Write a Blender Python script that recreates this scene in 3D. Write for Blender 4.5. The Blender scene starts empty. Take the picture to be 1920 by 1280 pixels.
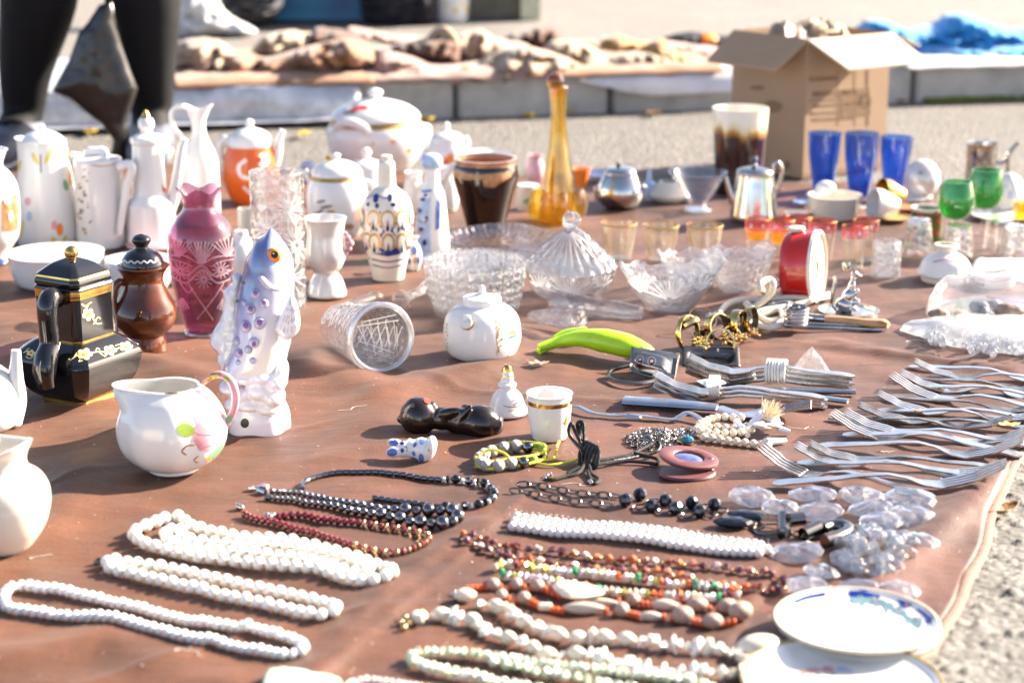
import bpy, bmesh, math, random
from mathutils import Vector, Matrix, noise, Quaternion
from mathutils.bvhtree import BVHTree
from mathutils.geometry import delaunay_2d_cdt
random.seed(7)
V3 = Vector
C = bpy.context.scene.collection
SC = bpy.context.scene
# ------------------------------------------------------------------ camera
F, CX, CY, H = 3600.0, 960.0, 640.0, 0.62          # focal length in photo pixels, photo centre, eye height
PITCH = math.radians(15.0)
cp, sp = math.cos(PITCH), math.sin(PITCH)
cd = bpy.data.cameras.new('camera'); cam = bpy.data.objects.new('camera', cd); C.objects.link(cam)
cam.location = (0, 0, H); cam.rotation_euler = (math.pi/2 - PITCH, 0, 0)
cd.sensor_width = 36; cd.lens = 36*F/1920; cd.clip_start = .05; cd.clip_end = 2000
cd.dof.use_dof = True; cd.dof.focus_distance = 2.10; cd.dof.aperture_fstop = 5.0
SC.camera = cam
# ------------------------------------------------------------------ world and sun
SUN_EL, SUN_AZ = math.radians(29), math.atan2(.43, .90)      # azimuth measured from +X towards +Y
w = bpy.data.worlds.new('World'); SC.world = w; w.use_nodes = True
wn = w.node_tree.nodes; bg = wn['Background']
sky = wn.new('ShaderNodeTexSky'); sky.sky_type = 'NISHITA'; sky.sun_disc = False
sky.sun_elevation = SUN_EL; sky.sun_rotation = math.pi/2 - SUN_AZ
sky.air_density = .55; sky.dust_density = 1.2; sky.ozone_density = .3
wm = wn.new('ShaderNodeMix'); wm.data_type = 'RGBA'; wm.blend_type = 'MULTIPLY'; wm.inputs[0].default_value = 1; wm.inputs[7].default_value = (1, .90, .80, 1)   # the photo's warm white balance
w.node_tree.links.new(sky.outputs[0], wm.inputs[6]); w.node_tree.links.new(wm.outputs[2], bg.inputs[0]); bg.inputs[1].default_value = .10
sd = bpy.data.lights.new('sun', 'SUN'); sun = bpy.data.objects.new('sun', sd); C.objects.link(sun)
sd.energy = 5.0; sd.angle = math.radians(.53); sd.color = (1, .89, .75)
SUNV = V3((math.cos(SUN_AZ)*math.cos(SUN_EL), math.sin(SUN_AZ)*math.cos(SUN_EL), math.sin(SUN_EL)))
sun.rotation_euler = SUNV.to_track_quat('Z', 'Y').to_euler(); sun.location = (4, 2, 4)
SC.view_settings.view_transform = 'Standard'; SC.view_settings.look = 'None'
SC.view_settings.exposure = 2.32; SC.view_settings.gamma = 1
SC.cycles.transparent_max_bounces = 24; SC.cycles.max_bounces = 10; SC.cycles.use_denoising = True
SC.cycles.sample_clamp_indirect = 6; SC.cycles.caustics_refractive = True; SC.cycles.caustics_reflective = True
SC.cycles.blur_glossy = .5
# ------------------------------------------------------------------ from photo pixels to the place
def ray(x, y):
    u, v = (x-CX)/F, -(y-CY)/F
    return V3((u, cp + v*sp, -sp + v*cp))
def G(x, y, z=0.0):                     # where the view ray meets the level z
    d = ray(x, y); t = (z-H)/d.z
    return V3((d.x*t, d.y*t, z))
def VP(x, y, Y):                        # where the view ray meets the upright plane at distance Y
    d = ray(x, y); t = Y/d.y
    return V3((d.x*t, Y, H + d.z*t))
def depth(p): return p[1]*cp - (p[2]-H)*sp
def scl(p): return depth(p)/F           # metres per photo pixel there
def ZH(row, Y):
    v = -(row-CY)/F
    return H + Y*(v*cp - sp)/(cp + v*sp)
def kk(row): return math.sin(math.atan((row-CY)/F) + PITCH)
# ------------------------------------------------------------------ curves
def catmull(pts, sub=6, closed=False):
    P = [V3(p) for p in pts]; n = len(P); out = []
    rng = range(n) if closed else range(n-1)
    for i in rng:
        a, b = P[i], P[(i+1) % n]
        p0 = P[i-1] if (closed or i > 0) else a*2-b
        p3 = P[(i+2) % n] if (closed or i+2 < n) else b*2-a
        for k in range(sub):
            t = k/sub
            out.append(.5*((2*a) + (b-p0)*t + (2*p0-5*a+4*b-p3)*t*t + (3*a-p0-3*b+p3)*t**3))
    if not closed: out.append(P[-1])
    return out
def resample(pts, step, closed=False):
    P = list(pts) + ([pts[0]] if closed else [])
    out, acc = [P[0].copy()], 0.0
    for a, b in zip(P, P[1:]):
        L = (b-a).length
        if L < 1e-9: continue
        d = step-acc
        while d <= L:
            out.append(a.lerp(b, d/L)); d += step
        acc = L-(d-step)
    return out
# ------------------------------------------------------------------ the cloth's own relief (used to lay things on it)
RIDGES = []
def ridge(pts, h, wd): RIDGES.append(([G(*p) for p in pts], h, wd))
ridge([(560, 1290), (680, 1150), (790, 1050), (900, 975)], .0036, .016)
ridge([(545, 690), (640, 700), (720, 742), (830, 720), (900, 700)], .006, .03)
ridge([(590, 665), (560, 700), (480, 770)], .004, .03)
ridge([(80, 1010), (160, 870), (260, 800)], .006, .03)
ridge([(640, 850), (760, 720), (900, 690), (1040, 650)], .004, .04)
ridge([(1560, 640), (1700, 668), (1830, 690), (1950, 690)], .004, .018)
ridge([(150, 640), (330, 690), (420, 720)], .005, .03)
ridge([(0, 600), (60, 640), (200, 800)], .005, .04)
ridge([(1060, 690), (1200, 560), (1300, 500)], .003, .03)
ridge([(1590, 1180), (1700, 1050), (1800, 960), (1880, 880)], .006, .02)
ridge([(0, 1230), (200, 1190), (400, 1270)], .004, .03)
ridge([(1120, 860), (1150, 930), (1250, 1000)], .002, .03)
for c_ in ([(0, 940), (300, 850), (620, 790)], [(560, 1300), (860, 1040), (1010, 900)], [(1080, 560), (1500, 640), (1950, 705)], [(130, 1290), (480, 1180), (900, 1110)], [(600, 640), (860, 730), (1300, 760)], [(0, 700), (200, 640), (420, 560)], [(1300, 1290), (1420, 1100), (1560, 900)]): ridge(c_, .0016, .007)
def segd(x, y, a, b):
    dx, dy = b[0]-a[0], b[1]-a[1]; L = dx*dx+dy*dy
    t = max(0, min(1, ((x-a[0])*dx+(y-a[1])*dy)/L)) if L else 0
    return math.hypot(x-a[0]-t*dx, y-a[1]-t*dy)
def Hc(x, y):
    z = 0.0
    for pts, h, wd in RIDGES:
        d = min(segd(x, y, a, b) for a, b in zip(pts, pts[1:]))
        if d < 3*wd: z += 1.35*h*math.exp(-(d/wd)**2)
    q = V3((x*.8+y*.6, -x*.6+y*.8, 0))
    z += .0034*noise.noise(V3((q.x*14, q.y*5, 1.7))) + .0022*noise.noise(V3((q.x*9, q.y*26, 5.1))) + .0008*noise.noise(V3((x*60, y*35, 2)))
    return z - .0020
# ------------------------------------------------------------------ materials
def nd(nt, t, **kw):
    n = nt.nodes.new(t)
    for k, v in kw.items():
        if k in n.inputs: n.inputs[k].default_value = v
        else: setattr(n, k, v)
    return n
MATS = {}
def pm(name, col, rough=.4, metal=0, var=.12, ns=40, bump=0, bs=None, coat=0, spec=.5, sss=0, tint=None, sheen=0, alpha=1, trans=0, ior=1.45, aniso=0, film=0):
    if name in MATS: return MATS[name]
    m = bpy.data.materials.new(name); m.use_nodes = True; nt = m.node_tree; b = nt.nodes['Principled BSDF']; lk = nt.links.new
    tc = nd(nt, 'ShaderNodeTexCoord'); nz = nd(nt, 'ShaderNodeTexNoise', Scale=ns, Detail=4.0)
    lk(tc.outputs['Object'], nz.inputs['Vector'])
    mx = nd(nt, 'ShaderNodeMix', data_type='RGBA')
    t2 = tint or tuple(c*(1-var) for c in col)
    mx.inputs[6].default_value = (*t2, 1); mx.inputs[7].default_value = (*col, 1)
    rp = nd(nt, 'ShaderNodeMapRange'); rp.inputs[1].default_value = .35; rp.inputs[2].default_value = .65
    lk(nz.outputs[0], rp.inputs[0]); lk(rp.outputs[0], mx.inputs[0]); lk(mx.outputs[2], b.inputs['Base Color'])
    rr = nd(nt, 'ShaderNodeMapRange'); rr.inputs[3].default_value = rough*.8; rr.inputs[4].default_value = rough*1.25
    lk(nz.outputs[0], rr.inputs[0]); lk(rr.outputs[0], b.inputs['Roughness'])
    b.inputs['Metallic'].default_value = metal; b.inputs['Coat Weight'].default_value = coat
    b.inputs['Specular IOR Level'].default_value = spec; b.inputs['IOR'].default_value = ior
    if sss:
        b.inputs['Subsurface Weight'].default_value = sss; b.inputs['Subsurface Radius'].default_value = (.004, .003, .002); b.inputs['Subsurface Scale'].default_value = 1
    if sheen: b.inputs['Sheen Weight'].default_value = sheen
    if film:
        b.inputs['Thin Film Thickness'].default_value = film
    b.inputs['Alpha'].default_value = alpha; b.inputs['Transmission Weight'].default_value = trans
    if bump:
        bz = nd(nt, 'ShaderNodeTexNoise', Scale=bs or ns*4, Detail=5.0); lk(tc.outputs['Object'], bz.inputs['Vector'])
        bp = nd(nt, 'ShaderNodeBump', Strength=bump, Distance=.002); lk(bz.outputs[0], bp.inputs['Height']); lk(bp.outputs[0], b.inputs['Normal'])
    MATS[name] = m; return m
def glass(name, tint=(.97, .98, .98), base=.06, milk=0.0, rough=.03, refr=0.0, bump=0, bs=60, milkcol=(.9, .92, .94), vor=False):
    m = bpy.data.materials.new(name); m.use_nodes = True; nt = m.node_tree; lk = nt.links.new
    nt.nodes.remove(nt.nodes['Principled BSDF']); out = nt.nodes['Material Output']
    tc = nd(nt, 'ShaderNodeTexCoord')
    nz = nd(nt, 'ShaderNodeTexNoise', Scale=25.0, Detail=2.0); lk(tc.outputs['Object'], nz.inputs['Vector'])
    tr = nd(nt, 'ShaderNodeBsdfTransparent'); mx = nd(nt, 'ShaderNodeMix', data_type='RGBA')
    mx.inputs[6].default_value = (*tint, 1); mx.inputs[7].default_value = (*[c**1.25 for c in tint], 1)
    lk(nz.outputs[0], mx.inputs[0]); lk(mx.outputs[2], tr.inputs[0]); cur = tr.outputs[0]
    nrm = None
    if bump:
        bz = nd(nt, 'ShaderNodeTexVoronoi', Scale=bs) if vor else nd(nt, 'ShaderNodeTexNoise', Scale=bs, Detail=2.0)
        lk(tc.outputs['Object'], bz.inputs['Vector'])
        bp = nd(nt, 'ShaderNodeBump', Strength=bump, Distance=.003); lk(bz.outputs[0], bp.inputs['Height']); nrm = bp.outputs[0]
    if refr:
        g = nd(nt, 'ShaderNodeBsdfRefraction', IOR=1.3, Roughness=.02); lk(mx.outputs[2], g.inputs[0])
        if nrm: lk(nrm, g.inputs['Normal'])
        s = nd(nt, 'ShaderNodeMixShader', Fac=refr); lk(cur, s.inputs[1]); lk(g.outputs[0], s.inputs[2]); cur = s.outputs[0]
    if milk:
        d1 = nd(nt, 'ShaderNodeBsdfTranslucent'); d1.inputs[0].default_value = (*milkcol, 1)
        d2 = nd(nt, 'ShaderNodeBsdfDiffuse'); d2.inputs[0].default_value = (*milkcol, 1)
        if nrm: lk(nrm, d1.inputs['Normal']); lk(nrm, d2.inputs['Normal'])
        s0 = nd(nt, 'ShaderNodeMixShader', Fac=.5); lk(d1.outputs[0], s0.inputs[1]); lk(d2.outputs[0], s0.inputs[2])
        s = nd(nt, 'ShaderNodeMixShader', Fac=milk); lk(cur, s.inputs[1]); lk(s0.outputs[0], s.inputs[2]); cur = s.outputs[0]
    gl = nd(nt, 'ShaderNodeBsdfGlossy', Roughness=rough); gl.inputs[0].default_value = (1, 1, 1, 1)
    lw = nd(nt, 'ShaderNodeLayerWeight', Blend=.5); fr = nd(nt, 'ShaderNodeMath', operation='POWER'); fr.inputs[1].default_value = 4.0; lk(lw.outputs['Facing'], fr.inputs[0])
    if nrm: lk(nrm, lw.inputs['Normal']); lk(nrm, gl.inputs['Normal'])
    ad = nd(nt, 'ShaderNodeMath', operation='ADD', use_clamp=True); ad.inputs[1].default_value = base
    lk(fr.outputs[0], ad.inputs[0]); s = nd(nt, 'ShaderNodeMixShader'); lk(ad.outputs[0], s.inputs[0])
    lk(cur, s.inputs[1]); lk(gl.outputs[0], s.inputs[2]); lk(s.outputs[0], out.inputs[0])
    MATS[name] = m; return m
WH = pm('porcelain', (.73, .715, .69), .09, var=.03, ns=12, coat=.3)
CRM = pm('cream porcelain', (.70, .64, .54), .14, var=.05, ns=14, coat=.3)
GOLD = pm('gold paint', (.78, .50, .14), .2, metal=1, var=.3, ns=80)
GOLDD = pm('gold leaf decor', (.62, .36, .09), .35, metal=.6, var=.3, ns=120)
STEEL = pm('cutlery steel', (.64, .62, .59), .22, metal=1, var=.2, ns=60, bump=.12, bs=300)
SILV = pm('silver plate', (.66, .64, .60), .12, metal=1, var=.25, ns=30, bump=.05, bs=80)
SILW = pm('worn silver', (.55, .52, .47), .25, metal=1, var=.4, ns=60, bump=.15, bs=200)
DMET = pm('dark metal', (.16, .15, .14), .25, metal=1, var=.3, ns=60)
BLK = pm('black glaze', (.008, .008, .010), .07, var=.2, ns=30, coat=.6)
BROG = pm('brown glaze', (.13, .035, .012), .10, var=.6, ns=25, coat=.5)
DBRG = pm('dark brown glaze', (.017, .007, .004), .10, var=.5, ns=20, coat=.5)
ORG = pm('orange glaze', (.72, .13, .02), .2, var=.1)
BLU = pm('cobalt paint', (.02, .035, .20), .15, var=.3, ns=90, coat=.3)
BLUL = pm('blue wash paint', (.10, .18, .50), .15, var=.35, ns=120, coat=.3)
BLUP = pm('pale blue paint', (.40, .52, .72), .15, var=.2, ns=120, coat=.3)
PNK = pm('rose pink paint', (.66, .30, .35), .12, var=.15, ns=60, coat=.3)
PNKL = pm('pale pink paint', (.68, .40, .42), .12, var=.08, ns=60, coat=.3)
GRN = pm('leaf green paint', (.20, .48, .25), .15, var=.25, ns=60, coat=.3)
LIME = pm('lime green paint', (.28, .40, .04), .15, var=.2, ns=60, coat=.3)
YEL = pm('yellow paint', (.75, .55, .08), .2, var=.2, ns=90)
ORP = pm('orange paint', (.85, .25, .03), .2, var=.1)
REDP = pm('red paint', (.62, .05, .03), .2, var=.15)
GREYP = pm('grey paint', (.25, .24, .23), .2, var=.2)
OCH = pm('ochre paint', (.50, .30, .10), .3, var=.3, ns=120)
BRNP = pm('brown transfer print', (.45, .22, .10), .3, var=.5, ns=150)
BLKP = pm('black plastic', (.012, .012, .013), .3, var=.3)
GCL = glass('clear glass', (.975, .98, .975), .10)
GCR = glass('cut crystal', (.96, .965, .97), .16, milk=.05, rough=.06, refr=.50, bump=.9, bs=140, vor=True)
GCR2 = glass('pressed crystal', (.97, .972, .972), .13, milk=.02, rough=.05, refr=.48, bump=.7, bs=90, vor=True)
GFR = glass('frosted cuts', (.92, .92, .93), .05, milk=.45, rough=.3)
GAMB = glass('amber glass', (.975, .87, .40), .07, refr=.25, milk=.01, milkcol=(.9, .5, .05), rough=.04)
GAMD = glass('dark amber glass', (.85, .55, .20), .06, rough=.04)
GPUR = glass('plum glass', (.76, .54, .65), .07, refr=.05, milk=.01, milkcol=(.55, .2, .35))
GPURF = glass('frosted plum cuts', (.88, .72, .80), .05, milk=.40, milkcol=(.85, .70, .76), rough=.2)
GBLU = glass('cobalt glass', (.42, .62, .95), .08, refr=.06, milk=.01, milkcol=(.05, .15, .6))
GGRN = glass('green glass', (.45, .82, .50), .06, refr=.1, milk=.01, milkcol=(.1, .5, .1))
GYEL = glass('gold lustre glass', (.985, .968, .915), .12, refr=.2, milk=.006, milkcol=(.9, .8, .6))
GRED = glass('cranberry band', (.92, .58, .60), .06, milk=.20, milkcol=(.45, .05, .08), rough=.1)
GORN = glass('orange drink glass', (.98, .80, .25), .05, milk=.25, milkcol=(.95, .5, .02))
PEARL = pm('pearl lustre', (.73, .69, .65), .12, var=.14, ns=14, coat=.8, tint=(.76, .72, .80), film=420)
LUST = pm('iridescent lustre', (.74, .69, .60), .10, var=.2, ns=18, coat=.8, tint=(.66, .62, .60), metal=.25)
PBEAD = pm('cream pearl', (.80, .70, .52), .16, var=.12, ns=30, coat=.7)
# ------------------------------------------------------------------ mesh building
class MB:
    def __init__(s): s.v, s.f, s.m = [], [], []
    def add(s, vs, fs, mat=0, M=None):
        o = len(s.v)
        s.v += [(M @ V3(p) if M else V3(p)) for p in vs]
        s.f += [tuple(o+i for i in f) for f in fs]; s.m += [mat]*len(fs)
    def lathe(s, prof, n=40, M=None, mod=None, mat=0, band=None):
        o = len(s.v); rings = []
        for r, z in prof:
            if r < 1e-5:
                rings.append([len(s.v)]); p = V3((0, 0, z)); s.v.append(M @ p if M else p)
            else:
                ring = []
                for i in range(n):
                    a = 2*math.pi*i/n; rr, zz = (mod(a, z, r) if mod else (r, z))
                    p = V3((rr*math.cos(a), rr*math.sin(a), zz)); ring.append(len(s.v)); s.v.append(M @ p if M else p)
                rings.append(ring)
        for k, (A, B) in enumerate(zip(rings, rings[1:])):
            mt = band(.5*(prof[k][1]+prof[k+1][1]), k) if band else mat
            if len(A) == 1 and len(B) == 1: continue
            for i in range(n):
                j = (i+1) % n
                if len(A) == 1: s.f.append((A[0], B[j], B[i]))
                elif len(B) == 1: s.f.append((A[i], A[j], B[0]))
                else: s.f.append((A[i], A[j], B[j], B[i]))
                s.m.append(mt)
    def tube(s, pts, r, n=10, mat=0, flat=1.0, up=None, closed=False):
        P = [V3(p) for p in pts]; N = len(P); R = r if isinstance(r, (list, tuple)) else [r]*N
        if len(R) != N: R = [R[min(len(R)-1, int(i*(len(R)-1)/(N-1)))]*(1-((i*(len(R)-1)/(N-1)) % 1)) + R[min(len(R)-1, int(i*(len(R)-1)/(N-1))+1)]*((i*(len(R)-1)/(N-1)) % 1) for i in range(N)]
        rings = []; u = V3(up) if up else V3((.013, .02, 1))
        for i, p in enumerate(P):
            t = (P[(i+1) % N]-P[i-1]) if closed else (P[min(i+1, N-1)]-P[max(i-1, 0)])
            if t.length < 1e-9: t = V3((1, 0, 0))
            t.normalize(); a = u.cross(t)
            if a.length < 1e-4: a = V3((1, .1, 0)).cross(t)
            a.normalize(); b = t.cross(a).normalized()
            if not up: u = b
            ring = []
            for k in range(n):
                an = 2*math.pi*k/n; ring.append(len(s.v)); s.v.append(p + a*(R[i]*math.cos(an)) + b*(R[i]*flat*math.sin(an)))
            rings.append(ring)
        for A, B in list(zip(rings, rings[1:])) + ([(rings[-1], rings[0])] if closed else []):
            for i in range(n):
                j = (i+1) % n; s.f.append((A[i], A[j], B[j], B[i])); s.m.append(mat)
        if not closed:
            s.f.append(tuple(reversed(rings[0]))); s.m.append(mat); s.f.append(tuple(rings[-1])); s.m.append(mat)
    def ell(s, c, r, seg=16, ring=10, R=None, mat=0, jit=0):
        r = (r, r, r) if isinstance(r, (int, float)) else r
        vs, fs = [V3((0, 0, -1))], []
        for i in range(1, ring):
            ph = -math.pi/2 + math.pi*i/ring
            for k in range(seg):
                a = 2*math.pi*k/seg; vs.append(V3((math.cos(ph)*math.cos(a), math.cos(ph)*math.sin(a), math.sin(ph))))
        vs.append(V3((0, 0, 1)))
        for k in range(seg):
            j = (k+1) % seg; fs.append((0, 1+j, 1+k)); fs.append((len(vs)-1, 1+(ring-2)*seg+k, 1+(ring-2)*seg+j))
            for i in range(ring-2): fs.append((1+i*seg+k, 1+i*seg+j, 1+(i+1)*seg+j, 1+(i+1)*seg+k))
        if jit: vs = [p*(1+random.uniform(-jit, jit)) for p in vs]
        vs = [V3((p.x*r[0], p.y*r[1], p.z*r[2])) for p in vs]
        if R: vs = [R @ p for p in vs]
        s.add([p+V3(c) for p in vs], fs, mat)
    def box(s, c, d, R=None, mat=0):
        vs = [V3((x*d[0]/2, y*d[1]/2, z*d[2]/2)) for x in (-1, 1) for y in (-1, 1) for z in (-1, 1)]
        if R: vs = [R @ p for p in vs]
        s.add([p+V3(c) for p in vs], [(0, 1, 3, 2), (4, 6, 7, 5), (0, 4, 5, 1), (2, 3, 7, 6), (0, 2, 6, 4), (1, 5, 7, 3)], mat)
    def sheet(s, quad, th, mat=0):                    # a board with thickness from four corners
        a, b, c, d = [V3(q) for q in quad]; n = (b-a).cross(d-a).normalized()*th
        s.add([a, b, c, d, a+n, b+n, c+n, d+n], [(3, 2, 1, 0), (4, 5, 6, 7), (0, 1, 5, 4), (1, 2, 6, 5), (2, 3, 7, 6), (3, 0, 4, 7)], mat)
    def build(s, name, mats, parent=None, base=None, sharp=40, flat=False):
        mats = mats if isinstance(mats, (list, tuple)) else [mats]
        if parent: o = WLOC[parent]
        elif base is not None: o = V3(base)
        else:
            xs = [p.x for p in s.v]; ys = [p.y for p in s.v]; zs = [p.z for p in s.v]
            o = V3(((min(xs)+max(xs))/2, (min(ys)+max(ys))/2, min(zs)))
        me = bpy.data.meshes.new(name); me.from_pydata([p-o for p in s.v], [], s.f)
        for m in mats: me.materials.append(m)
        me.polygons.foreach_set('material_index', s.m)
        me.polygons.foreach_set('use_smooth', [not flat]*len(s.f))
        if not flat and sharp: me.set_sharp_from_angle(angle=math.radians(sharp))
        me.update()
        ob = bpy.data.objects.new(name, me); C.objects.link(ob)
        if parent: ob.parent = parent
        else: ob.location = o
        WLOC[ob] = o.copy(); return ob
WLOC = {}
USED = set()
def tag(o, label, cat, group=None, kind=None):
    o['label'] = label; o['category'] = cat; o['kind'] = 'thing'
    if group: o['group'] = group
    if kind: o['kind'] = kind
    return o
def thing(name, label, cat, loc, group=None):
    o = bpy.data.objects.new(name, None); C.objects.link(o); o.location = loc; o.empty_display_size = .02
    WLOC[o] = V3(loc); return tag(o, label, cat, group)
def struct(o): o['kind'] = 'structure'; return o
def apply_mods(ob):
    dg = bpy.context.evaluated_depsgraph_get(); me = bpy.data.meshes.new_from_object(ob.evaluated_get(dg))
    ob.modifiers.clear(); ob.data = me; return ob
# ------------------------------------------------------------------ pots turned on a wheel, measured in photo pixels
class Pot:
    def __init__(s, cx, row0, z0=0.0):
        s.o = G(cx, row0, z0); s.cx, s.row0 = cx, row0; s.s = scl(s.o); s.z0 = z0
        s.M = Matrix.Translation(s.o)
    def z(s, row): return ZH(row, s.o.y)-s.o.z
    def p(s, x, row, dy=0): return VP(x, row, s.o.y+dy)
    def pr(s, pts, sub=5, smooth=True):
        q = [(r*depth((0, s.o.y, s.z(row)+s.o.z))/F, s.z(row), 0) for r, row in pts]
        if not smooth: return [(a[0], a[1]) for a in q]
        out = []; seg = [q[0]]
        for a in q[1:]:                               # a repeated point makes a sharp edge
            if (V3(a)-V3(seg[-1])).length < 1e-6:
                if len(seg) > 1: out += catmull(seg, sub)
                seg = [a]
            else: seg.append(a)
        out += catmull(seg, sub) if len(seg) > 1 else [V3(a) for a in seg]
        return [(max(0, a[0]), a[1]) for a in out]
def hollow(prof, th, floor=None):
    fl = prof[0][1]+(floor or th)
    inn = [(max(r-th, .0006), max(z, fl)) for r, z in reversed(prof)]
    inn[0] = (inn[0][0], prof[-1][1])
    return [(0, prof[0][1])] + prof + inn + [(0, fl)]
def closed(prof): return [(0, prof[0][1])] + prof + ([(0, prof[-1][1])] if prof[-1][0] > 1e-5 else [])
def body(p, pts, mats, name='body', parent=None, th=None, n=44, mod=None, band=None, sub=5, smooth=True, flat=False, sharp=38):
    m = MB(); pr = p.pr(pts, sub, smooth)
    m.lathe(hollow(pr, th) if th else closed(pr), n, p.M, mod, band=band)
    return m.build(name, mats, parent, base=p.o, flat=flat, sharp=sharp)
def handle(p, pts, r, mat, parent, name='handle', sub=6, flat=1.0, dy=0, n=10):
    m = MB(); P = catmull([p.p(q[0], q[1], (q[2] if len(q) > 2 else 0)*p.s + dy) for q in pts], sub)
    rr = [x*p.s for x in r] if isinstance(r, (list, tuple)) else r*p.s
    m.tube(P, rr, n, flat=flat); return m.build(name, mat, parent)
# ------------------------------------------------------------------ painted decor: thin faces laid on the surface, kept in the same mesh
def _shape2d(sh):
    k = sh[0]
    if k == 'e':
        _, x, y, rx, ry = sh[:5]; ro = math.radians(sh[5]) if len(sh) > 5 else 0
        n = 16; vs = [(x, y)]; fs = []
        for ring in (.5, 1):
            for i in range(n):
                a = 2*math.pi*i/n; px, py = rx*ring*math.cos(a), ry*ring*math.sin(a)
                vs.append((x+px*math.cos(ro)-py*math.sin(ro), y+px*math.sin(ro)+py*math.cos(ro)))
        for i in range(n):
            j = (i+1) % n; fs += [(0, 1+i, 1+j), (1+i, 1+n+i, 1+n+j, 1+j)]
        return vs, fs
    if k == 's':
        pts = [V3((*q, 0)) for q in sh[1]]; wd = sh[2]
        if len(pts) > 2: pts = catmull(pts, 5)
        else: pts = [pts[0].lerp(pts[-1], t/6) for t in range(7)]
        vs, fs = [], []
        for i, q in enumerate(pts):
            t = pts[min(i+1, len(pts)-1)]-pts[max(i-1, 0)]; t = t.normalized() if t.length else V3((1, 0, 0)); a = V3((-t.y, t.x, 0))*wd/2
            vs += [(q.x+a.x, q.y+a.y), (q.x-a.x, q.y-a.y)]
            if i: fs.append((2*i-2, 2*i-1, 2*i+1, 2*i))
        return vs, fs
    if k == 'p':
        pts = sh[1]; bd = []
        for a, b in zip(pts, pts[1:]+pts[:1]):
            n = max(1, int(math.hypot(a[0]-b[0], a[1]-b[1])/6))
            bd += [(a[0]+(b[0]-a[0])*t/n, a[1]+(b[1]-a[1])*t/n) for t in range(n)]
        cx, cy = sum(q[0] for q in bd)/len(bd), sum(q[1] for q in bd)/len(bd); n = len(bd); vs = [(cx, cy)]; fs = []
        for t in (.25, .5, .75, 1): vs += [(cx+(q[0]-cx)*t, cy+(q[1]-cy)*t) for q in bd]
        for i in range(n):
            j = (i+1) % n; fs.append((0, 1+i, 1+j))
            for r in range(3): fs.append((1+r*n+i, 1+(r+1)*n+i, 1+(r+1)*n+j, 1+r*n+j))
        return vs, fs
def paint(ob, mat, shapes, off=.0003, spin=None, axis=None):
    me = ob.data; o = WLOC[ob]
    bv = BVHTree.FromPolygons([v.co+o for v in me.vertices], [tuple(p.vertices) for p in me.polygons])
    if mat.name not in [m.name for m in me.materials]: me.materials.append(mat)
    mi = [m.name for m in me.materials].index(mat.name)
    bm = bmesh.new(); bm.from_mesh(me); eye = V3((0, 0, H))
    for sh in shapes:
        vs, fs = _shape2d(sh); hits = []
        for x, y in vs:
            d = ray(x, y).normalized(); h = bv.ray_cast(eye, d)
            if h[0] is None: hits.append(None); continue
            nn = h[1] if h[1].dot(d) < 0 else -h[1]; hits.append(h[0]+nn*off)
        for an in ([0]+list(spin or [])):
            R = Matrix.Rotation(an, 4, 'Z'); c = V3(axis or (0, 0, 0)); c.z = 0
            bvs = [bm.verts.new((R @ (h-c))+c-o) if h else None for h in hits]
            for f in fs:
                q = [bvs[i] for i in f]
                if None in q: continue
                hh = [hits[i] for i in f]
                if max((a-hh[0]).length for a in hh) > .03: continue
                try: ff = bm.faces.new(q); ff.material_index = mi; ff.smooth = True
                except ValueError: pass
    bm.to_mesh(me); bm.free(); me.update()
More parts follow.
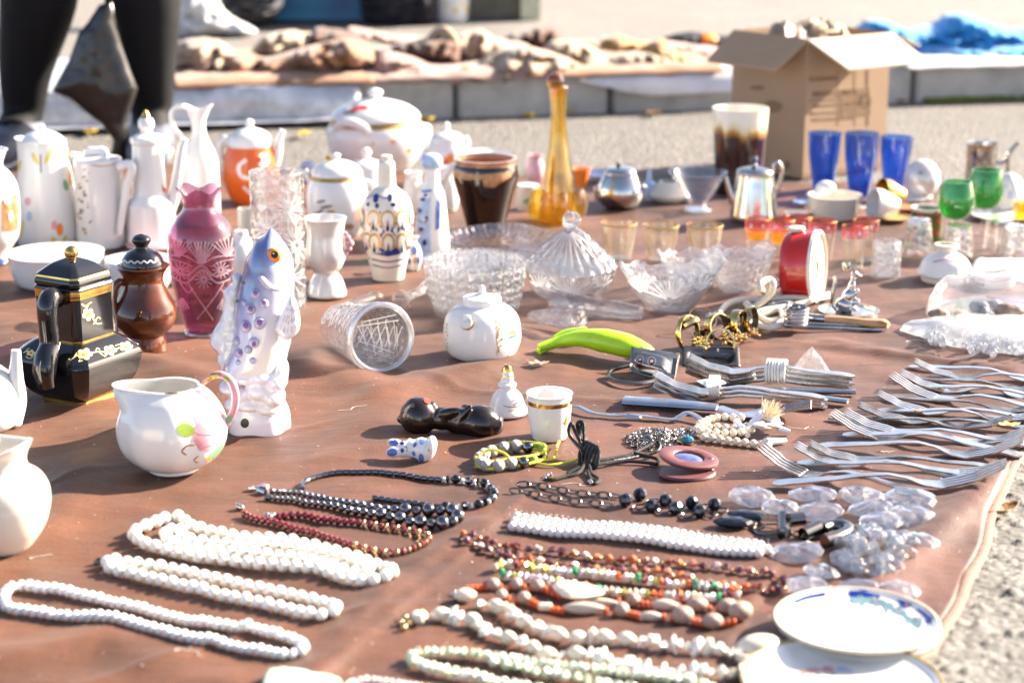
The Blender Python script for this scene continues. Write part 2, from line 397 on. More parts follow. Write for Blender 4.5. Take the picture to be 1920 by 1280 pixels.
# ------------------------------------------------------------------ outlines given thickness
def pip(x, y, P):
    c = False; j = len(P)-1
    for i in range(len(P)):
        if (P[i][1] > y) != (P[j][1] > y) and x < (P[j][0]-P[i][0])*(y-P[i][1])/(P[j][1]-P[i][1])+P[i][0]: c = not c
        j = i
    return c
def puff(mb, outline, to3, th, D=None, step=6, smooth=True, lump=0, ls=.05, back=1.0, mat=0, pw=.5, edge=.08, seed=0, fold=0):
    """outline in photo pixels; to3(x,y) -> point and unit normal; the interior swells by th towards both sides"""
    P = [V3((*q, 0)) for q in outline]
    if smooth: P = catmull(P, 4, True)
    P = [(q.x, q.y) for q in P]
    xs = [q[0] for q in P]; ys = [q[1] for q in P]; pts = [Vector((q[0], q[1])) for q in P]; nb = len(pts)
    y = min(ys)+step/2
    while y < max(ys):
        x = min(xs)+step/2 + (step/2 if int((y-min(ys))/step) % 2 else 0)
        while x < max(xs):
            if pip(x, y, P) and min(segd(x, y, a, b) for a, b in zip(P, P[1:]+P[:1])) > step*.45: pts.append(Vector((x, y)))
            x += step
        y += step
    vs, _, fs, _, _, _ = delaunay_2d_cdt(pts, [(i, (i+1) % nb) for i in range(nb)], [list(range(nb))], 1, 1e-4)
    Dm = D or .5*min(max(xs)-min(xs), max(ys)-min(ys))
    fr, bk = [], []
    for q in vs:
        d = min(segd(q.x, q.y, a, b) for a, b in zip(P, P[1:]+P[:1])); t = min(1, d/Dm)
        k = edge + (1-edge)*max(0, 1-(1-t)**2)**pw
        p, nn = to3(q.x, q.y)
        if lump: k += lump*noise.noise(V3((q.x*ls+seed*13.1, q.y*ls, seed)))*min(1, t*3)
        if fold:
            w_ = noise.noise(V3((q.x*.012, q.y*.03, seed+3)))*1.6; k += fold*(.5-abs(noise.noise(V3((q.x*.026+w_, q.y*.075-w_, seed*1.7))))*1.9)*min(1, t*4) + fold*.4*(.4-abs(noise.noise(V3((q.x*.07+w_, q.y*.12, seed*2.7+9))))*1.6)*min(1, t*4)
        k = max(k, .03); fr.append(p+nn*th*k); bk.append(p-nn*th*k*back)
    n = len(fr); fs = [tuple(f) for f in fs]
    o = len(mb.v); mb.v += fr+bk
    def ccw(f): return f
    for f in fs:
        mb.f.append(tuple(o+i for i in f)); mb.m.append(mat); mb.f.append(tuple(o+n+i for i in reversed(f))); mb.m.append(mat)
    cnt = {}
    for f in fs:
        for a, b in zip(f, f[1:]+f[:1]): cnt[(a, b)] = 1
    for a, b in list(cnt):
        if (b, a) not in cnt: mb.f.append((o+b, o+a, o+n+a, o+n+b)); mb.m.append(mat)
def onplane(Y): return lambda x, y: (VP(x, y, Y), V3((0, -1, 0)))
def onground(z=0.0): return lambda x, y: (G(x, y, z)+V3((0, 0, 0)), V3((0, 0, 1)))
def fixn(ob):
    bm = bmesh.new(); bm.from_mesh(ob.data); bmesh.ops.recalc_face_normals(bm, faces=bm.faces); bm.to_mesh(ob.data); bm.free()
    return ob
def blob(ells, name, mats, parent=None, vox=.0015, sm=4, base=None):     # overlapping ellipsoids fused into one skin
    m = MB()
    for e in ells: m.ell(e[0], e[1], 20, 14, R=(e[2] if len(e) > 2 else None))
    ob = m.build(name, mats, parent, base=base)
    r = ob.modifiers.new('r', 'REMESH'); r.mode = 'VOXEL'; r.voxel_size = vox; r.use_smooth_shade = True
    s = ob.modifiers.new('s', 'SMOOTH'); s.iterations = sm; s.factor = .5
    return apply_mods(ob)
# ================================================================== SETTING
def asphalt(name, c1, c2, scale, bump):
    m = bpy.data.materials.new(name); m.use_nodes = True; nt = m.node_tree; lk = nt.links.new; b = nt.nodes['Principled BSDF']
    tc = nd(nt, 'ShaderNodeTexCoord'); vo = nd(nt, 'ShaderNodeTexVoronoi', Scale=scale); nz = nd(nt, 'ShaderNodeTexNoise', Scale=scale*.07, Detail=6.0)
    n2 = nd(nt, 'ShaderNodeTexNoise', Scale=scale*1.7, Detail=3.0)
    for q in (vo, nz, n2): lk(tc.outputs['Object'], q.inputs['Vector'])
    cr = nd(nt, 'ShaderNodeValToRGB'); cr.color_ramp.elements[0].position = .25; cr.color_ramp.elements[1].position = .8
    cr.color_ramp.elements[0].color = (*c1, 1); cr.color_ramp.elements[1].color = (*c2, 1)
    mth = nd(nt, 'ShaderNodeMix', data_type='RGBA'); mth.inputs[0].default_value = .5
    lk(vo.outputs['Color'], mth.inputs[6]); lk(n2.outputs[0], mth.inputs[7]); 
    bw = nd(nt, 'ShaderNodeRGBToBW'); lk(mth.outputs[2], bw.inputs[0]); lk(bw.outputs[0], cr.inputs[0])
    m2 = nd(nt, 'ShaderNodeMix', data_type='RGBA', blend_type='MULTIPLY'); m2.inputs[0].default_value = .5
    r2 = nd(nt, 'ShaderNodeMapRange'); r2.inputs[1].default_value = .3; r2.inputs[2].default_value = .7; r2.inputs[3].default_value = .72; r2.inputs[4].default_value = 1.05
    lk(nz.outputs[0], r2.inputs[0]); lk(cr.outputs[0], m2.inputs[6]); lk(r2.outputs[0], m2.inputs[7]); lk(m2.outputs[2], b.inputs['Base Color'])
    b.inputs['Roughness'].default_value = .85
    bp = nd(nt, 'ShaderNodeBump', Strength=bump, Distance=.006); bp.invert = True; lk(vo.outputs['Distance'], bp.inputs['Height']); lk(bp.outputs[0], b.inputs['Normal'])
    return m
ROADM = asphalt('asphalt', (.075, .070, .063), (.23, .212, .19), 150, .9)
PAVM = asphalt('pavement', (.14, .126, .112), (.20, .182, .162), 60, .25)
KERBM = pm('kerb concrete', (.46, .43, .39), .8, var=.25, ns=18, bump=.4, bs=120)
CONT = pm('kerb joint mortar', (.10, .095, .09), .9)
ZR = -.012
KA, KB = G(80, 243, ZR), G(1920, 184, ZR); KD = (KB-KA).normalized(); KN = V3((-KD.y, KD.x, 0))
def KP(x, y, z): return G(x, y, z)
# road: one big sheet, with a finely pebbled stretch beside the cloth
m = MB(); m.add([(-400, -60, ZR-.004), (400, -60, ZR-.004), (400, 600, ZR-.004), (-400, 600, ZR-.004)], [(0, 1, 2, 3)])
struct(m.build('road', ROADM))
nx, ny = 150, 300; vs = []; fs = []
for j in range(ny+1):
    for i in range(nx+1):
        y = 1.05+j*.0033; x = .24+(y-1.3)*.36+i*.0033
        d, pts = noise.voronoi(V3((x*95, y*95, 0)), distance_metric='DISTANCE', exponent=2.5)
        e = min(1, (d[1]-d[0])*1.8)
        vs.append((x, y, ZR-.0035+.0055*e*(.55+.5*noise.cell(V3(pts[0])*7.3)) + .0015*noise.noise(V3((x*20, y*20, 0)))))
for j in range(ny):
    for i in range(nx): a = j*(nx+1)+i; fs.append((a, a+1, a+nx+2, a+nx+1))
ROADP = asphalt('pebbled asphalt', (.075, .071, .064), (.215, .205, .187), 120, .25)
m = MB(); m.add(vs, fs); struct(m.build('road_surface', ROADP, sharp=0))
KT = ZR+.088
# pavement behind the kerb
a, b = KA-KD*40+KN*.12, KB+KD*60+KN*.12
m = MB(); m.add([(*a.xy, KT-.003), (*b.xy, KT-.003), (*(b+KN*500).xy, KT-.003), (*(a+KN*500).xy, KT-.003)], [(0, 1, 2, 3)]); struct(m.build('pavement', PAVM))
# kerb: stones with open joints
ang = math.atan2(KD.y, KD.x); RK = Matrix.Rotation(ang, 3, 'Z')
m = MB()
def kx(px): return (G(px, 243-(px-80)*59/1840, ZR)-KA).dot(KD)
joints = [kx(542), kx(855), kx(1145), kx(1712)]
edges = [joints[0]-.35*k for k in range(8, 0, -1)] + joints[:3] + [(joints[2]+joints[3])/2, joints[3]] + [joints[3]+.37*k for k in range(1, 20)]
for i, (p, q) in enumerate(zip(edges, edges[1:])):
    c = KA + KD*((p+q)/2) + KN*.06; hh = .088+random.uniform(-.003, .003)
    mb2 = bmesh.new(); bmesh.ops.create_cube(mb2, size=1)
    for v in mb2.verts: v.co = V3((v.co.x*(q-p-.012), v.co.y*.12, v.co.z*(hh+.02)))
    bmesh.ops.bevel(mb2, geom=list(mb2.edges), offset=.006, segments=2, affect='EDGES')
    mb2.verts.index_update()
    m.add([RK @ v.co + V3((c.x, c.y, ZR+hh/2-.01)) for v in mb2.verts], [tuple(v.index for v in f.verts) for f in mb2.faces]); mb2.free()
c = KA+KD*3+KN*.065; m.box((c.x, c.y, ZR+.036), (16, .10, .07), RK, 1)
struct(m.build('kerb', [KERBM, CONT]))
# moss at the kerb's foot
MOSS = pm('moss', (.16, .22, .03), .95, var=.5, ns=200, bump=.8)
m = MB()
for i in range(260):
    px = random.choice([random.gauss(1790, 25), random.gauss(1865, 22), random.gauss(1620, 12)]); p = KA+KD*kx(px)-KN*random.uniform(0, .018)
    m.ell((p.x, p.y, ZR+.002), (random.uniform(.004, .012), random.uniform(.003, .007), random.uniform(.003, .009)), 6, 5)
o = m.build('moss', MOSS); o['kind'] = 'stuff'; o['label'] = 'green moss growing along the foot of the kerb'; o['category'] = 'moss'
# ------------------------------------------------------------------ the brown cloth everything lies on
def cloth_mat():
    m = bpy.data.materials.new('brown fabric'); m.use_nodes = True; nt = m.node_tree; lk = nt.links.new; b = nt.nodes['Principled BSDF']
    tc = nd(nt, 'ShaderNodeTexCoord'); mp = nd(nt, 'ShaderNodeMapping'); mp.inputs['Rotation'].default_value = (0, 0, .55); mp.inputs['Scale'].default_value = (8, 24, 1)
    lk(tc.outputs['Object'], mp.inputs['Vector'])
    n1 = nd(nt, 'ShaderNodeTexNoise', Scale=1.0, Detail=6.0); lk(mp.outputs[0], n1.inputs['Vector'])
    n2 = nd(nt, 'ShaderNodeTexNoise', Scale=420.0, Detail=3.0); lk(tc.outputs['Object'], n2.inputs['Vector'])
    n3 = nd(nt, 'ShaderNodeTexNoise', Scale=2.2, Detail=2.0); lk(tc.outputs['Object'], n3.inputs['Vector'])
    A = nd(nt, 'ShaderNodeMix', data_type='RGBA'); A.inputs[6].default_value = (.055, .020, .0115, 1); A.inputs[7].default_value = (.112, .042, .0235, 1)
    r1 = nd(nt, 'ShaderNodeMapRange'); r1.inputs[1].default_value = .3; r1.inputs[2].default_value = .7; lk(n1.outputs[0], r1.inputs[0]); lk(r1.outputs[0], A.inputs[0])
    B = nd(nt, 'ShaderNodeMix', data_type='RGBA'); B.inputs[7].default_value = (.124, .047, .018, 1); lk(A.outputs[2], B.inputs[6])
    sx = nd(nt, 'ShaderNodeSeparateXYZ'); lk(tc.outputs['Object'], sx.inputs[0])
    rx = nd(nt, 'ShaderNodeMapRange'); rx.inputs[1].default_value = .35; rx.inputs[2].default_value = -.6; rx.inputs[4].default_value = .75; lk(sx.outputs[0], rx.inputs[0]); lk(rx.outputs[0], B.inputs[0])
    Cc = nd(nt, 'ShaderNodeMix', data_type='RGBA', blend_type='MULTIPLY'); Cc.inputs[0].default_value = 1
    r2 = nd(nt, 'ShaderNodeMapRange'); r2.inputs[1].default_value = .3; r2.inputs[2].default_value = .7; r2.inputs[3].default_value = .74; r2.inputs[4].default_value = 1.22
    lk(n2.outputs[0], r2.inputs[0]); lk(B.outputs[2], Cc.inputs[6]); lk(r2.outputs[0], Cc.inputs[7])
    # pale lint specks
    vo = nd(nt, 'ShaderNodeTexVoronoi', Scale=85.0); lk(tc.outputs['Object'], vo.inputs['Vector'])
    lt = nd(nt, 'ShaderNodeMath', operation='LESS_THAN'); lt.inputs[1].default_value = .06; lk(vo.outputs['Distance'], lt.inputs[0])
    sc = nd(nt, 'ShaderNodeSeparateColor'); lk(vo.outputs['Color'], sc.inputs[0])
    gt = nd(nt, 'ShaderNodeMath', operation='GREATER_THAN'); gt.inputs[1].default_value = .5; lk(sc.outputs[0], gt.inputs[0])
    mu = nd(nt, 'ShaderNodeMath', operation='MULTIPLY'); lk(lt.outputs[0], mu.inputs[0]); lk(gt.outputs[0], mu.inputs[1])
    D = nd(nt, 'ShaderNodeMix', data_type='RGBA'); D.inputs[7].default_value = (.55, .45, .38, 1); lk(mu.outputs[0], D.inputs[0]); lk(Cc.outputs[2], D.inputs[6])
    # pale scuffs where it has been rubbed and dusted
    mp2 = nd(nt, 'ShaderNodeMapping'); mp2.inputs['Rotation'].default_value = (0, 0, -.5); mp2.inputs['Scale'].default_value = (7, 45, 1); lk(tc.outputs['Object'], mp2.inputs['Vector'])
    n5 = nd(nt, 'ShaderNodeTexNoise', Scale=1.0, Detail=8.0); n5.inputs['Roughness'].default_value = .7; lk(mp2.outputs[0], n5.inputs['Vector'])
    r5 = nd(nt, 'ShaderNodeMapRange'); r5.inputs[1].default_value = .58; r5.inputs[2].default_value = .82; r5.inputs[4].default_value = .5; lk(n5.outputs[0], r5.inputs[0])
    E = nd(nt, 'ShaderNodeMix', data_type='RGBA'); E.inputs[7].default_value = (.22, .115, .068, 1); lk(r5.outputs[0], E.inputs[0]); lk(D.outputs[2], E.inputs[6])
    lk(E.outputs[2], b.inputs['Base Color']); b.inputs['Roughness'].default_value = .58; b.inputs['Sheen Weight'].default_value = .06; b.inputs['Sheen Roughness'].default_value = .4
    b.inputs['Specular IOR Level'].default_value = .36
    r3 = nd(nt, 'ShaderNodeMapRange'); r3.inputs[1].default_value = .35; r3.inputs[2].default_value = .62; r3.inputs[3].default_value = .60; r3.inputs[4].default_value = 1.10; n3.inputs['Scale'].default_value = 5.5; n3.inputs['Detail'].default_value = 6; lk(n3.outputs[0], r3.inputs[0])
    E2 = nd(nt, 'ShaderNodeMix', data_type='RGBA', blend_type='MULTIPLY'); E2.inputs[0].default_value = 1; lk(E.outputs[2], E2.inputs[6]); lk(r3.outputs[0], E2.inputs[7]); lk(E2.outputs[2], b.inputs['Base Color'])
    bp = nd(nt, 'ShaderNodeBump', Strength=.30, Distance=.0015); lk(n2.outputs[0], bp.inputs['Height'])
    bp2 = nd(nt, 'ShaderNodeBump', Strength=.40, Distance=.007); lk(n1.outputs[0], bp2.inputs['Height']); lk(bp.outputs[0], bp2.inputs['Normal']); lk(bp2.outputs[0], b.inputs['Normal'])
    return m
CLOTH = cloth_mat()
E0, E1 = G(1742, 1235), G(1903, 860); ED = (E1-E0)/(E1.y-E0.y)
def right_edge(y): return E0.x + ED.x*(y-E0.y) + .003*math.sin(y*17) + .0015*math.sin(y*43+1) - (.05*max(0, 1.385-y)/.05 if y < 1.385 else 0)
far = [G(-700, 288), G(0, 300), G(700, 318), G(1300, 338), G(2300, 350)]
def far_y(x):
    for a, b in zip(far, far[1:]):
        if a.x <= x <= b.x: return a.y+(b.y-a.y)*(x-a.x)/(b.x-a.x)
    return far[-1].y
m = MB(); NXc, NYc = 470, 420; vs = []; fs = []
for j in range(NYc+1):
    for i in range(NXc+1):
        t = j/NYc; t = t**1.35
        y = 1.02+t*2.42; xr = right_edge(y); xl = -1.55
        x = xl+(xr-xl)*(1-(1-i/NXc)**1.15)
        y = 1.02 + t*(far_y(x)-1.02) + (.008*noise.noise(V3((x*6, 0, 0)))*t)
        z = Hc(x, y); dr = xr-x
        z += .0025*math.exp(-((dr-.03)/.02)**2)*noise.noise(V3((y*9, 3, 1))) - .006*max(0, 1-dr/.004)
        vs.append((x, y, max(z, ZR+.003)))
for j in range(NYc):
    for i in range(NXc): a = j*(NXc+1)+i; fs.append((a, a+1, a+NXc+2, a+NXc+1))
m.add(vs, fs)
cl = thing('ground_sheet', 'brown fabric sheet spread on the asphalt under all the wares', 'cloth', (0, 2, 0))
m.build('fabric', CLOTH, cl, sharp=0)
HEM = pm('hem fabric', (.24, .14, .105), .8, var=.3, ns=120, bump=.4, bs=700)
m = MB(); P = []
for k in range(90):
    y = 1.30+k*.0225; P.append(V3((right_edge(y)+.001, y, ZR+.0075+.003*noise.noise(V3((y*14, 0, 0))))))
m.tube(P, .0058, 8, flat=.5); m.build('hem', HEM, cl)
# ------------------------------------------------------------------ fallen leaves
def leaf(name, label, px, py, L, Wd, rot, col, curl=.25, z0=None, cat='leaf', group=None):
    c = G(px, py, ZR if z0 is None else z0); m = MB(); n = 14; vs = []; fs = []
    for i in range(n+1):
        u = i/n; wv = Wd*math.sin(math.pi*u**.8)*(1+.25*math.sin(u*17))*.5
        for k in range(5):
            s = (k-2)/2; x = (u-.5)*L; y = s*wv
            z = curl*L*((u-.5)**2*1.2) + curl*abs(s)*wv*.9 + .05*L*noise.noise(V3((u*4, s*2, rot)))
            vs.append((x, y, z))
    for i in range(n):
        for k in range(4): a = i*5+k; fs.append((a, a+1, a+6, a+5))
    mz = min(v[2] for v in vs)
    M = Matrix.Translation(c+V3((0, 0, .002-mz))) @ Matrix.Rotation(rot, 4, 'Z')
    m.add(vs, fs, M=M); m.tube([M @ V3((-.5*L, 0, vs[2][2])), M @ V3((-.62*L, .03*L, vs[2][2]*.6)), M @ V3((-.72*L, .08*L, mz+.001))], .0006, 6)
    o = m.build(name, col); o.modifiers.new('t', 'SOLIDIFY').thickness = .0006
    return tag(o, label, cat, group)
LFB = pm('dry brown leaf', (.30, .14, .045), .6, var=.5, ns=60, bump=.5); LFY = pm('yellow leaf', (.62, .42, .03), .5, var=.3, ns=50); LFG = pm('grey dry leaf', (.36, .25, .19), .7, var=.4, ns=120, bump=.6)
leaf('fallen_leaf', 'curled brown leaf lying on the asphalt beside the cloth edge', 1872, 966, .052, .026, .5, LFB, .5)
leaf('fallen_leaf', 'small crumpled grey leaf on the cloth before the green peeler', 1010, 687, .027, .015, .3, LFG, .35, .001)
leaf('fallen_leaf', 'torn pale gold leaf lying across two fork handles', 1892, 802, .026, .014, .2, pm('pale gold leaf', (.6, .4, .14), .5, var=.3), .3, .008)
leaf('fallen_leaf', 'tiny dry seed husk between the lower forks', 1665, 852, .018, .004, .1, LFG, .2, .002)
leaf('fallen_leaf', 'tiny orange leaf scrap resting on a fork neck', 1722, 774, .006, .004, .1, ORP, .2, .012)
for px, py, lb in ((168, 252, 'round yellow leaf on the road behind the hanging dark bag'), (800, 228, 'yellow leaf at the kerb foot above the tureen lid'),
                   (988, 219, 'yellow leaf at the kerb foot near the amber decanter neck'), (1062, 214, 'small yellow leaf beside the amber decanter stopper'), (570, 256, 'faded yellow leaf lying on the road near the tureen'),
                   (1225, 216, 'brownish leaf at the foot of the white plastic sheet'), (1690, 195, 'brownish leaf at the kerb foot beside the cardboard box')):
    leaf('fallen_leaf', lb, px, py, random.uniform(.04, .055), .03, random.uniform(0, 3), LFY if 'yellow' in lb else LFB, .4, group='leaves fallen along the kerb')
# ------------------------------------------------------------------ sheets hanging over the kerb
FOIL = pm('silver tarpaulin', (.60, .62, .66), .35, metal=.35, var=.35, ns=25, bump=1.0, bs=45)
PLAS = pm('white plastic sheet', (.66, .63, .64), .4, var=.2, ns=12, bump=.5, bs=30)
def drape(name, label, x0, x1, drop, back, mat, cat, front=.02, seed=0, foot=0):
    a, b = kx(x0), kx(x1); m = MB(); nu, nv = 60, 26; vs = []; fs = []
    L = back+drop+foot
    for i in range(nu+1):
        u = a+(b-a)*i/nu; f = i/nu; dr = drop*(1 if callable(drop) is False else 1)
        for k in range(nv+1):
            s = L*k/nv; nzv = noise.noise(V3((u*7, s*9, seed)))
            if s < back: q = V3((u, back-s, KT+.006+.006*nzv+.004*noise.noise(V3((u*18, s*14, seed+4)))))
            elif s < back+drop*SHP(f, seed):
                q = V3((u, -front*min(1, (s-back)/.03)-.010*(1+nzv), KT+.004-(s-back)))
            else:
                dd = drop*SHP(f, seed); e = s-back-dd
                q = V3((u, -front-.010*(1+nzv)-(e if foot else 0), max(ZR+.004+.006*(1+nzv)*(1 if foot else 0), KT+.004-dd)))
            p = KA+KD*q.x+KN*q.y; vs.append((p.x, p.y, q.z))
    for i in range(nu):
        for k in range(nv): c = i*(nv+1)+k; fs.append((c, c+nv+1, c+nv+2, c+1))
    m.add(vs, fs); o = m.build(name, mat); o.modifiers.new('t', 'SOLIDIFY').thickness = .002
    return tag(o, label, cat)
def SHP(f, seed):
    if seed == 1: return 1.0
    if seed == 2: return .25+.75*min(1, f*2.4)*(1-.25*f)
    return .5+.3*noise.noise(V3((f*9, 0, seed)))
drape('tarpaulin', 'silver reflective tarpaulin hanging over the kerb behind the white pots', -150, 672, .083, .5, FOIL, 'tarpaulin', seed=1, foot=.05)
drape('plastic_sheet', 'white plastic sheet drooping over the kerb left of the cardboard box', 1080, 1400, .062, .35, PLAS, 'plastic sheet', seed=2)
drape('plastic_sheet', 'white plastic sheet under the crumpled blue cloth', 1690, 2150, .022, .35, PLAS, 'plastic sheet', seed=3)
# ------------------------------------------------------------------ heaps of suede and cloth on the pavement
def suede(n, c): return pm(n, c, .85, var=.28, ns=14, bump=.4, bs=60, sheen=.2)
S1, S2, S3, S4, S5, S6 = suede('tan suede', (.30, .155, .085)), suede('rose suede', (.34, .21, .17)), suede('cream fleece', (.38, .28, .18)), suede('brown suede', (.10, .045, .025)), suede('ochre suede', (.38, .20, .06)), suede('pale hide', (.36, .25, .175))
DARKC = pm('dark cloth', (.02, .022, .03), .8, var=.3); REDC = suede('dull red cloth', (.38, .14, .10))
def heap(name, label, outline, Yb, th, mat, cat, seed=0, group=None, lump=.55, extra=None, mats=None):
    """a crumpled garment: outline in the photo at distance Yb, with real depth and folds"""
    m = MB(); puff(m, outline, onplane(Yb), th, step=6, lump=lump*.5, ls=.035, seed=seed, pw=.38, fold=.42+lump*.3)
    o = fixn(m.build(name, mats or mat, sharp=0)); tag(o, label, cat, group); return o
def yk(px, off): # distance of a line parallel to the kerb, `off` metres behind its face
    u = kx(px); return (KA+KD*u+KN*off).y
GG = 'suede and sheepskin garments heaped on the pavement'
for n_, (a_, b_, mt_, lb_, sd_) in enumerate(((330, 700, S1, 'flat spread tan suede coat under the heap on the tarpaulin', 5), (690, 1000, S2, 'flat rosy suede skin spread over the kerb edge above the tureen', 6), (985, 1350, S1, 'flat tan hide spread along the kerb toward the cardboard box', 7))):
    o = drape('garment', lb_, a_, b_, .030, .55, mt_, 'garment', front=.012, seed=sd_); o['group'] = GG; o.location.z += .006; WLOC[o].z += .006
heap('garment', 'rosy beige suede bundle beside the person in leggings', [(325, 138), (335, 82), (385, 72), (420, 84), (445, 110), (440, 138), (380, 142)], yk(380, .22), .09, S6, 'garment', 1, GG)
heap('garment', 'dull red cloth strip on the silver tarpaulin', [(320, 150), (380, 137), (440, 138), (470, 146), (400, 152)], yk(380, .12), .06, REDC, 'garment', 2, GG)
heap('garment', 'cream fleece roll with dark inside at the heap edge', [(470, 100), (500, 66), (545, 58), (580, 66), (600, 92), (560, 108), (520, 100), (490, 112)], yk(520, .34), .10, S3, 'garment', 3, GG)
heap('garment', 'tan suede flap lying low over the silver tarpaulin', [(425, 143), (440, 100), (500, 108), (560, 92), (640, 74), (690, 84), (700, 120), (650, 124), (560, 142), (480, 128), (450, 146)], yk(560, .14), .09, S1, 'garment', 4, GG, .8)
heap('garment', 'upright tan suede jacket with pocket behind the flap', [(585, 98), (588, 56), (620, 54), (680, 72), (690, 92), (640, 100)], yk(630, .3), .09, S4, 'garment', 5, GG)
heap('garment', 'long folded rosy hide at the back of the heap', [(655, 62), (662, 50), (740, 66), (800, 70), (820, 84), (760, 88), (700, 76)], yk(740, .42), .08, S2, 'garment', 6, GG)
g = heap('garment', 'rosy sheepskin sleeve with two orange cuffs above the tureen', [(700, 150), (702, 122), (722, 98), (770, 106), (830, 128), (900, 126), (910, 142), (880, 160), (800, 158), (750, 150)], yk(790, .10), .08, S2, 'garment', 7, GG)
heap('garment', 'brown suede coat with a thick cream fur trim', [(690, 118), (720, 92), (790, 72), (840, 66), (862, 84), (860, 116), (790, 118), (740, 112)], yk(780, .26), .11, S4, 'garment', 8, GG)
heap('garment', 'pale hide lying folded between fur trim and amber decanter', [(842, 118), (850, 72), (900, 56), (930, 72), (990, 84), (1000, 112), (930, 120)], yk(930, .30), .10, S6, 'garment', 9, GG)
heap('garment', 'dark brown garment with ochre fur collar behind the amber decanter', [(940, 88), (960, 64), (1010, 50), (1040, 56), (1060, 84), (1010, 92)], yk(1000, .42), .10, S4, 'garment', 10, GG)
heap('garment', 'broad pale suede coat draped over the kerb edge', [(880, 158), (890, 122), (960, 88), (1010, 92), (1070, 112), (1080, 132), (1010, 146), (940, 160)], yk(980, .10), .09, S6, 'garment', 11, GG, .8)
heap('garment', 'cream hide with wavy edge right of the amber stopper', [(1005, 116), (1030, 80), (1070, 76), (1110, 88), (1140, 112), (1145, 132), (1090, 132), (1060, 118)], yk(1080, .20), .09, S3, 'garment', 12, GG)
heap('garment', 'ochre suede piece at the back of the pile', [(1085, 92), (1120, 76), (1160, 66), (1200, 78), (1230, 84), (1180, 102), (1120, 102)], yk(1160, .42), .09, S5, 'garment', 13, GG)
heap('garment', 'low pale hide along the white plastic sheet', [(1130, 120), (1170, 100), (1240, 102), (1290, 122), (1280, 134), (1200, 130), (1150, 136)], yk(1210, .12), .07, S3, 'garment', 14, GG)
heap('garment', 'tan shoe shaped suede roll beside the cardboard box', [(1200, 98), (1240, 72), (1262, 92), (1320, 114), (1340, 126), (1310, 134), (1260, 122)], yk(1270, .16), .08, S5, 'garment', 15, GG)
heap('garment', 'grey beige folded jacket edge behind the cardboard box', [(1240, 76), (1300, 84), (1360, 92), (1350, 112), (1300, 112), (1258, 96)], yk(1310, .3), .08, S2, 'garment', 16, GG)
heap('dark_cloth', 'dark cloth with an orange patch behind the suede', [(1242, 76), (1290, 60), (1340, 66), (1385, 70), (1370, 88), (1300, 86)], yk(1310, .5), .07, DARKC, 'cloth', 17)
heap('orange_cap', 'small orange knitted cap lying on the dark cloth', [(1310, 78), (1315, 64), (1335, 62), (1346, 72), (1338, 84)], yk(1325, .46), .04, ORP, 'cap', 18)
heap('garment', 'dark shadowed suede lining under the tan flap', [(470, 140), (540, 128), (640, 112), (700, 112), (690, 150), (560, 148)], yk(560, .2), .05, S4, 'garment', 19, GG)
ft = thing('fur_collar', 'cream fur collar arching over the brown suede coat', 'collar', VP(830, 115, yk(830, .22)))
m = MB(); m.tube(catmull([VP(x, y, yk(830, .22)+.02*math.sin(x)) for x, y in ((800, 112), (806, 84), (818, 66), (832, 60), (846, 72), (856, 92), (852, 118))], 6), [.012, .014, .015, .014, .012], 10)
m.build('trim', S3, ft)
for k, (x, y) in enumerate(((828, 149), (874, 143))):
    t = thing('knit_cuff', ('orange and dark ribbed cuff at the end of the rosy sleeve' if k == 0 else 'orange ribbed cuff of a second sleeve facing the kerb'), 'cuff', VP(x, y, yk(x, .03)))
    m = MB(); c = VP(x, y, yk(x, .02)); R = Matrix.Translation(c) @ Matrix.Rotation(math.pi/2, 4, 'X')
    m.lathe([(.014, -.05), (.021, -.03), (.022, 0), (.019, .005), (.009, .004), (.008, -.03)], 16, R); m.build('cuff_rib', S5, t)
# blue cloth heap
BLUC = pm('blue towelling', (.025, .28, .62), .85, var=.25, ns=30, bump=.5, bs=200, sheen=.2)
heap('blue_cloth', 'crumpled bright blue cloth thrown on the pavement beside the box', [(1610, 92), (1622, 44), (1660, 40), (1700, 56), (1745, 50), (1790, 26), (1840, 36), (1880, 52), (1960, 60), (1960, 112), (1850, 116), (1720, 108)], yk(1780, .30), .14, BLUC, 'cloth', 21, lump=.25)
heap('blue_cloth', 'lower fold of bright blue cloth nearest the kerb', [(1700, 108), (1760, 86), (1850, 90), (1960, 84), (1960, 116), (1800, 118)], yk(1800, .16), .09, BLUC, 'cloth', 22, lump=.2)
# ------------------------------------------------------------------ far things at the top of the picture
PY = lambda row: G(800, row, KT).y
CANV = bpy.data.materials.new('painted canvas'); CANV.use_nodes = True; nt = CANV.node_tree
tc = nd(nt, 'ShaderNodeTexCoord'); nz = nd(nt, 'ShaderNodeTexNoise', Scale=3.0, Detail=1.5); nt.links.new(tc.outputs['Object'], nz.inputs[0])
cr = nd(nt, 'ShaderNodeValToRGB'); cr.color_ramp.elements[0].color = (.035, .06, .14, 1); cr.color_ramp.elements[0].position = .36; cr.color_ramp.elements[1].color = (.02, .26, .17, 1); cr.color_ramp.elements[1].position = .62
e = cr.color_ramp.elements.new(.5); e.color = (.03, .24, .36, 1); nt.links.new(nz.outputs[0], cr.inputs[0]); nt.links.new(cr.outputs[0], nt.nodes['Principled BSDF'].inputs['Base Color'])
Y = PY(44); t = thing('painting', 'dark teal and blue abstract canvas leaning upright on the pavement', 'painting', VP(572, 44, Y))
a, b = VP(462, 44, Y), VP(684, 44, Y); m = MB(); m.sheet([a, b, b+V3((0, .18, .55)), a+V3((0, .18, .55))], -.02); m.build('canvas', CANV, t)
m = MB(); wf = pm('frame wood', (.03, .035, .05), .5)
